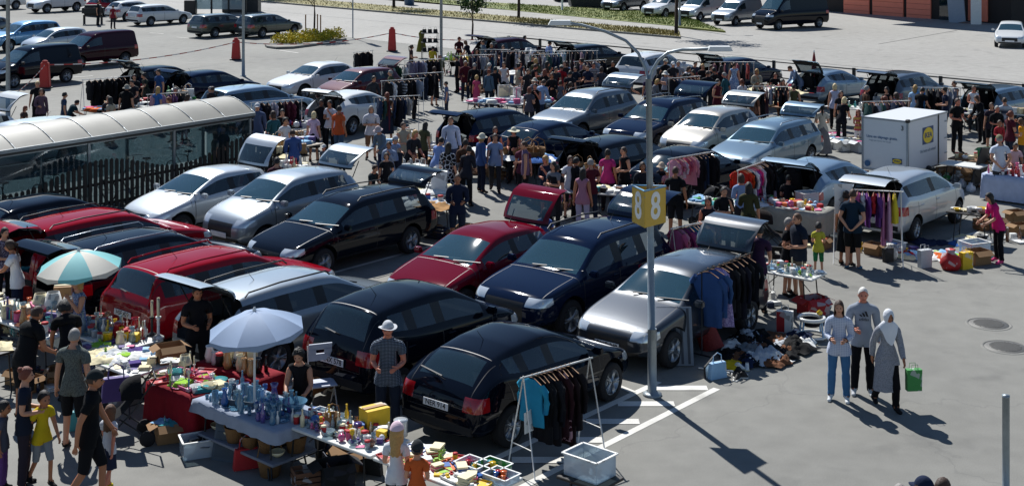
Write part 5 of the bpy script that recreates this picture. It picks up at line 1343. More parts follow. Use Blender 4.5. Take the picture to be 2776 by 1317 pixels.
car('parked_car','sedan',30.2,82.6,202,PW,'white saloon facing the camera at the right edge of the street',**far)
# roof bars of the maroon van
# white cargo trailer
tr=empty('cargo_trailer',(11.45,39.5,0),R(90-42),'white box trailer with yellow and blue logo boards, numbered 3','trailer')
TW=mat('trailer_white','#cfd2d6',rough=.4,var=.03); TL,TWd=2.66,1.42; z0,z1=.42,1.98
m=MB(); m.box((TL/2,TWd/2,(z0+z1)/2),(TL,TWd,z1-z0)); link('box_body',bevel_mesh(m.mesh('box_body',[BLK]),.02,2),tr,[TW])
ALT=mat('trailer_trim','#9aa2aa',rough=.35,metal=.6)
for (c,d) in (((TL/2,-.003,z1-.02),(TL,.03,.05)),((-.003,TWd/2,z1-.02),(.03,TWd,.05)),((-.0,-.0,(z0+z1)/2),(.06,.06,z1-z0+.02)),((TL/2,-.003,z0+.03),(TL,.03,.06)),((-.003,TWd/2,z0+.03),(.03,TWd,.06)),((-.0,TWd,(z0+z1)/2),(.05,.05,z1-z0+.02)),((TL*.76,-.006,(z0+z1)/2),(.05,.03,z1-z0))):
    q=MB(); q.box(c,d); q.build('edge_trim',ALT if c[0]!=TL*.76 else BLK,tr)
q=MB(); q.box((-.01,-.01,z1),(.12,.12,.1)); link('corner_cap',bevel_mesh(q.mesh('corner_cap',[BLK]),.02),tr,[BLK])
TB=mat('logo_blue','#123a6b',rough=.5); TY=mat('logo_yellow','#e2c21a',rough=.5); TG=mat('lettering_blue','#2f5c86',rough=.5); TGR=mat('lettering_grey','#8a97a6',rough=.5)
def badge(face,a,z,w,h):
    q=MB(); n=32
    if face=='x': P=lambda s,t,o:(-.012-o,a-s,z+t); rot=(R(90),0,R(-90)); 
    else: P=lambda s,t,o:(a+s,-.004-o,z+t); rot=(R(90),0,0)
    q.add([P(-w/2,-h/2,0),P(w/2,-h/2,0),P(w/2,h/2,0),P(-w/2,h/2,0),P(-w/2,-h/2,.006),P(w/2,-h/2,.006),P(w/2,h/2,.006),P(-w/2,h/2,.006)],[(4,5,6,7),(0,1,5,4),(1,2,6,5),(2,3,7,6),(3,0,4,7)])
    b=q.build('logo_board',TB,tr); q=MB(); q.add([P(w*.46*cos(2*pi*k/n),h*.46*sin(2*pi*k/n),.009) for k in range(n)],[tuple(range(n))]); q.build('logo_oval',TY,b)
    t=link('logo_lettering',text_mesh('logo_text','IKEA',h*.42,TB,.001,.03),b,None,P(0,0,.012),rot); t.scale=(w/h*.78,1,1)
badge('x',.32,.78,.30,.15); badge('y',1.32,1.42,.72,.50)
def words(txt,size,face,a,z,mm,al='CENTER',bold=.01):
    link('lettering',text_mesh('lettering',txt,size,mm,.001,bold,al),tr,None,(-.013,a,z) if face=='x' else (a,-.007,z),(R(90),0,R(-90)) if face=='x' else (R(90),0,0))
words('Låna en släpvagn gratis.',.105,'x',.80,1.42,TG); words('Fråga oss i kassan hur du gör',.06,'x',.86,1.31,TGR,bold=0)
words('3',.19,'x',.16,1.75,BLKT); words('För hem och trivsel',.13,'y',1.32,.98,TGR); 
q=MB(); q.tube([(-.03,1.25,.62),(-.05,1.25,.62)],.09,18); q.build('round_sticker',TG,tr)
for y in (.02,TWd-.02):
    q=MB(); q.lathe([(.0,-.07),(.20,-.075),(.26,-.05),(.26,.05),(.20,.075),(0,.07)],22); q.build('wheel',TYRE,tr,(TL*.5,y,.26),(R(90),0,0))
for z in (.75,1.2,1.7):
    q=MB(); q.box((TL-.12,-.012,z),(.14,.02,.035)); q.build('hinge',ALT,tr)
for y in (.12,TWd-.12):
    q=MB(); q.box((-.02,y,.36),(.03,.18,.08)); q.build('tail_light',REDL,tr)
for x in (.4,TL-.4):
    q=MB(); q.box((x,-.012,.47),(.08,.015,.03)); q.build('side_marker',mat('amber','#b8741c',rough=.3),tr)
q=MB(); q.box((TL*.5,-.05,.36),(.75,.06,.10)); q.build('mudguard',BLK,tr)
q=MB(); q.tube([(0,TWd/2,.40),(-.9,TWd/2,.42)],.035,8); q.tube([(-.6,TWd/2,.42),(-.6,TWd/2,.1)],.02,6); q.build('drawbar',STEEL,tr)
# ---------------- the crowd: head position read off the photo survey, then stature, facing, pose, build, clothes
pr=person_h
def add(c,x,y,h,face,pose,build,top,bot,hair,label,**k): return pr(c,x,y,h,face,pose,build,top,bot,hair,label,**k)
# foreground left
add('Dh',340,640,1.80,35,'lean','h','#101114','shorts|#15161a','crop-b','stout man in black polo leaning over the book boxes at left',skin='t')
add('Dh',1010,650,1.70,330,'bend','m','#0e0f12','trousers|#15161a','curly-k','dark curly haired person in black bending over the candle table',skin='t')
add('C1',545,52,1.80,10,'stand','m','flowers:#5c6360:#4a504e:30','shorts|#121317','crop-g','grey haired man in mottled grey T-shirt and black shorts, back turned')
add('Dh',1140,150,1.68,230,'chin','f','flowers:#5a6f9c:#a4a9c0:26','long|flowers:#5a6f9c:#a4a9c0:26','bob-bl','blonde woman in blue patterned dress under the striped parasol',sleeve='0')
add('B1',130,588,1.72,265,'reach','f','#d8dade','trousers|#1a2540','pony-b','woman in white T-shirt and dark jeans beside the black estate at left',skin='t')
add('B1',28,500,1.66,120,'hold','f','flowers:#4a4050:#8a8494:26','trousers|#17181c','short-k','person in patterned dark top cut by the left edge by the open tailgate')
add('C1',180,335,1.68,75,'hold','f','#1b2130','trousers|#2c2630','bun-r','woman in dark navy shirt with raised red brown hair, lower left')
add('C1',310,495,1.36,130,'walk','c','#c0a81c','shorts|#7c8389','short-k','boy in yellow T-shirt and grey shorts walking at lower left',skin='t')
add('C1',660,360,1.84,80,'walk','m','#0c0d10','shorts|#101116','crop-b','man in black T-shirt, shorts and dark cap striding at lower left',hat='capback|#22282a',skin='t')
add('C1',800,618,1.20,20,'walk','c','#c2c4c8','skirt|#232b40','long-br','little girl in white T-shirt, denim skirt and yellow shoes',shoes='#c6b42a',skin='p')
add('C1',18,578,1.26,85,'stand','c','#4d4f5c','trousers|#5c3a74','short-k','child in grey top and purple leggings at the left edge',skin='t')
add('B1',1450,925,1.76,150,'hold','m','#121217','trousers|#14151a','short-k','man in black clothes standing in the shade of the raised white tailgate',skin='t')
person((-3.3,21.35),1.66,185,'sit','f','#17161a','trousers|#1a1b20','curly-k','woman in black sleeveless top sitting under the blue parasol',sleeve='0')
add('C2',990,-8,1.80,182,'hold','m','check:#1c2430:#8e99aa:30','trousers|#1c2434','short-g','old man in plaid shirt, jeans and grey hat looking at his phone',hat='fedora|#b9bcc0',skin='p')
add('C2',1052,742,1.42,8,'hold','c','#c9cbd0','shorts|#14161c','long-bl','girl in pink cap and white T-shirt at the white table',hat='cap|#d3b9c4')
add('C2',1205,878,1.28,5,'hold','c','#c05a2a','shorts|#262a33','short-b','boy in orange T-shirt and dark cap beside the girl in pink cap',hat='capback|#2c3032')
add('C4',1190,1152,1.72,300,'stand','m','#2a3a5a','trousers|#222','crop-b','person in dark blue cap at the bottom edge, left of the pair',hat='cap|#16223c')
add('C4',1300,1158,1.70,60,'stand','m','#2d2f33','trousers|#222','short-b','brown haired person at the bottom edge, right of the blue cap')
add('C4',1000,1206,1.60,0,'stand','f','#8a97b5','trousers|#222','short-g','person with grey hair whose head just enters at the bottom edge')
# walking trio
add('B4',540,1035,1.66,196,'hold','f','check:#c3cad8:#6f7fa4:22','trousers|#3f6a93','long-b','woman in white and blue checked shirt and jeans, leftmost of the walking trio',shoes='#cfd2d4',sleeve='l')
HM,HB_=add('B4',715,938,1.80,188,'bag','m','#8a919c','trousers|#101014','crop-w','old man in grey hooded sweatshirt, middle of the walking trio',shoes='#b9bcc0',sleeve='l',skin='p')
chest_print(HM,HB_,'adidas',mat('print_dark','#14161c',rough=.8))
RT,B=add('B4',890,1093,1.64,172,'walk','f','flowers:#93959c:#7c7e86:40','midi|flowers:#93959c:#7c7e86:40',None,'woman in white headscarf and grey coat, rightmost of the walking trio',hat='hijab',sleeve='l',skin='t')
m=garment_shell(B,'trousers',('hip','thigh','thigh2','shin','shin2'),.014,zkeep=.06); link('trousers',m,RT,[cm('#0e0e12')])
# right side
add('Ee',370,303,1.76,20,'lean','m','#33203a','trousers|#14151a','short-k','man in plum T-shirt and black trousers behind the grey hatchback')
add('Ee',790,143,1.64,120,'hold','f','#111216','dress|','short-g','older woman in short black dress reading beside the navy shirted man')
add('Ee',940,83,1.80,250,'hold','h','#18202e','shorts|#6f6658','crop-br','big man in dark navy shirt and khaki shorts at the toy table')
add('Ee',1215,203,1.20,15,'hold','c','#b3ad3c','shorts|flowers:#2a7a4a:#1c4a30:20','short-k','small boy in yellow T-shirt and green shorts in the open')
add('B4',590,235,1.70,40,'stand','f','#0d0e11','midi|#0d0e11','bun-k','woman in black dress with hair up at the rack of children clothes',sleeve='0',skin='t')
add('B4',640,222,1.80,25,'behind','m','#16293a','shorts|#0f1013','crop-b','man in dark teal T-shirt and black shorts with hands behind his back',shoes='#3c6d94')
add('B4',1715,250,1.66,262,'lean','f','#c21e68','trousers|#111216','long-k','woman in bright pink cardigan and black trousers by the box stall',sleeve='m',shoes='#d84a80')
add('Ed',1580,28,1.84,355,'behind','m','#bfc6d4','shorts|#33343a','crop-g','man in pale T-shirt and dark shorts, hands clasped behind, at the right',hat='cap|#7c7a60')
add('A4',1440,738,1.84,160,'hold','m','#0f1013','trousers|#101115','short-b','tall man all in black between the trailer and the right edge',skin='p')
add('A4',1630,718,1.74,250,'lean','f','#0f1014','trousers|#121318','bob-b','person in long black jacket leaning at the open blue grey estate',sleeve='l')
add('A4',1565,643,1.70,185,'hold','f','#c9ccd2','trousers|#24272e','bun-b','woman in white tank top in front of the open tailgate at right',sleeve='0',skin='p')
add('A4',1800,733,1.76,5,'stand','m','stripes:#1e2a40:#aab2bc:2','shorts|#5c5a4c','crop-b','man in navy and white blocked shirt near the right edge')
add('A4',1925,888,1.55,300,'hold','f','#cf8a22','trousers|#3a3a40','bob-br','person in orange top cut by the right edge')
add('A4',1872,1063,1.62,190,'sit','f','#c7a3a8','trousers|#2a2c33','short-k','person in pale pink top seated behind the white boxes at right',skin='t')
add('A4',1125,638,1.72,30,'stand','f','#9cc0e0','trousers|#2a2c33','long-bl','blonde woman in light blue top behind the trailer')
add('A4',1152,664,1.74,50,'lean','m','#101115','trousers|#17181c','short-k','dark haired person in black next to the light blue top')
add('A4',912,653,1.68,230,'hold','f','#131418','trousers|#15161a','bob-k','dark haired woman with sunglasses at the big dark tailgate',sleeve='0')
add('A4',520,628,1.70,15,'stand','f','#aeb2c8','trousers|#131418','bob-pb','blonde woman in pale lilac top by the silver blue hatchback',sleeve='0')
add('A4',568,738,1.73,40,'lean','f','#11131a','trousers|#131418','bob-pb','blonde woman in dark navy dress leaning over a table')
add('A4',425,785,1.70,5,'hold','f','#b9b3a6','long|#6e6d70','pony-k','woman in beige top and long grey skirt behind the grey estate')
add('A4',695,820,1.32,180,'hold','c','stripes:#b04a5c:#c0a050:3','shorts|#c9c9cc','long-r','girl in red and yellow vest facing the camera behind white bins',skin='p')
add('A4',70,545,1.55,185,'sit','m','#101114','shorts|#22242a','short-br','youth in black T-shirt sitting behind the toy table at the railing',skin='p')
add('A4',262,505,1.78,265,'bend','m','check:#6f86a8:#a9b6c8:40','trousers|#2e4a6c','crop-b','man in light blue checked shirt bending by the closed red parasol',sleeve='l')
add('A4',835,742,1.55,170,'crouch','f','#5a2a34','trousers|#2a2224','short-r','person in burgundy top crouching by the large tailgate')
# centre right crowd
add('Dc',905,578,1.70,10,'stand','f','flowers:#6a86b0:#a9b8cc:14','dress|','short-b','woman in blue tie-dye sleeveless dress at the A-frame rack',sleeve='0')
add('Dc',620,655,1.72,320,'hold','m','#141519','trousers|#101114','short-k','young man in black T-shirt in the crowd nearest the dark off-roader',skin='t')
add('Dc',452,598,1.70,200,'hold','f','#1b1c20','trousers|#15161a','bob-bl','person with bleached hair in black in the middle of the crowd')
add('Dc',570,612,1.72,120,'hold','f','#1c1d22','trousers|#15161a','short-b','person in black vest behind the bleached haired shopper',sleeve='0')
add('Dc',310,563,1.70,160,'lean','m','#2a3448','trousers|#15161a','short-k','person in dark blue top at the rear of the crowd')
add('Dc',178,638,1.66,120,'lean','f','#b9bac0','trousers|#22242a','bob-b','woman in white top bending forward in the crowd')
add('Dc',22,568,1.74,170,'hold','m','#23252b','trousers|#22242a','short-b','man in white cap and dark vest in the crowd',hat='cap|#cfd0cf')
add('Db',1930,528,1.76,150,'stand','m','#15171c','trousers|#15171c','crop-b','man in dark hooded jacket and pale cap by the white off-roader',hat='cap|#b9b6a8',sleeve='l')
add('Db',1832,655,1.68,100,'hold','f','#1b1a1e','trousers|#23232a','long-k','long haired woman in dark top left of the white cap')
add('Db',1690,753,1.64,10,'stand','f','#352f4a','trousers|#1b1c22','bun-k','woman in dark purple top behind the lamp post arms')
add('Db',1930,698,1.45,170,'hold','c','#8b90a0','shorts|#22242a','short-b','child in white sun hat in the crowd',hat='bucket|#cdccc4')
add('Db',640,635,1.66,210,'hold','m','#1b2433','trousers|#2a3c58','short-k','person in dark navy jacket beside the thin mannequin pole')
add('Db',908,578,1.70,190,'lean','f','stripes:#a7a9b0:#3c3f48:9','trousers|#22242a','short-b','person in black and white striped top behind the stall',skin='p')
add('Db',850,690,1.66,350,'sit','f','#39506e','trousers|#22242a','bob-g','grey haired woman in blue seated with her back turned')
add('Db',410,633,1.74,20,'lean','m','#8e1c26','trousers|#2a2c33','short-b','man in red T-shirt and pale cap at the crowded stall',hat='cap|#a8a498',skin='p')
add('Db',420,838,1.32,20,'stand','c','#5c6472','shorts|#3a3f4a','short-b','child in grey blue top walking below the man in red')
add('Db',190,678,1.68,40,'stand','f','#101116','long|#101116','long-r','long haired woman in black dress among the middle stalls')
add('Db',122,838,1.78,40,'lean','m','#8fa3c4','trousers|#23304a','crop-b','man in light blue shirt browsing beside the grey off-roader',sleeve='l')
add('Db',48,798,1.64,150,'hold','f','stripes:#8c8a94:#3a3a44:10','trousers|#3a3c46','bob-g','woman in striped hat and top left of the light blue shirt',hat='bucket|#a9a49a')
add('Db',262,268,1.76,60,'stand','m','#8ba0cc','trousers|#2a3044','short-k','man in pale blue shirt behind the raised black tailgate',sleeve='l')
add('Da',1722,210,1.68,20,'stand','f','#8a7040','shorts|#c9ccd6','long-pb','blonde woman in white shorts by the maroon car')
add('Da',1920,192,1.70,120,'stand','f','#6b5a72','trousers|#2a2833','long-k','dark haired woman in mauve top at the back row')
add('Da',1742,368,1.74,70,'stand','m','#15171c','trousers|#34507a','short-k','man in black sweater and blue jeans among the back racks',sleeve='l')
add('Da',1412,590,1.68,20,'stand','m','#474a50','trousers|#17181c','short-g','person in white cap and grey jacket in the middle distance',hat='cap|#d3d0c8',sleeve='l')
add('Da',1408,680,1.62,30,'stand','f','#465a6c','trousers|#1c2634','bun-r','woman in denim jacket with brown bun standing before the grey jacket',sleeve='l')
add('Da',1232,758,1.36,20,'stand','c','#b8466a','dress|','short-bl','fair haired girl in pink dress in the open middle')
add('Da',1200,590,1.68,10,'stand','m','#121317','trousers|#141519','short-g','person in long black jacket next to the girl in pink',sleeve='l')
add('Da',1332,258,1.78,250,'stand','m','#5c6874','trousers|#1b1d23','short-b','man in grey blue vest and black bag near the maroon car')
add('Da',1130,270,1.72,300,'lean','f','#161a26','trousers|#15161c','bob-br','woman in dark navy top by the dark pushchair')
add('Da',980,213,1.70,150,'hold','m','#3a1820','trousers|#1c1a20','short-b','person in maroon top and brown hat by the raised black tailgate',hat='fedora|#5a3c34',skin='p')
add('Da',590,350,1.62,15,'sit','f','#b39c2c','trousers|#2c4a4a','bun-k','person in mustard yellow top sitting with back turned')
add('Da',290,325,1.70,80,'hold','f','#3a2a28','trousers|#4a4a3c','pony-b','woman in brown top right of the blue and red barrier')
add('Da',800,850,1.45,270,'stand','f','#5c6a88','trousers|#2a3040','short-k','dark haired person in blue grey top by the far lamp post')
# left back
add('Ea',540,208,1.76,160,'stand','m','#111216','trousers|#15161b','short-pb','fair haired person in black T-shirt by the white boot lid at left')
add('Ea',590,320,1.68,150,'bag','f','#5c4a58','trousers|#2a262e','bob-b','woman in mauve brown jacket carrying shopping bags at left',sleeve='l')
add('Ea',922,368,1.64,60,'stand','f','flowers:#3a4c68:#20242e:20','trousers|#23242c','short-k','woman in dark blue patterned top in the gap at left')
add('Ea',965,470,1.60,50,'crouch','m','#16323c','trousers|#33282a','short-k','person with dark teal rucksack crouching at left')
add('Ea',1820,262,1.76,10,'stand','h','#0f1013','midi|#0f1013','short-g','large person in black with a grey sun hat at the far left stalls',hat='bucket|#8d8a80')
add('Ea',1940,110,1.68,180,'cross','f','#17171d','dress|','long-k','dark haired woman in dark dress behind the far left stalls',sleeve='m')
add('Eb',415,85,1.68,230,'reach','f','flowers:#1c1c20:#3a4438:18','dress|','bun-k','woman in dark patterned dress left of the man in blue shirt')
add('Eb',590,38,1.80,220,'stand','m','#2f4f80','trousers|#1a1c22','short-k','man in blue shirt behind the black hatchback with high tailgate')
add('Eb',570,290,1.66,30,'stand','f','#3c64a0','trousers|#2a3c64','long-bl','long haired blonde woman in blue denim at the small rack')
add('Ea',310,560,1.50,100,'sit','f','#4a3c3a','trousers|#2a262a','bob-r','person with reddish brown hair seated by the white boot lid')
add('Eb',1410,288,1.62,230,'lean','f','#3c4c54','trousers|#23262c','short-g','person in grey green top by the boot with red cloth')
add('Eb',1290,303,1.62,40,'lean','f','#2a2224','trousers|#1c1c20','short-b','person in dark brown top leaning into the boot with red cloth')
add('Dg',200,48,1.82,170,'stand','m','#4a5876','trousers|#1d2433','short-b','man in grey blue shirt and cap at the end of the bicycle shelter',hat='cap|#c9cacc',sleeve='l')
add('Eb',1500,850,1.75,130,'hold','m','flowers:#4a4a3c:#2e3028:24','trousers|#2a2a2c','curly-k','person in camouflage shirt seen through the shelter glass')
add('Eb',1400,930,1.62,60,'stand','f','#7a7468','skirt|#b0a82c','bob-br','person in beige top and yellow skirt behind the shelter glass')
# centre left
add('Dg',1010,170,1.62,10,'stand','f','#c4a9bc','skirt|#0f1014','bob-pb','fair haired woman in pale pink top and black skirt')
add('Dg',1372,88,1.73,30,'stand','m','#b4532c','trousers|#3a5068','short-k','man in orange T-shirt and jeans beside the white hatchback',skin='t')
add('Dg',1245,8,1.72,200,'chin','f','#bfc0c8','trousers|#14161c','bun-k','woman in white blouse with a hand at her chin',skin='t')
add('Dg',1120,-5,1.72,180,'stand','m','#101218','trousers|#111319','short-k','person in black standing left of the white blouse',skin='d')
add('Dg',1840,85,1.76,175,'cross','m','#bdbcc4','shorts|#7a5a44','bob-g','grey haired person in white sweater and brown shorts, arms crossed',sleeve='m')
add('Dg',2010,373,1.68,215,'lean','f','#5c6c7c','trousers|#1e2a48','short-bl','woman in grey blue jacket leaning with a dark bag',hat='bucket|#b8a8a8',sleeve='l')
add('Dg',730,453,1.70,340,'lean','m','check:#2c4478:#5c74a4:30','trousers|#15171d','short-b','person in blue plaid shirt at the heap of white clothes',sleeve='l')
add('Dg',1160,640,1.10,200,'stand','c','#5c6068','dress|','short-br','small child in white cap and grey dress between the stalls',hat='cap|#c9c9c6',skin='p')
add('Dg',2060,758,1.50,180,'stand','f','#17181e','trousers|#1a1c22','bob-k','dark haired person behind the raised tailgate of the black estate')
add('Dd',40,450,1.40,150,'reach','c','#8094ba','shorts|#1d2130','short-b','child in pale blue T-shirt and dark hair reaching toward a table',hat='capback|#a8aab0')
add('Dg',1830,920,1.55,120,'sit','f','#1c2a30','trousers|#1a1c22','short-b','woman in dark green top sitting beside the arched tailgate')
add('Dd',862,190,1.80,182,'stand','m','#a9b2c8','trousers|#3c445c','short-b','man in pale blue striped shirt in front of the dark estate',sleeve='l')
add('Dd',645,508,1.66,40,'lean','f','#7f98cc','trousers|#2a3454','short-k','person in light blue T-shirt left of the giraffe pattern dress')
add('Dd',350,688,1.50,190,'sit','m','flowers:#6a6058:#8a8480:20','trousers|#4a4440','short-r','boy with red brown hair sitting behind the book table')
add('Dd',1300,428,1.70,60,'stand','f','#3c5484','trousers|#151c30','bob-bl','woman in blue sweater and light headscarf by the clothes heap',sleeve='l',hat='bucket|#cfc8b4')
add('Dd',1770,340,1.68,200,'hold','f','#101218','trousers|#15171d','bob-b','woman in black tank top and cream sun hat before the dark blue hatchback',sleeve='0',hat='sun|#cfc9b2',skin='p')
add('Dd',640,908,1.16,170,'stand','c','#9a98a8','skirt|#3c3c44','short-b','small girl in bucket hat holding on beside the giraffe pattern dress',hat='bucket|#c2bfb8')
add('Dd',820,560,1.74,20,'stand','f','cells:#0f1016:#a3a8b4:9','long|cells:#0f1016:#a3a8b4:9','long-k','woman in long black and white giraffe pattern dress',sleeve='m')
add('De',1100,338,1.68,15,'stand','f','#a02a68','trousers|#1d1a24','bun-k','person in magenta T-shirt behind the white toy stall',skin='t')
add('De',1345,303,1.72,240,'hold','f','#131519','midi|#131519','short-b','woman in black tank top looking down at a white sheet',sleeve='0')
add('De',740,608,1.66,20,'stand','f','#9a6c80','trousers|#9a93ac','long-k','woman with very long dark hair in dusty pink vest',sleeve='0',skin='t')
add('De',1880,520,1.30,200,'stand','c','#2a2a30','trousers|#22242a','short-b','child in pale sun hat left of the yellow sign',hat='bucket|#b9a894')
add('De',1960,600,1.20,170,'stand','c','#b0808c','dress|','short-b','child in mint green cap and pink dress right behind the yellow sign',hat='cap|#9ccad0')
add('De',2075,588,1.78,15,'stand','m','#0f1116','shorts|#15171d','crop-b','man in black T-shirt directly right of the yellow sign',skin='t')
add('Df',1220,500,1.72,10,'reach','f','#3b3c24','long|#24261c','long-k','woman in long dark olive dress at the rack of bright clothes',sleeve='m')
add('Df',1780,398,1.60,20,'sit','f','#17181d','trousers|#15161b','short-k','seated person in black with patterned rucksack behind the toy table')
add('Eh',1790,440,1.50,15,'stand','f','#5c78bc','shorts|#2a2620','long-b','girl in light blue T-shirt with long ponytail between two cars')
add('A1',850,40,1.66,10,'stand','f','#7a2430','trousers|#2c2a30','short-b','person in dark red top at the far left car park')
add('A1',738,8,1.76,90,'stand','m','#1b1c22','trousers|#1c1d24','short-k','dark dressed person standing beside the black cart at top left')

# more shoppers in the dense back rows
EX=[('Db',560,700,1.7,20,'#1c1f28','#17181d','short-k','dark navy top','left of the striped top'),('Db',300,730,1.66,200,'#15161b','#22242a','bob-b','black top','behind the red T-shirt man'),('Db',330,640,1.72,160,'#2a2c34','#17181d','short-k','charcoal shirt','at the bric-a-brac table'),
('Db',20,600,1.7,60,'#101218','#1d2230','short-b','black shirt','at the left bric-a-brac table'),('Db',480,560,1.68,190,'#23262e','#17181d','bun-k','dark grey top','under the teal jackets'),('Db',760,600,1.72,170,'#1a1b22','#101115','short-k','black vest','by the rack under the black estate'),
('Db',1180,560,1.74,200,'#131418','#17181c','short-k','black hooded top','beside the white off-roader bonnet'),('Db',1010,640,1.64,20,'#3a3d48','#1c1f28','bob-b','slate top','left of the grey raised lid'),('Db',560,860,1.66,40,'#20222a','#33363f','pony-b','dark top','above the grey off-roader roof'),
('Dc',250,740,1.62,100,'#16171c','#1c1d22','bun-k','black dress top','at the front of the dark crowd'),('Dc',390,690,1.68,250,'#0f1014','#141519','bob-k','plain black top','in the dark crowd centre'),('Dc',520,700,1.74,10,'#191a20','#202228','crop-b','charcoal T-shirt','with back turned in the dark crowd'),
('Dc',100,560,1.7,190,'#8c8f98','#2a2c33','short-g','light grey top','at the rear of the dark crowd'),('Dc',720,620,1.68,30,'#241c26','#15161b','long-k','plum black top','between the crowd and A-frame rack'),('Dc',1180,1000,1.5,200,'#6a4a3a','#2a2622','short-b','brown top','by the small toy table'),('Dc',1290,880,1.6,160,'#1b1d24','#22242a','bob-b','navy black top','left of the seated youth'),
('Da',1500,640,1.7,20,'#1a1c24','#20222b','short-k','dark T-shirt','left of the jeans man'),('Da',1620,330,1.72,200,'#23242c','#17181d','short-b','charcoal top','behind the denim rack'),('Da',1850,560,1.66,170,'#2e3542','#1c1f28','bob-b','slate blue top','at the small box table'),('Da',2050,470,1.74,190,'#14151a','#1a1b20','short-k','black top','at the right end of the back table'),
('Da',1230,380,1.7,150,'#2b2630','#1c1c22','long-k','dark plum top','beside the raised black tailgate'),('Da',1450,300,1.7,190,'#30343c','#1b1c22','short-g','grey shirt','in front of the maroon car'),('Da',1990,930,1.68,30,'#4a4650','#22242c','bob-r','mauve grey top','above the dark goods table'),('Da',2080,880,1.7,200,'#101116','#15161b','short-k','black shirt','right of the mauve grey top'),
('Da',700,470,1.66,150,'#5a5f4a','#26282a','short-b','olive top','by the lamp post base'),('Da',620,640,1.64,30,'#26222c','#1b1b20','pony-b','dark violet top','behind the lilac rack'),
('Dg',60,160,1.7,190,'#1c1e26','#17181d','short-k','black navy shirt','behind the man at the shelter end'),('Dg',560,120,1.68,170,'#14151a','#1c1d24','bun-k','black top','beside the pink helmet table'),('Dg',410,200,1.6,200,'#221c26','#1a1a20','bob-k','dark plum cardigan','below the dark rack'),('Dg',1420,640,1.1,150,'#3a4460','#20222a','short-b','blue child top','by the arched silver lid'),
('Dg',480,830,1.66,350,'#4a2a34','#1c1a20','short-k','wine red top','at the table of cream bags'),('Dg',2100,600,1.5,200,'#8c98b0','#23262e','short-b','pale blue grey top','behind the grey blue jacket'),('Dd',1900,560,1.6,200,'#5a2a3c','#1b1c22','short-b','wine top','right of the sun hat woman'),('Dd',1500,330,1.66,170,'#1b2030','#17181d','bob-b','navy top','before the dark blue hatchback'),
('Dd',1080,640,1.66,20,'#20222c','#14151a','bun-k','black blouse','right of the giraffe dress'),('De',330,560,1.64,30,'#16181f','#1a1b20','short-k','black top','at the blue laundry table'),('De',1600,520,1.66,170,'#1e2028','#15161b','bob-b','dark top','right of the white sheet woman'),('De',560,430,1.66,160,'#c0c2ca','#23252d','bob-b','white blouse','behind the white soft toys'),
('Df',640,700,1.64,200,'#24202a','#1a1a20','bob-k','dark aubergine top','behind the grey pushchair'),('Df',860,560,1.62,170,'#15161b','#1d1e24','short-k','black T-shirt','between two clothes racks'),('Ec',640,240,1.68,190,'#1a1b22','#20222a','long-k','black blouse','behind the lilac top'),('Ec',1120,420,1.5,180,'#6a2e38','#2a2426','bob-r','rust red top','left of the sunglasses woman'),
('Eb',250,190,1.68,200,'#1d2028','#1b1c22','short-k','dark grey shirt','in front of the black coats'),('Eb',820,290,1.5,160,'#20242c','#17181d','bob-g','slate cardigan','inside the stalls by the pastel rack'),('Ea',1560,420,1.6,170,'#2c2a34','#1c1c22','bun-b','dark grey blouse','at the denim table'),('A4',1700,770,1.66,200,'#2c2430','#17171c','bob-b','dark mauve top','by the table of small things'),('A4',1760,900,1.3,190,'#a03038','#30323a','short-b','red top','near the man in blocked shirt')]
for i,(c,x,y,h,f,t,b,hr,w,pl) in enumerate(EX):
    po=['stand','hold','lean','reach','hold','stand','bag','chin'][i%8]; bd='f' if hr.split('-')[0] in('bob','bun','long','pony') else 'm'
    if h<1.4: bd='c'
    add(c,x,y,h,f,po,bd,t,['trousers|','shorts|','trousers|','midi|' if bd=='f' else 'trousers|'][i%4]+b,hr,f'{"child" if bd=="c" else "woman" if bd=="f" else "man"} in {w} {pl}',sleeve='sls0m'[i%5],skin='ltlpl'[i%5])

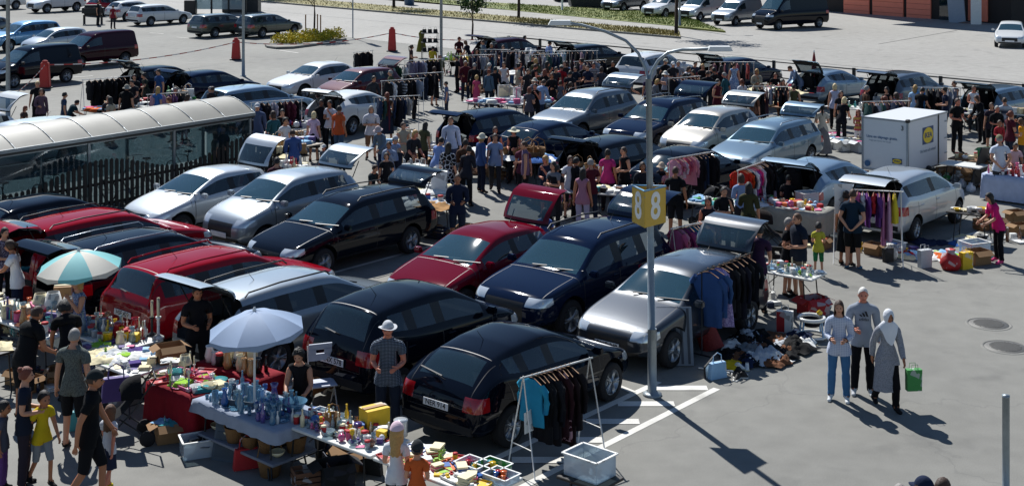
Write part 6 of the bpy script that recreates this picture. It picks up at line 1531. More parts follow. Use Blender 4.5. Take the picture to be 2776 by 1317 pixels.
# the packed back rows: shoppers standing in the gaps between racks, tables and boots
TOPS=[('black','#111216'),('charcoal','#26272d'),('navy','#1a2238'),('white','#c4c6cc'),('light blue','#7d93b8'),('burgundy','#4c1824'),('olive','#4b4d34'),('grey','#6c6f77'),('beige','#a09684'),('mauve','#6e5870'),('teal','#25505a'),('brown','#4a3428')]
HR=[('dark','short-k'),('brown','bob-b'),('blond','bob-bl'),('grey','short-g'),('dark tied','bun-k'),('long dark','long-k'),('red brown','pony-r'),('cropped','crop-b')]
SP=[(1240,152,'behind the dark pushchair'),(1262,164,'behind the dark pushchair'),(1342,150,'by the maroon car'),(1367,166,'by the denim rack'),(1405,172,'by the small box table'),(1428,186,'by the dark goods table'),(1452,158,'left of the teal jackets'),(1482,166,'at the bric-a-brac stall'),(1536,166,'below the black estate'),(1578,158,'below the black estate'),(1594,176,'beside the striped top'),
(1768,214,'near the lamp arms'),(1850,198,'in the dark clad crowd'),(1944,214,'in the dark clad crowd'),(1968,196,'in the dark clad crowd'),(2012,214,'right of the tie-dye dress'),(2052,186,'right of the tie-dye dress'),(2122,214,'at the soft toy table'),(2152,228,'at the soft toy table'),(2348,232,'at the china table'),(2382,262,'at the china table'),(2440,250,'under the large tailgate'),(2562,236,'by the blue jackets'),(2592,218,'by the blue jackets'),
(2702,286,'at the right edge stalls'),(2738,300,'at the right edge stalls'),(742,300,'at the pink helmet table'),(772,318,'at the pink helmet table'),(1092,330,'at the table of books'),(1112,350,'at the table of books'),(1146,330,'left of the pale shirt man'),(1262,376,'right of the giraffe dress'),(1342,360,'behind the heaped clothes'),(1424,382,'behind the laundry table'),(1480,420,'left of the white toys'),(1502,436,'left of the white toys'),(1560,426,'behind the white toys'),(1602,430,'behind the white toys'),
(470,262,'behind the shelter roof'),(500,255,'behind the shelter roof'),(300,262,'behind the shelter roof'),(1010,205,'by the dark red hatchback'),(1060,190,'by the dark red hatchback'),(1050,250,'by the black and white rack'),(2010,470,'at the bright clothes rack'),(1700,520,'left of the yellow sign'),(1240,470,'below the giraffe dress'),(1700,205,'near the lamp arms')]
rc=random.Random(21)
for i,(x,y,pl) in enumerate(SP):
    tn,tc_=TOPS[(i*5)%12]; hn,hk=HR[(i*3+i//8)%8]; fem=hk.split('-')[0] in('bob','bun','long','pony')
    person_h('P',x,y,rc.uniform(1.6,1.8),rc.uniform(0,360),['stand','hold','lean','reach','hold','walk','bag','chin','cross'][i%9],'f' if fem else 'm',tc_,('trousers|','trousers|','shorts|','midi|' if fem else 'trousers|')[i%4]+['#17181d','#222a3a','#2c2c32'][i%3],hk,f'{"woman" if fem else "man"} with {hn} hair in {tn} top {pl}',sleeve='sls0m'[i%5],skin='ltllp'[i%5])
# ---------------- stalls: tables with goods, clothes racks, boxes on the ground
def tb(c,x,y,hdg,L,W,where,label,**k):
    h=k.get('h',.73); X,Y=at(c,x,y,h); return table(X,Y,hdg,L,W,where,label,**k)
WHT=mat('tabletop_white','#cfcfca',rough=.45); CW=cm('#c4c8d0'); CRED=cm('#7c1420'); CPL=cm('#8f98a8')
GLS=['vase','bottle','bowl','glass','jug','cup','plate']
T1=table(-2.36,19.17,130,1.85,.76,'','white folding table of toys beside the black hatchbacks',top=WHT)
fill(T1,105,['toy_figure','box','cup','jar','glass','ball','tin','bottle','toy_car','bowl','toy_figure','book'],['white','white','cream','red','pink','yellow','brown','silver','white','purple','black','blue'],'on the white table of toys',11,mats=([CG],.5),sc=(.5,.95))
item('carton',-1.95,19.35,.735,.6,'yellow','',1.5,label='bright yellow box lying at the back of the white toy table')
item('basket',-2.55,19.35,.735,.6,'brown','',.8,label='brown wicker basket on the white toy table')
item('plastic_box',-2.75,19.7,.735,-.6,'white','',.42,m=CLP,label='small clear plastic tub at the back of the white toy table')
item('tin',-1.55,19.0,.735,0,'silver','',1.6,label='large pale tin box right of the yellow box on the toy table')
T2=table(-.86,17.92,130,1.95,.80,'','white folding table of books and boxes at the bottom edge',top=WHT)
fill(T2,52,['book_stack','book','box','book','toy_figure','tray','toy_car','jar','folded_cloth'],['white','cream','red','pink','orange','blue','yellow','white','lime'],'on the white table of books',12,sc=(.6,.95))
for i,(dx,dy,c) in enumerate(((.35,-.05,'white'),(.72,-.42,'white'),(.62,-.10,'teal'))): item('plastic_box',-.86+dx,17.92+dy,.735,-.7,c,'',(.75,.75,.35),m=CLP if c=='white' else pm('green'),label=['clear box of toys at the rear of the book table','clear box of pens at the near end of the book table','green tray box of markers on the book table'][i])
bx=[(-.86+.35,17.92-.05),(-.86+.72,17.92-.42),(-.86+.62,17.92-.10)]
for i,(X,Y) in enumerate(bx): fill((X,Y,-.7,.34,.26,.75),6,['toy_car','toy_figure','tin','book'],['pink','red','blue','orange','yellow','teal'],['in the clear box at the rear of the book table','in the clear box of pens','in the green tray box'][i],60+i,sc=(.5,.75))
T3=table(-3.72,20.12,132,1.95,.95,'','table with pale cloth full of glassware under the blue parasol',cloth=(CPL,'pale blue grey cloth under the glassware'),clothdrop=.18)
fill(T3,88,GLS,['purple','blue','lightblue','silver','navy','white'],'on the pale blue glassware table',13,mats=([CG,CGB,CGP,CGB],.8),sc=(.6,1.05))
item('bowl',-3.18,19.95,.745,0,'lightblue','',1.6,m=CGB,label='wide blue glass bowl at the right corner of the glassware table')
item('vase',-3.5,20.1,.745,0,'purple','',1.35,m=CGP,label='tall purple glass vase near the parasol pole')
T3b=table(-3.75,20.0,132,1.8,.8,'','low shelf of baskets and books under the glassware table',h=.28,top=mat('shelf_grey','#6f7480',rough=.6))
fill(T3b,12,['book_stack','basket','book_stack','basket','bowl'],['white','cream','grey','brown'],'on the low shelf under the glassware',14,sc=(.8,1.1))
T4=table(-4.95,21.15,130,1.15,.85,'','low table with red cloth and plates beside the glassware',cloth=(CRED,'dark red cloth hanging from the plate table'),clothdrop=.62)
fill(T4,34,['plate','plate','bowl','folded_cloth','cup','tray','candlestick'],['red','white','teal','cream','pink','white','lime'],'on the red clothed table',15)
T5=table(-4.35,21.85,130,1.5,.55,'','rear table of vases and lamps behind the red clothed table',cloth=(CRED,'red cloth under the tall vases'),clothdrop=.3)
fill(T5,24,['vase','bottle','jar','jug','candlestick','toy_figure'],['cream','white','black','tan','silver'],'on the rear table of vases',16,sc=(.9,1.5))
for x,y,l in ((-4.15,21.75,'tall white square vase left of the parasol pole'),(-4.6,22.0,'tall cylindrical cream vase behind the red cloth')): item('carton',x,y,.74,.3,'cream','',(.55,.75,1.9),label=l)
item('lamp',-5.15,21.5,.745,0,'cream','',.8,label='small lamp with cream shade at the back of the red cloth table')
T6=table(-6.42,22.4,130,1.95,.9,'','folding table covered with clothes and papers at left',top=WHT)
fill(T6,58,['crumpled_cloth','folded_cloth','paper','book','crumpled_cloth','toy_figure','box'],['white','cream','white','pink','lightblue','purple','silver','cream','lime'],'on the clothes and paper table',17,sc=(.6,.95))
item('cardboard_box',*at('C1',1262,300,.73),.745,.5,'brown','',.95,label='brown cardboard box with hand hole at the end of the clothes table')
fill((*at('C1',1255,290,.98),.5,.34,.26,.97),5,['crumpled_cloth','folded_cloth'],['white','pink','cream'],'spilling from the brown cardboard box',18,sc=(.4,.5))
T7=table(-6.95,23.6,130,1.9,.85,'','candle and glass table in front of the red estate',top=WHT)
fill(T7,72,['bottle','jar','candlestick','vase','glass','cup','tin','jug','plate','box'],['white','cream','yellow','red','orange','silver','brown','white','tan'],'on the candle table',19,mats=([CG],.5),sc=(.8,1.35))
item('jug',-6.75,23.35,.735,0,'red','',1.3,label='bright red pot in the middle of the candle table')
item('candlestick',-6.05,23.35,.735,0,'white','',2.3,label='tall branching white candlestick beside the red estate')
item('candlestick',-6.2,23.5,.735,0,'black','',2.0,label='tall dark candlestick beside the branching white one')
T8=table(-8.35,24.3,130,1.9,.95,'','table of lamps, jars and tins left of the striped parasol',top=WHT)
fill(T8,60,['jar','tin','bottle','box','vase','cup','carton','plate','bowl'],['white','cream','orange','pink','purple','teal','brown','white','tan'],'on the lamp and jar table',20,mats=([CG],.3),sc=(.9,1.4))
for i,(dx,dy,c,s) in enumerate(((.1,.25,'white',1.2),(-.15,.3,'cream',1.1),(.4,.2,'white',1.0))): item('lamp',-8.35+dx,24.3+dy,.735,0,c,'',s,label=['tall white table lamp on the jar table','cream table lamp left of the tall white one','white table lamp nearest the striped parasol'][i])
item('carton',*at('Dh',910,540,.75),.735,.2,'tan','',(1.3,1.3,1.9),label='large straw coloured box behind the jars, left of the blonde woman')
T9=table(-9.75,25.4,130,1.8,.9,'','table of folded linen and books at the left edge',top=WHT)
fill(T9,20,['folded_cloth','book_stack','folded_cloth','box'],['white','lightblue','cream','navy','silver'],'on the linen table at the left edge',21)
T9b=table(-8.9,22.9,130,1.2,.7,'','dark small table beside the man in black polo',top=mat('table_dark','#26221e'))
fill(T9b,12,['crumpled_cloth','box','bowl','jar'],['white','blue','teal','cream'],'on the dark small table',22,sc=(.6,.9))
parasol(*at('P',690,1100,.73),2.13,.73,.27,'pale blue parasol over the glassware table',mat('canopy_blue','#8296b2',rough=.7,var=.05),mat('canopy_blue2','#8296b2',rough=.7,var=.05),tilt=(R(3),R(-5)))
parasol(-7.62,24.0,2.06,.74,.28,'teal and white striped parasol at the left stalls',mat('canopy_white','#c6c2b6',rough=.7,var=.05),mat('canopy_teal','#6fb3b5',rough=.7,var=.05),tilt=(R(3),R(-3)))
folding_chair(-3.05,22.0,160,mat('chair_white','#a9b0c0',rough=.5),'white folding chair under the blue parasol',back=.95)
# things on the ground by the front stalls
def gi(kind,c,x,y,col,label,sc=1,rz=.4,m=None,rx=0,dz=0.0): X,Y=at(c,x,y); return item(kind,X,Y,.003+dz,rz,col,'',sc,m,label,rx=rx)
gi('cardboard_box','C1',1262,880,'brown','open brown cardboard box below the red cloth',1.0)
fill((*at('C1',1262,880),.4,.36,.26,.27),5,['crumpled_cloth','bottle'],['teal','white','lightblue'],'in the cardboard box below the red cloth',31,sc=(.4,.6))
gi('plastic_box','C1',1470,985,'white','clear plastic box of dark things on the asphalt, right of the cardboard box',.95,m=CLP)
fill((*at('C1',1470,985),.4,.34,.26,.15),4,['crumpled_cloth','box'],['black','grey'],'in the clear box on the asphalt',32,sc=(.6,.8))
gi('sack','C1',1195,720,'purple','mauve plastic sack behind the cardboard box',.9)
X,Y=at('C1',1690,1040); m=MB(); m.box((0,0,.42),(.55,.04,.85)); [m.box((0,-.026,.12+.2*k),(.46,.012,.15),1) for k in range(4)]; o=m.build('panel_door',[mat('panel_slate','#3d4b58',rough=.6),mat('panel_slate2','#33404c',rough=.6)],None,(X,Y,0),(R(-16),0,R(-20))); tag(o,'slate grey panelled shutter leaning on the glassware table','shutter')
gi('handbag','C1',1825,1090,'red','dark red handbag beside the slate grey shutter',1.25)
gi('basket','C2',115,1140,'brown','tall wicker basket under the glassware table corner',1.25)
gi('basket','C2',0,1020,'brown','wicker basket left of the tall wicker basket',1.0)
gi('cardboard_box','C2',600,1200,'black','black open box under the white toy table',1.1,m=pm('black'))
gi('handbag','C2',560,1010,'black','black bag under the white toy table, behind the box',1.4)
gi('crate','C2',420,1215,'brown','dark crate on the asphalt left of the black open box',1.0)
X,Y=at('C1',930,905); stroller(X,Y,250,cm('#101114'),'black pushchair under the clothes and paper table')
X,Y=at('C1',860,800); o=item('handbag',X,Y,.45,.4,'purple','',1.5,label='bright purple printed bag hanging on the black pushchair',m=pm('purple'))
gi('handbag','C1',600,800,'teal','blue green bag among the people at lower left',1.2)
# dog beside the black hatchback
def dog(x,y,hdg):
    r=empty('dog',(x,y,0),hd(hdg),'brown and white dog lying beside the glassware table','dog')
    V_=[((0,-.32,.26),.11),((0,-.12,.28),.125),((0,.10,.30),.13),((0,.22,.36),.10),((0,.30,.46),.075),((0,.37,.53),.078),((0,.46,.51),.045),((0,.53,.49),.032),((0,-.42,.30),.03),((0,-.52,.40),.022),
        ((.09,.18,.16),.045),((.09,.2,.03),.028),((-.09,.18,.16),.045),((-.09,.2,.03),.028),((.09,-.28,.17),.06),((.09,-.36,.10),.03),((.09,-.30,.02),.028),((-.09,-.28,.17),.06),((-.09,-.36,.10),.03),((-.09,-.30,.02),.028),((.055,.36,.62),.02),((-.055,.36,.62),.02)]
    E_=[(0,1),(1,2),(2,3),(3,4),(4,5),(5,6),(6,7),(0,8),(8,9),(2,10),(10,11),(2,12),(12,13),(0,14),(14,15),(15,16),(0,17),(17,18),(18,19),(5,20),(5,21)]
    me=bpy.data.meshes.new('d'); me.from_pydata([v[0] for v in V_],E_,[])
    def su(o):
        o.modifiers.new('k','SKIN'); 
        for i,v in enumerate(V_): o.data.skin_vertices[0].data[i].radius=(v[1],v[1]); o.data.skin_vertices[0].data[i].use_root=(i==1)
        s=o.modifiers.new('s','SUBSURF'); s.levels=2
    m_=apply_mods(me,su); 
    for q in (mat('fur_brown','#8a5a34',rough=.9,var=.3,scale=9),mat('fur_white','#cfc8ba',rough=.9)): m_.materials.append(q)
    for p in m_.polygons:
        p.use_smooth=True; c=p.center; p.material_index=1 if (c.z<.17 or (c.y>.42) or (abs(c.x)<.022 and c.y>.34)) else 0
    link('body',m_,r)
    for s in (-1,1):
        q=MB(); q.lathe([(0,-.012),(.012,0),(0,.012)],8); q.build('eye',EYE,r,(s*.032,.435,.555))
    q=MB(); q.lathe([(0,-.014),(.016,0),(0,.014)],8); q.build('nose',EYE,r,(0,.565,.495))
X,Y=at('P',850,1085,.1); dog(X,Y+.2,215)
# clothes rack at the front
P_='#0d0e11'
rack(.66,19.95,50,1.30,1.36,'white A-frame clothes rack in front of the black hatchback',[('shirt','#2787a8','teal blue'),('jacket',P_,'black wide'),('coat','#101217','black long'),('coat','#14161c','dark'),('coat','#15151b','charcoal'),('coat','#2a1218','dark burgundy'),('dress','flowers:#300f16:#b08a90:8','burgundy spotted'),('coat','#1c1013','dark brown'),('coat','#120f14','black plum')],'the A-frame rack by the black hatchback',seed=3,span=(.10,.72))
X,Y=at('C3',140,640,.95); item('paper',X,Y,.75,.9,'white','',1.0,label='white price sheet hung on the A-frame rack',rx=R(85))
# box on small table bottom centre
X,Y=at('C3',600,1150,.30); T=table(X,Y,130,.75,.55,'','low dark folding table under the clear box at the bottom',h=.30,top=mat('table_dark','#26221e'))
item('plastic_box',X,Y+.05,.305,-.72,'white','',1.12,m=CLP,label='large clear plastic box with toys on the low dark table')
fill((X,Y+.05,-.72,.4,.3,.33),6,['crumpled_cloth','toy_figure','box'],['pink','white','black','brown'],'in the large clear box at the bottom',33,sc=(.5,.8))
# right of the lamp post
X,Y=at('C3',1240,330); m=MB(); m.box((0,0,.5),(.62,.04,1.0)); [m.box((-.24+.12*k,-.026,.5),(.045,.012,.94),1) for k in range(5)]; o=m.build('slatted_panel',[mat('panel_pale','#6f7a86',rough=.6),mat('panel_dark','#353c46',rough=.6)],None,(X,Y,0),(R(-14),R(-4),R(-12))); tag(o,'grey vertical striped panel leaning on the grey hatchback','panel')
X,Y=at('C3',1575,220); m=MB(); m.grid(lambda u,v:(.23*cos(2*pi*u)*(1-.3*v),.09*sin(2*pi*u)*(1-.2*v),.03+1.0*v),16,8); m.tube([(-.1,-.09,.6),(-.12,-.1,.9)],.02,5,1); o=m.build('board_bag',[mat('bag_red','#7c1a1c',rough=.6,bump=.5),pm('cream')],None,(X-.15,Y,0),(0,R(-22),R(-20))); tag(o,'long red board bag leaning on the side of the grey hatchback','bag')
K6=[('jacket','#2e4a78','blue denim',1.2),('jacket','#34527e','faded denim',1.2),('dress','flowers:#8a78a8:#b4a4c8:22','lilac patterned',1.05),('coat','#17181d','black long'),('coat','#101116','black wool'),('coat','#191a26','dark navy'),('coat','#0e0f13','black puffer'),('jacket','#15171f','black short',1.1)]
rack(3.98,25.25,40,1.75,1.55,'clothes rail along the side of the grey hatchback',K6,'the rail beside the grey hatchback',style='T',mcol=DSTEEL,seed=5)
X,Y=at('B3',1690,750,1.3); item('paper',X,Y,1.25,.9,'white','',1.1,label='white price sheet on the clothes beside the grey hatchback',rx=R(80))
rack(3.85,28.8,50,1.35,1.45,'A-frame rack of pink and teal clothes behind the grey hatchback',[('shirt','#b0567c','pink'),('kids','#c48aa0','pale pink'),('shirt','#8a3a6c','magenta'),('shirt','#5c3a78','purple'),('kids','#2a6a80','teal'),('shirt','#1f5a74','dark teal'),('shirt','#3c4a70','slate blue'),('shirt','#c0a08c','beige'),('dress','#a0708c','dusty pink'),('kids','#7a1e28','dark red')],'the pink and teal rack',seed=7)
# clothes spread on the ground
def patch(pts_c,pts): return [at(pts_c,*p) for p in pts]
r_=random.Random(40)
gc=['black','black','black','grey','black','navy','silver','brown','black','white']
q=patch('Ef',[(900,640),(1260,620),(1900,700),(1560,980),(1090,1080),(840,900)])
cxp=sum(p[0] for p in q)/6; cyp=sum(p[1] for p in q)/6
for k in range(80):
    i=r_.randrange(6); t=r_.random(); s=sqrt(r_.random())*.97; p=Vector(q[i]).lerp(Vector(q[(i+1)%6]),t); p=Vector((cxp,cyp)).lerp(p,s)
    item('crumpled_cloth'+str(k%5),p.x,p.y,.003+.03*r_.random(),r_.uniform(0,6),r_.choice(gc),'in the heap of dark clothes on the asphalt',(lambda s:(s,s,s*r_.uniform(1.2,2.4)))(r_.uniform(.55,1.0)))
for x,y,c,l in ((1110,660,'blue','blue jeans spread at the top of the clothes heap'),(1180,750,'navy','dark blue jeans in the clothes heap'),(1400,650,'orange','orange brown garment on the clothes heap'),(1440,680,'yellow','small yellow garment on the clothes heap'),(870,985,'yellow','yellow crumpled cloth at the near corner of the clothes heap'),(1350,620,'brown','brown coat laid behind the clothes heap'),(1700,600,'navy','navy mat between paper bag and clothes heap')): gi('crumpled_cloth1','Ef',x,y,c,l,.85,rz=.8)
gi('paper_bag','Ef',1540,560,'white','tall red and white paper bag standing by the clothes heap',1.0,rz=-.3)
o=[x for x in S.objects if x.get('label','').startswith('tall red and white paper')][0]; X,Y=o.location.x,o.location.y
q=MB(); q.box((-.076,-.068,.2),(.15,.006,.38)); q.build('red_half',pm('red'),o)
gi('paper','Ef',1850,705,'cream','cream sheet lying at the right end of the clothes heap',1.2)
X,Y=at('Ef',1880,640); r=empty('baby_walker',(X,Y,0),.3,'white baby walker with yellow knob on the open asphalt','baby walker')
m=MB(); m.tube([(.24*cos(2*pi*k/20),.24*sin(2*pi*k/20),.38) for k in range(21)],.035,6); m.build('tray',pm('white',True),r); m=MB(); m.tube([(.28*cos(2*pi*k/20),.28*sin(2*pi*k/20),.06) for k in range(21)],.03,6); m.build('base',pm('white',True),r)
for k in range(4):
    m=MB(); a=k*pi/2+.4; m.tube([(.27*cos(a),.27*sin(a),.07),(.23*cos(a),.23*sin(a),.37)],.018,6); m.build('strut',pm('lightblue',True),r)
m=MB(); m.lathe([(0,0),(.05,.02),(.06,.06),(0,.11)],10); m.build('knob',pm('yellow',True),r,(.2,.05,.4)); m=MB(); m.lathe([(.0,.2),(.15,.24),(.18,.36)],12); m.build('seat',cm('#222228'),r)
X,Y=at('Ef',520,1160); item('frame',X,Y,.02,-.5,'black','',1.3,label='dark framed white picture lying on the asphalt by the bay line',rx=R(-82))
X,Y=at('Ef',680,1150); item('handbag',X,Y,.003,.5,'lightblue','',1.15,label='blue and white bag standing at the corner of the bay line')
for i,(x,y) in enumerate(((560,1050),(700,1085),(850,1075))):
    a=at('Ef',x-120,y-10); b=at('Ef',x+140,y+20); m=MB(); m.tube([(a[0],a[1],.03),(b[0],b[1],.03)],.014,6); tag(m.build('white_pole',WHITEM),['upper white pole lying by the framed picture','middle white pole lying beside the blue bag','lower white pole lying right of the blue bag'][i],'pole')
for i,(x,y) in enumerate(((900,1120),(960,1140),(930,1170),(990,1100))): gi('shoe','Ef',x,y,'black','black shoe at the end of the white poles',1.1,rz=i*1.3)
for i,(x,y) in enumerate(((880,890),(950,860),(1040,990),(1060,1040),(980,1030),(1300,800))): gi('shoe','Ef',x,y,'white','white shoe scattered in the clothes heap',1.0,rz=i)
# T10 toys table
T10=tb('Ee',805,885,128,1.35,.72,'','folding table of cutlery and small toys in front of two shoppers',h=.75,top=WHT)
fill(T10,50,['glass','cup','box','toy_figure','candlestick','plate','jar','toy_car'],['white','silver','white','cream','green','orange','lightblue','lime','silver'],'on the cutlery and toy table',34,mats=([CG],.6),sc=(.6,1.0))
X,Y=at('Ee',640,1180); folding_chair(X,Y,200,pm('black'),'black chair under the cutlery table')
gi('cardboard_box','Ef',1900,330,'red','dark red storage box under the cutlery table',1.2,m=pm('red'))
gi('sack','Ef',2040,290,'black','black and white bundle right of the dark red box',.8,m=cm('flowers:#1a1a1e:#a9abb0:9'))
# centre right stalls
T11=tb('Df',880,800,125,1.9,.8,'','white table left of the woman in olive dress',top=WHT)
fill(T11,40,['crumpled_cloth','box','folded_cloth','book','cup'],['white','lightblue','teal','white','silver','green'],'on the table left of the olive dress',35,sc=(.6,.9))
T12=tb('Df',1760,830,125,2.3,.85,'','toy table with pale cloth right of the woman in olive dress',cloth=(cm('#a09e94'),'pale cloth hanging from the toy table'),clothdrop=.55)
fill(T12,64,['toy_figure','box','toy_car','ball','book','tray','tin'],['orange','red','white','yellow','white','cream','pink','lightblue','green'],'on the pale clothed toy table',36,sc=(.7,1.1))
X,Y=at('Df',2060,770,.75); item('plastic_box',X,Y,.745,.4,'lightblue','',.9,m=CLP,label='pale blue storage box at the end of the toy table')
fill((*at('Df',1620,900,.0),R(-35),2.2,.5,0),14,['shoe','box','shoe'],['white','black','silver','brown'],'on the asphalt in front of the toy table',37,z=.003)
X,Y=at('Df',900,1100); stroller(X,Y,60,cm('#3a3c42'),'grey pushchair left of the woman in olive dress')
X,Y=at('Df',640,1120); stroller(X,Y,300,cm('#1a1b20'),'dark pushchair behind the pink and teal rack')
X,Y=at('Ee',540,640); stroller(X,Y,100,cm('#231c1a'),'dark brown pushchair behind the man in plum T-shirt')
BR=[('shirt','#b02418','bright red'),('shirt','#b84018','orange red'),('shirt','#15161a','black'),('shirt','#c8c8cc','white'),('shirt','#8a3a84','violet'),('shirt','#c0286c','hot pink'),('dress','#5c1c3a','wine red'),('shirt','#b0b0ba','light grey'),('dress','#c4c4ca','white long'),('shirt','#16171c','black'),('dress','stripes:#17181c:#a4a6b0:6','black striped'),('coat','#101116','black long'),('dress','#a9a6c0','pale lilac')]
rack(6.15,34.65,35,1.9,1.62,'white rack of bright clothes beside the woman in olive dress',BR,'the rack of bright clothes',style='T',seed=8)
rack(4.75,36.1,50,1.7,1.6,'rack of pink children clothes next to the black saloon',[('kids','#c88a9c','pale pink'),('kids','#b0667c','pink'),('kids','#c4a8b0','blush'),('kids','#a84a60','rose'),('shirt','#c27c8c','dusty pink'),('kids','#d0b0b0','cream pink'),('coat','#15171d','black'),('trousers','#1c2c44','dark denim'),('trousers','#24364f','blue denim'),('coat','#121318','black long')],'the pink rack by the black saloon',style='T',seed=9)
rack(8.15,31.25,104,1.45,1.66,'rack of purple and pink clothes behind the people carrier',[('kids','#7a2440','wine red'),('kids','#17181c','black'),('shirt','#98347c','magenta'),('kids','#b8588c','pink'),('kids','#c0c0c6','white'),('shirt','#6c3a84','violet'),('kids','#b02c34','red'),('shirt','#5c3474','purple'),('dress','#a8688c','mauve'),('dress','#b890a8','pale pink'),('skirt_g','#c0b030','yellow')],'the purple rack by the people carrier',seed=10)
X,Y=at('Df',2125,520,.9); item('paper',*at('B4',575,230,1.7),1.5,.1,'white','',2.2,label='large white sign sheet with blue writing at the open boot',rx=R(80))
# floor stall in front of the people carrier
gi('paper_bag','B4',1170,800,'silver','pale grey woven shopping bag, left of the red bag',1.0)
gi('sack','B4',1360,815,'red','bright red plastic bag in front of the people carrier',1.25)
gi('paper_bag','B4',1475,812,'yellow','yellow and blue shopping bag right of the red bag',.95)
gi('cardboard_box','B4',1560,770,'brown','open cardboard box right of the yellow bag',1.1)
gi('plastic_box','B4',1540,700,'white','clear plastic box behind the cardboard box by the people carrier',1.1,m=CLP)
gi('paper_bag','B4',900,760,'black','black bag under the purple rack',.8)
for c,x,y,L,W,n,s,ks,cl,wh in (('B4',1250,720,1.7,.7,22,41,['crumpled_cloth','folded_cloth','crumpled_cloth'],['white','pink','orange','cream','lime','lightblue','red'],'in the floor stall in front of the people carrier'),
  ('B4',1310,625,1.5,.3,5,42,['crumpled_cloth'],['navy','blue','grey'],'beside the rear wheel of the people carrier'),
  ('B4',900,690,1.6,.5,14,43,['shoe','box','toy_figure'],['black','white','purple','yellow','pink'],'under the purple rack'),
  ('B4',1600,600,1.2,.6,14,44,['crumpled_cloth','box','book'],['grey','white','cream','black'],'on the asphalt beside the front wheel of the people carrier'),
  ('B4',1820,600,1.0,.7,10,45,['box','book','bottle','tray'],['white','cream','brown','silver'],'behind the woman in pink cardigan')):
    fill((*at(c,x,y),R(-10),L,W,0),n,ks,cl,wh,s,z=.003)
T29=tb('Ed',1200,1090,125,1.1,.6,'','small dark table with plates by the people carrier',top=mat('table_dark','#26221e'))
fill(T29,9,['plate','bowl','tin','box'],['white','yellow','brown','cream'],'on the small dark table',46)
gi('crate','B4',1620,520,'brown','wooden crate of blue tins by the pink cardigan',1.1,m=WOOD)
fill((*at('B4',1620,505),.3,.42,.26,.2),8,['tin','jar'],['blue','lightblue','white'],'in the crate of blue tins',47,sc=(.6,.9))
for i,(x,y) in enumerate(((1690,480),(1840,420),(1870,520))): gi('cardboard_box','B4',x,y+40,'brown',['cardboard box left of the pink cardigan','cardboard box behind the pink cardigan','cardboard box right of the pink cardigan'][i],1.0)
# tables right of trailer
T27=tb('Ed',1290,370,130,1.6,.7,'','brown wooden table behind the dark leaning board at right',wood=True,top=WOOD)
fill(T27,12,['box','bowl','carton','tray','jar'],['white','white','cream','tan'],'on the brown wooden table at right',48)
T27b=tb('Ed',1080,430,130,1.2,.7,'','table with a white top right beside the trailer',top=WHT)
T28=tb('Ed',1780,580,130,1.5,.8,'','table hung with pale panels right of the man in pale T-shirt',cloth=(cm('#aab4cc'),'pale lilac cloth in front of the bottle table'),clothdrop=.68)
fill(T28,22,['bottle','toy_figure','jar','box','vase'],['white','red','pink','cream','brown'],'on the pale clothed bottle table',49)
X,Y=at('Ed',1240,760); m=MB(); m.box((0,0,.6),(.9,.04,1.25)); o=m.build('dark_board',mat('board_dark','#17171a',rough=.6),None,(X,Y,0),(R(14),R(8),R(50))); tag(o,'large dark board leaning on the brown wooden table','board')
for i,(x,y) in enumerate(((860,640),(1020,640),(1100,620))): gi('cardboard_box','Ed',x,y,'brown',['brown carton right of the trailer wheel','brown carton in the middle beside the trailer','brown carton nearest the dark board'][i],1.25)
for i,(x,y) in enumerate(((1060,760),(1180,820),(960,700),(850,680))): gi('sack','Ed',x,y,['silver','white','grey','green'][i],['silver plastic bag in the shade by the trailer','crumpled clear bag nearest the bonnet','grey sack behind the silver bag','greenish sack beside the cartons'][i],.75,m=CLP if i<2 else None)
gi('cardboard_box','Ed',1400,340,'green','dark green tub behind the brown wooden table',1.1,m=pm('green'))
X,Y=at('Ed',660,600); r=empty('display_stand',(X,Y,0),.3,'white information screen on a pole in front of the trailer','stand'); m=MB(); m.tube([(0,0,0),(0,0,1.0)],.03,8); m.build('pole',WHITEM,r); m=MB(); m.box((0,0,0),(.26,.03,.36)); m.build('screen',mat('screen_blue','#7a94b0',rough=.2),r,(0,0,1.15),(R(-35),0,0))
# white bins behind the grey estate
for i,(x,y,k,c) in enumerate(((680,1100,'cardboard_box','white'),(820,1070,'cardboard_box','cream'),(930,1120,'cardboard_box','silver'),(560,1060,'cardboard_box','white'),(540,1000,'cardboard_box','white'))):
    gi(k,'Ec',x,y,c,['large white woven bin, nearest of the bins by the trailer','cream bin below the girl in red and yellow','grey bin touching the trailer side','white bin behind the grey skirt','small white bin farthest left'][i],1.3,m=pm(c))
    fill((*at('Ec',x,y),.4,.4,.3,.3),5,['crumpled_cloth','folded_cloth'],['white','navy','pink','lightblue'],'in the row of bins beside the trailer',70+i,sc=(.5,.7))
T24=tb('A4',680,810,130,2.2,.8,'','table of china left of the large dark tailgate',top=WHT)
fill(T24,24,['plate','bowl','jug','cup','vase'],['white','white','cream','teal','green'],'on the china table by the railing',50)
T25=tb('A4',90,690,130,2.0,.8,'','table of soft toys in front of the seated youth',top=WHT)
fill(T25,26,['toy_figure','crumpled_cloth','ball','box'],['orange','cream','white','green','brown','pink'],'on the soft toy table',51,sc=(.9,1.4))
T25b=tb('A4',30,790,130,1.4,.7,'','brown table with boxes below the soft toys',wood=True,top=WOOD)
fill(T25b,10,['box','carton','book_stack'],['brown','orange','navy','cream'],'on the brown table below the soft toys',52)
T26=tb('A4',1590,850,130,1.5,.7,'','table of small things between the black dressed men',top=WHT)
fill(T26,20,['box','toy_figure','book','bowl'],['white','cream','silver','black','purple'],'on the table between the black dressed men',53)
T26b=tb('A4',1910,850,130,1.6,.8,'','table with pale boxes at the right edge',top=WHT)
fill(T26b,14,['box','bowl','carton'],['white','cream','tan'],'on the table at the right edge',54)
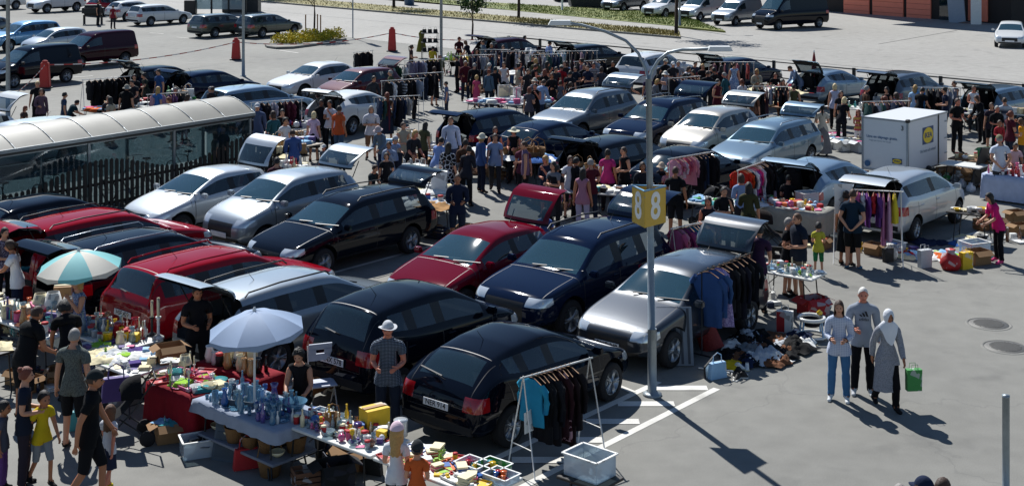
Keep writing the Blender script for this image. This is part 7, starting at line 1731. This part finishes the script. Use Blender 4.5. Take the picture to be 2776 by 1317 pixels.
parasol(*at('Dc',2055,1080),1.98,.14,1.1,'closed dark red parasol standing by the silver blue hatchback',mat('canopy_red','#7c1a20',rough=.7),mat('canopy_red','#7c1a20'))
rack(15.5,49.9,100,1.7,1.62,'rack of blue and black jackets behind the trailer',[('jacket','#5c9cd0','sky blue'),('jacket','#3c7cb8','blue'),('coat','#121318','black'),('coat','#17181e','black padded'),('jacket','#1c1d26','dark navy'),('coat','#101115','black long'),('jacket','#6c7484','grey'),('shirt','#5c6474','slate')],'the rack behind the trailer',style='T',seed=11)
rack(9.4,58.5,92,1.9,1.62,'A-frame rack beside the tie-dye dress',[('shirt','#5c3a48','plum'),('shirt','#3a2630','dark plum'),('dress','#6c4450','mauve'),('coat','#131318','black'),('shirt','#7c4450','rose'),('coat','#1b1c22','black long'),('shirt','#8c3a3a','red')],'the rack beside the tie-dye dress',seed=12)
# the crowded middle
T13=tb('De',1010,935,105,2.6,.85,'','long white toy table in front of the magenta T-shirt',top=WHT)
fill(T13,40,['toy_figure','crumpled_cloth','box','book','ball','folded_cloth'],['white','silver','brown','white','black','teal','cream'],'on the toy table below the magenta T-shirt',55,sc=(.8,1.2))
T13b=tb('De',800,720,105,1.2,.9,'','table piled with white soft toys behind the pink vest',top=WHT,h=.8)
fill(T13b,16,['crumpled_cloth','toy_figure','basket'],['white','white','silver'],'in the pile of white soft toys',56,pile=.2)
gi('sack','Eh',2080,420,'pink','pink patterned bag hanging left of the lamp sign',1.2,m=cm('flowers:#b0506c:#c8a0b0:9'))
TAN=mat("tabletop_tan","#8f8474",rough=.6)
for c,x,y,h_,L,W,n,s,ks,cl,wh,lab in (
 ('Dg',640,370,130,1.8,.8,24,60,['crumpled_cloth','toy_figure','box','ball'],['white','pink','red','purple','white','black'],'on the table with the pink helmet','table of pink and purple toys before the pale blue estate'),
 ('Dg',860,620,130,1.2,.7,8,61,['folded_cloth','box'],['white','purple','lightblue'],'on the small table by the black skirt','small white table below the black skirt'),
 ('Dg',420,590,130,1.9,1.0,20,62,['crumpled_cloth'],['white','silver','white','grey','cream'],'in the heap of white clothes by the shelter end','table heaped with white and grey clothes by the shelter end'),
 ('Dg',580,780,130,1.5,.8,14,63,['crumpled_cloth','handbag','box'],['cream','tan','white','black'],'on the table of cream bags','table of cream bags right of the arched lid'),
 ('Dg',770,1010,130,1.3,.5,12,64,['box','bottle','cup','tin'],['white','red','cream','silver'],'on the ledge behind the silver hatchback','narrow table of boxes and cups behind the silver hatchback'),
 ('Dd',320,610,120,2.4,.85,24,65,['book','book_stack','folded_cloth','box','frame'],['white','silver','orange','lightblue','white'],'on the book table in the middle','table of books and papers behind the sitting boy'),
 ('Dd',1600,730,125,2.1,1.0,26,66,['crumpled_cloth'],['white','white','lightblue','silver','pink'],'in the clothes heap before the sun hat','table heaped with pale clothes below the sun hat woman'),
 ('Dd',1980,790,125,1.4,.9,12,67,['crumpled_cloth','basket'],['lightblue','white','blue'],'on the blue laundry table','table with pale blue laundry right of the clothes heap'),
 ('Eh',120,180,130,1.6,.8,16,68,['paper_bag','box','crumpled_cloth','carton'],['white','silver','white','cream'],'on the table of white bags','table of white bags beside the raised black tailgate'),
 ('Eh',60,380,130,1.4,.7,12,69,['folded_cloth','crumpled_cloth','jar'],['white','silver','tan','blue'],'on the cloth table by the black estate','table of folded cloth beside the black estate'),
 ('Db',300,640,130,2.4,.9,30,71,['box','frame','book','jar','tin','lamp'],['white','silver','tan','black','navy','white'],'on the bric-a-brac table of the back row','bric-a-brac table behind the man in red'),
 ('Db',80,560,130,2.0,.9,20,72,['box','frame','lamp','book'],['white','lightblue','silver','black'],'on the table of frames in the back row','table of frames left of the teal jacket'),
 ('Da',2000,600,130,2.2,.9,24,73,['box','jar','frame','toy_figure'],['white','orange','silver','tan','black'],'on the table behind the jeans man','table of small boxes right of the man in jeans'),
 ('Da',2000,760,130,2.2,.8,20,74,['crumpled_cloth','shoe','frame'],['black','grey','white','silver'],'on the table of dark goods','table of dark goods in the back middle'),
 ('Da',980,560,130,2.0,.8,22,75,['box','toy_figure','ball','bottle'],['white','yellow','lime','silver'],'on the table behind the dark pushchair','table of yellow and white goods behind the dark pushchair'),
 ('Db',60,960,110,1.8,.8,16,76,['crumpled_cloth','toy_figure','book'],['white','silver','brown','red'],'on the table beside the light blue shirt','table left of the man in light blue shirt'),
 ('Da',1950,1130,110,2.2,.8,18,77,['crumpled_cloth','box','frame'],['white','silver','lightblue','pink'],'on the table of papers above the grey off-roader','table of papers behind the dark estate'),
 ('Da',1500,1150,110,2.4,.8,18,78,['crumpled_cloth','box','book'],['white','silver','pink','lightblue'],'on the table of prints in the middle','table of prints in the open middle'),
 ('Ea',1480,640,130,1.6,.8,16,79,['crumpled_cloth','folded_cloth'],['blue','lightblue','pink','orange','black'],'on the clothes table behind the shelter roof','table of denim behind the shelter roof'),
 ('Eb',320,540,130,1.6,.8,18,80,['crumpled_cloth','shoe','box'],['red','white','white','black'],'on the table beside the big sun hat','table of shoes right of the large person in black'),
 ('Eb',920,470,130,1.6,.7,12,81,['crumpled_cloth','handbag'],['black','tan','white','green'],'on the bag table by the dark hatchbacks','table of bags at the dark hatchbacks'),
 ('Dc',1480,980,130,1.6,.8,12,82,['crumpled_cloth','toy_figure'],['cream','orange','pink','black'],'on the toy table by the arched lid','small toy table left of the checked shirt')):
    T=tb(c,x,y,h_,L,W,"",lab,top=TAN if s%2 else WHT); fill(T,int(n*1.5),ks,cl,wh,s,sc=(.95,1.6))
for c,x,y,z,h_,L,k,lab,wh,sd,st_ in (
 ('Ea',1540,170,1.7,50,1.9,[('jacket','#101116','black'),('coat','#0f1013','black long'),('coat','#101014','black wool'),('coat','#0d0e11','black heavy'),('coat','#111216','black plain'),('coat','#0f1012','black thick'),('coat','#121317','black wide')],'A-frame rack of black coats left of the sun hat','the black coat rack',20,'A'),
 ('Eb',700,390,1.35,60,1.4,[('kids','#b890a0','pink'),('kids','#a0a0b4','pale grey'),('kids','#a88cac','lilac'),('shirt','#5c3c60','purple'),('shirt','#6c4a70','plum'),('kids','#16161c','black')],'small square rack of pastel clothes','the small pastel rack',21,'T'),
 ('Dg',480,20,1.6,60,1.8,[('jacket','#1e2c48','navy'),('coat','#17151c','black'),('coat','#221c24','dark brown'),('shirt','#a09aa8','pale'),('coat','#141318','black long'),('shirt','#4c2430','wine'),('shirt','#5c2838','dark red'),('dress','#17151b','black')],'rack of dark clothes before the pale blue estate','the dark rack by the pale blue estate',22,'T'),
 ('Da',470,545,1.6,60,1.8,[('shirt','#6c6880','grey purple'),('shirt','#757088','lilac grey'),('coat','#5c5870','purple grey'),('shirt','#a0a0b0','pale'),('coat','#131419','black'),('coat','#101115','black long'),('coat','#17181e','charcoal')],'rack of lilac and black clothes by the far lamp post','the lilac rack by the far lamp post',23,'T'),
 ('Da',170,830,1.5,60,1.8,[('coat','#131419','black'),('shirt','#c0c2c8','white'),('coat','#17181e','charcoal'),('shirt','stripes:#16171c:#b0b2ba:5','striped'),('coat','#101115','black long'),('dress','#15161b','black'),('shirt','#8c94a4','grey')],'rack of black and white clothes behind the white hatchback','the black and white rack',24,'T'),
 ('Da',460,740,1.5,60,1.8,[('coat','#131419','black'),('coat','#17181e','charcoal'),('coat','#1c2434','navy'),('coat','#101115','black long'),('dress','#15161b','black plain')],'rack of black dresses beside the lilac rack','the rack of black dresses',25,'T'),
 ('Da',60,620,1.5,60,1.3,[('shirt','#c4c6cc','white'),('shirt','#a4b4b0','mint'),('shirt','#1c4c34','green'),('shirt','#c8c8cc','white plain')],'rack of white shirts by the red barrier','the white shirt rack',26,'T'),
 ('Da',1560,400,1.6,95,1.8,[('shirt','#6c7078','grey'),('coat','#4c505c','slate'),('shirt','#7c8088','pale grey'),('trousers','#2c4878','denim'),('trousers','#34548c','light denim'),('coat','#17181e','black')],'rack of grey and denim clothes by the maroon car','the denim rack by the maroon car',27,'T'),
 ('Da',1900,420,1.6,80,1.9,[('coat','#1c1c24','dark'),('shirt','#8c8c98','grey'),('coat','#23222c','charcoal'),('shirt','#9c9ca8','pale'),('coat','#17171d','black')],'rack right of the denim rack in the back row','the rack right of the denim one',28,'T'),
 ('Db',660,420,1.6,80,1.9,[('shirt','#c8c8d0','white'),('coat','#1a1a22','black'),('dress','#2c2432','plum'),('coat','#131319','black long'),('shirt','#8c7484','mauve'),('coat','#1c1c26','dark'),('dress','#17171d','black plain')],'rack of dark clothes under the black estate','the rack under the black estate',29,'T'),
 ('Db',400,420,1.5,90,1.0,[('jacket','#2c8098','teal'),('jacket','#24708c','dark teal'),('jacket','#3894ac','turquoise')],'short rack of teal jackets at the raised black tailgate','the teal jacket rack',30,'T'),
 ('P',985,140,0,40,1.2,[('coat','#101115','black'),('coat','#17181d','charcoal'),('coat','#131318','black long')],'short rack of black coats by the white saloon','the short rack by the white saloon',31,'T')):
    zz=z or 1.5; X,Y=at(c,x,y,zz); rack(X,Y,h_,L,zz,lab,k,wh,style=st_,seed=sd)
X,Y=at('Da',900,760); stroller(X,Y,160,cm('#0e0f12'),'black pushchair with hood in the open middle')
X,Y=at('Da',440,520); r=empty('dress_form',(X,Y,0),.4,'mustard dress on a stand next to the shelves of bags','mannequin'); m=MB(); m.tube([(0,0,0),(0,0,1.5)],.02,6); m.build('stand',DSTEEL,r); m=MB(); m.lathe([(.30,.35),(.20,.9),(.13,1.1),(.17,1.35),(.06,1.52)],14); m.build('dress',cm('#6a6424'),r)
X,Y=at('Da',560,560); r=empty('shelf_stand',(X,Y,0),.2,'dark three tier shelf of handbags in the back left','shelf')
for z in (.5,1.0,1.5): m=MB(); m.box((0,0,z),(.9,.5,.03)); m.build('shelf',DSTEEL,r)
for sx in (-1,1):
    for sy in (-1,1): m=MB(); m.tube([(sx*.42,sy*.22,0),(sx*.42,sy*.22,1.52)],.014,5); m.build('post',DSTEEL,r)
for z,n_ in ((1.02,3),(1.52,3),(.52,3)):
    for k in range(3): item('handbag',X-.3+.3*k,Y,z,.2,'black','on the three tier shelf',.8)
X,Y=at('A1',700,185); m=MB(); r=empty('handcart',(X,Y,0),.2,'black cart with round load beside the dark dressed person','cart')
m.box((0,0,1.0),(1.5,.9,.8)); link('load',bevel_mesh(m.mesh('load',[BLK]),.2,3),r,[BLK])
for sx in (-.6,.6): 
    for sy in (-.35,.35): m=MB(); m.tube([(sx,sy,0),(sx,sy,.7)],.05,6); m.build('leg',BLK,r)
gi('handbag','C4',1015,480,'green','',1.0) if False else None
ht=[o for o in S.objects if o.get('label','').startswith('woman in white headscarf')][0]; hx,hy=ht.location.x,ht.location.y
item('paper_bag',hx+.42,hy-.05,.32,.1,'green','',(.8,.8,.85),label='green plastic bag carried by the woman in white headscarf')
X,Y=at('P',1210,205); 
for i,(c,x,y,l) in enumerate((('Dh',440,340,'coral pink rucksack standing behind the jars at left'),('Db',330,1090,'dark red rucksack in the middle of the crowd'))): X,Y=at(c,x,y,.2); item('handbag',X,Y,.003,.5,'red','',1.3,label=l)
bk=[o for o in S.objects if o.get('label','').startswith('man in pale blue striped')][0]

for c,x,y,L,W,n,sd,ks,cl,wh in (('C1',820,560,1.5,.9,16,101,['handbag','cardboard_box','folded_cloth','shoe','sack'],['black','navy','purple','grey','brown','black'],'on the ground under the clothes and paper table'),
 ('C1',330,480,1.2,.8,12,102,['handbag','cardboard_box','bottle','jar','folded_cloth'],['teal','black','lime','white','navy'],'on the ground among the shoppers at lower left'),
 ('C1',1350,760,.9,.5,8,103,['bottle','jug','box','tin'],['teal','lightblue','grey','white'],'around the brown box below the red cloth'),
 ('C2',800,1090,1.5,.5,9,104,['cardboard_box','handbag','crate','shoe'],['black','brown','orange','navy'],'in the shade under the white toy table'),
 ('C1',1550,860,1.0,.4,6,105,['book_stack','basket'],['white','brown','cream'],'beside the clear box under the glassware'),
 ('Dh',300,960,1.4,.6,10,106,['cardboard_box','bowl','jar','book_stack'],['white','cream','brown','silver'],'on the ground below the lamp and jar table'),
 ('Ef',1300,200,1.1,.7,9,107,['handbag','box','cardboard_box','folded_cloth'],['black','navy','white','brown'],'behind the red and white paper bag'),
 ('Ed',1000,700,1.5,.6,12,108,['sack','box','handbag','folded_cloth','cardboard_box'],['grey','silver','green','white','brown'],'in the shade in front of the cartons'),
 ('B3',1850,480,1.6,.8,14,109,['box','handbag','cardboard_box','folded_cloth'],['white','navy','grey','blue','silver'],'under the table left of the olive dress'),
 ('Dg',300,900,1.5,.7,12,110,['box','handbag','cardboard_box','folded_cloth'],['white','black','grey','brown','cream'],'on the ground under the heap of white clothes'),
 ('Dd',600,900,1.6,.8,14,111,['paper_bag','handbag','cardboard_box','folded_cloth'],['white','black','lightblue','brown','cream'],'on the ground around the giraffe dress'),
 ('Dd',1500,1050,1.8,.8,12,112,['cardboard_box','handbag','crate','folded_cloth'],['blue','black','lightblue','brown','white'],'on the ground below the heaped clothes table'),
 ('Da',1250,1000,2.0,.9,14,113,['cardboard_box','handbag','box','folded_cloth'],['pink','black','white','brown','silver'],'on the ground in the middle of the back stalls'),
 ('Db',250,900,2.2,.8,16,114,['cardboard_box','handbag','box','folded_cloth'],['red','black','white','brown','silver'],'on the ground at the crowded bric-a-brac stall')):
    fill((*at(c,x,y),R(-38),L,W,0),n,ks,cl,wh,sd,z=.003,sc=(.7,1.05))

for c,x,y,z,h_,L,lab,wh,sd in (('P',1290,150,1.6,70,1.8,'rack of dark coats left of the maroon car','the dark rack left of the maroon car',40),('P',1480,148,1.6,75,1.8,'rack of mixed clothes in front of the railing post','the mixed rack before the railing',41),('P',1600,165,1.6,60,1.6,'rack beside the striped top and the white off-roader','the rack beside the striped top',42),
 ('P',1855,210,1.55,60,1.5,'low rack inside the dark clad crowd','the low rack in the crowd',43),('P',2400,275,1.6,80,1.7,'rack of grey and green shirts behind the trailer corner','the rack behind the trailer corner',44),('P',1075,262,1.6,70,1.6,'rack of black jackets right of the white hatchback','the rack right of the white hatchback',45),('P',2085,235,1.55,100,1.5,'rack of dark shirts left of the seated youth','the rack left of the seated youth',46)):
    X,Y=at(c,x,y,z); rr_=random.Random(sd); PG_=[('shirt','#17181e','black'),('coat','#1c1d26','charcoal'),('shirt','#8c909c','grey'),('dress','#3c2836','plum'),('jacket','#26344e','navy'),('shirt','#a8a4a0','pale'),('shirt','#2c4a48','green'),('dress','#5c2a38','wine')]
    rack(X,Y,h_,L,z,lab,[rr_.choice(PG_) for _ in range(8)],wh,style='T',seed=sd)

# goods in and behind every open boot
rb=random.Random(99)
def sh(l,n):
    w=l.split()[:n]
    while w[-1] in('with','its','in','of','the','and','at','by','on','to','between','behind','beside','side','over','very','a','from','up','large','long','black','silver','white','dark','raised','seen'): w.pop()
    return ' '.join(w)
for (lab,ty,cx,cy,hdg,opn) in CARS:
    if not opn or len(lab.split())>11: continue
    T=CT[ty]; h=R(hdg); f=Vector((sin(h),cos(h))); s_=Vector((cos(h),-sin(h))); L2=T['L']/2; c=Vector((cx,cy))
    for k in range(4):
        p=c-f*(L2-rb.uniform(.25,.6))+s_*rb.uniform(-.45,.45); kd=rb.choice(['crumpled_cloth%d'%rb.randint(0,4),'box','carton','handbag']); item(kd,p.x,p.y,.50,rb.uniform(0,6),rb.choice(['navy','grey','tan','white','red','teal','black']),'in the boot of the '+sh(lab,7),rb.uniform(.7,1.1))
    for k in range(6):
        p=c-f*(L2+rb.uniform(.35,1.5))+s_*rb.uniform(-1.1,1.1); kd=rb.choice(['cardboard_box','handbag','plastic_box','crumpled_cloth%d'%rb.randint(0,4),'crate','paper_bag','shoe','sack']); cl=rb.choice(['brown','grey','white','navy','white','tan','teal','pink','cream'])
        item(kd,p.x,p.y,.003,rb.uniform(0,6),cl,'on the ground behind the '+sh(lab,7),rb.uniform(.7,1.05),m=CLP if kd=='plastic_box' else None)
        if kd in('cardboard_box','plastic_box','crate'): fill((p.x,p.y,0,.3,.2,.16),3,['crumpled_cloth','box','toy_figure','book'],['white','pink','blue','orange','cream','black'],'heaped in a box behind the '+sh(lab,6),rb.randint(0,999),sc=(.45,.7))
# ---------------- camera and light
c=bpy.data.cameras.new('camera'); co=bpy.data.objects.new('camera',c); COL.objects.link(co); co.location=(0,0,HC); co.rotation_euler=(R(90),0,0)
c.sensor_width=36; c.lens=F_/2776*36; c.shift_y=-(658.5-YH)/2776; c.clip_end=2000; c.clip_start=.5; S.camera=co
w=bpy.data.worlds.new('World'); S.world=w; w.use_nodes=True; N=w.node_tree.nodes
sk=N.new('ShaderNodeTexSky'); sk.sky_type='NISHITA'; sk.sun_disc=False
EL=48; AZ=atan2(-.37,.93)     # the sun stands beyond the scene, a little to the left
sk.sun_elevation=R(EL); sk.sun_rotation=AZ; sk.air_density=1.0; sk.dust_density=0; sk.ozone_density=3.2; sk.altitude=300
w.node_tree.links.new(sk.outputs[0],N['Background'].inputs[0]); N['Background'].inputs[1].default_value=SKY_STRENGTH
l=bpy.data.lights.new('sun','SUN'); l.energy=4.6; l.angle=R(.5); l.color=(1,.985,.955); lo=bpy.data.objects.new('sun',l); COL.objects.link(lo)
sd=Vector((.37*cos(R(EL)),-.93*cos(R(EL)),-sin(R(EL)))); lo.rotation_euler=sd.to_track_quat('-Z','Y').to_euler(); lo.location=(-30,60,60)
S.view_settings.view_transform='Standard'; S.view_settings.look='None'; S.view_settings.gamma=1; S.view_settings.exposure=EXPOSURE
# things that nothing tells apart share a label and a group
seen={}
for o in S.objects:
    if o.parent is None and 'label' in o: seen.setdefault(o['label'],[]).append(o)
for lab,os_ in seen.items():
    if len(os_)>1:
        g=next((o['group'] for o in os_ if 'group' in o),None) or ('alike: '+lab)
        for o in os_: o['group']=g
S.render.resolution_x=1024; S.render.resolution_y=485
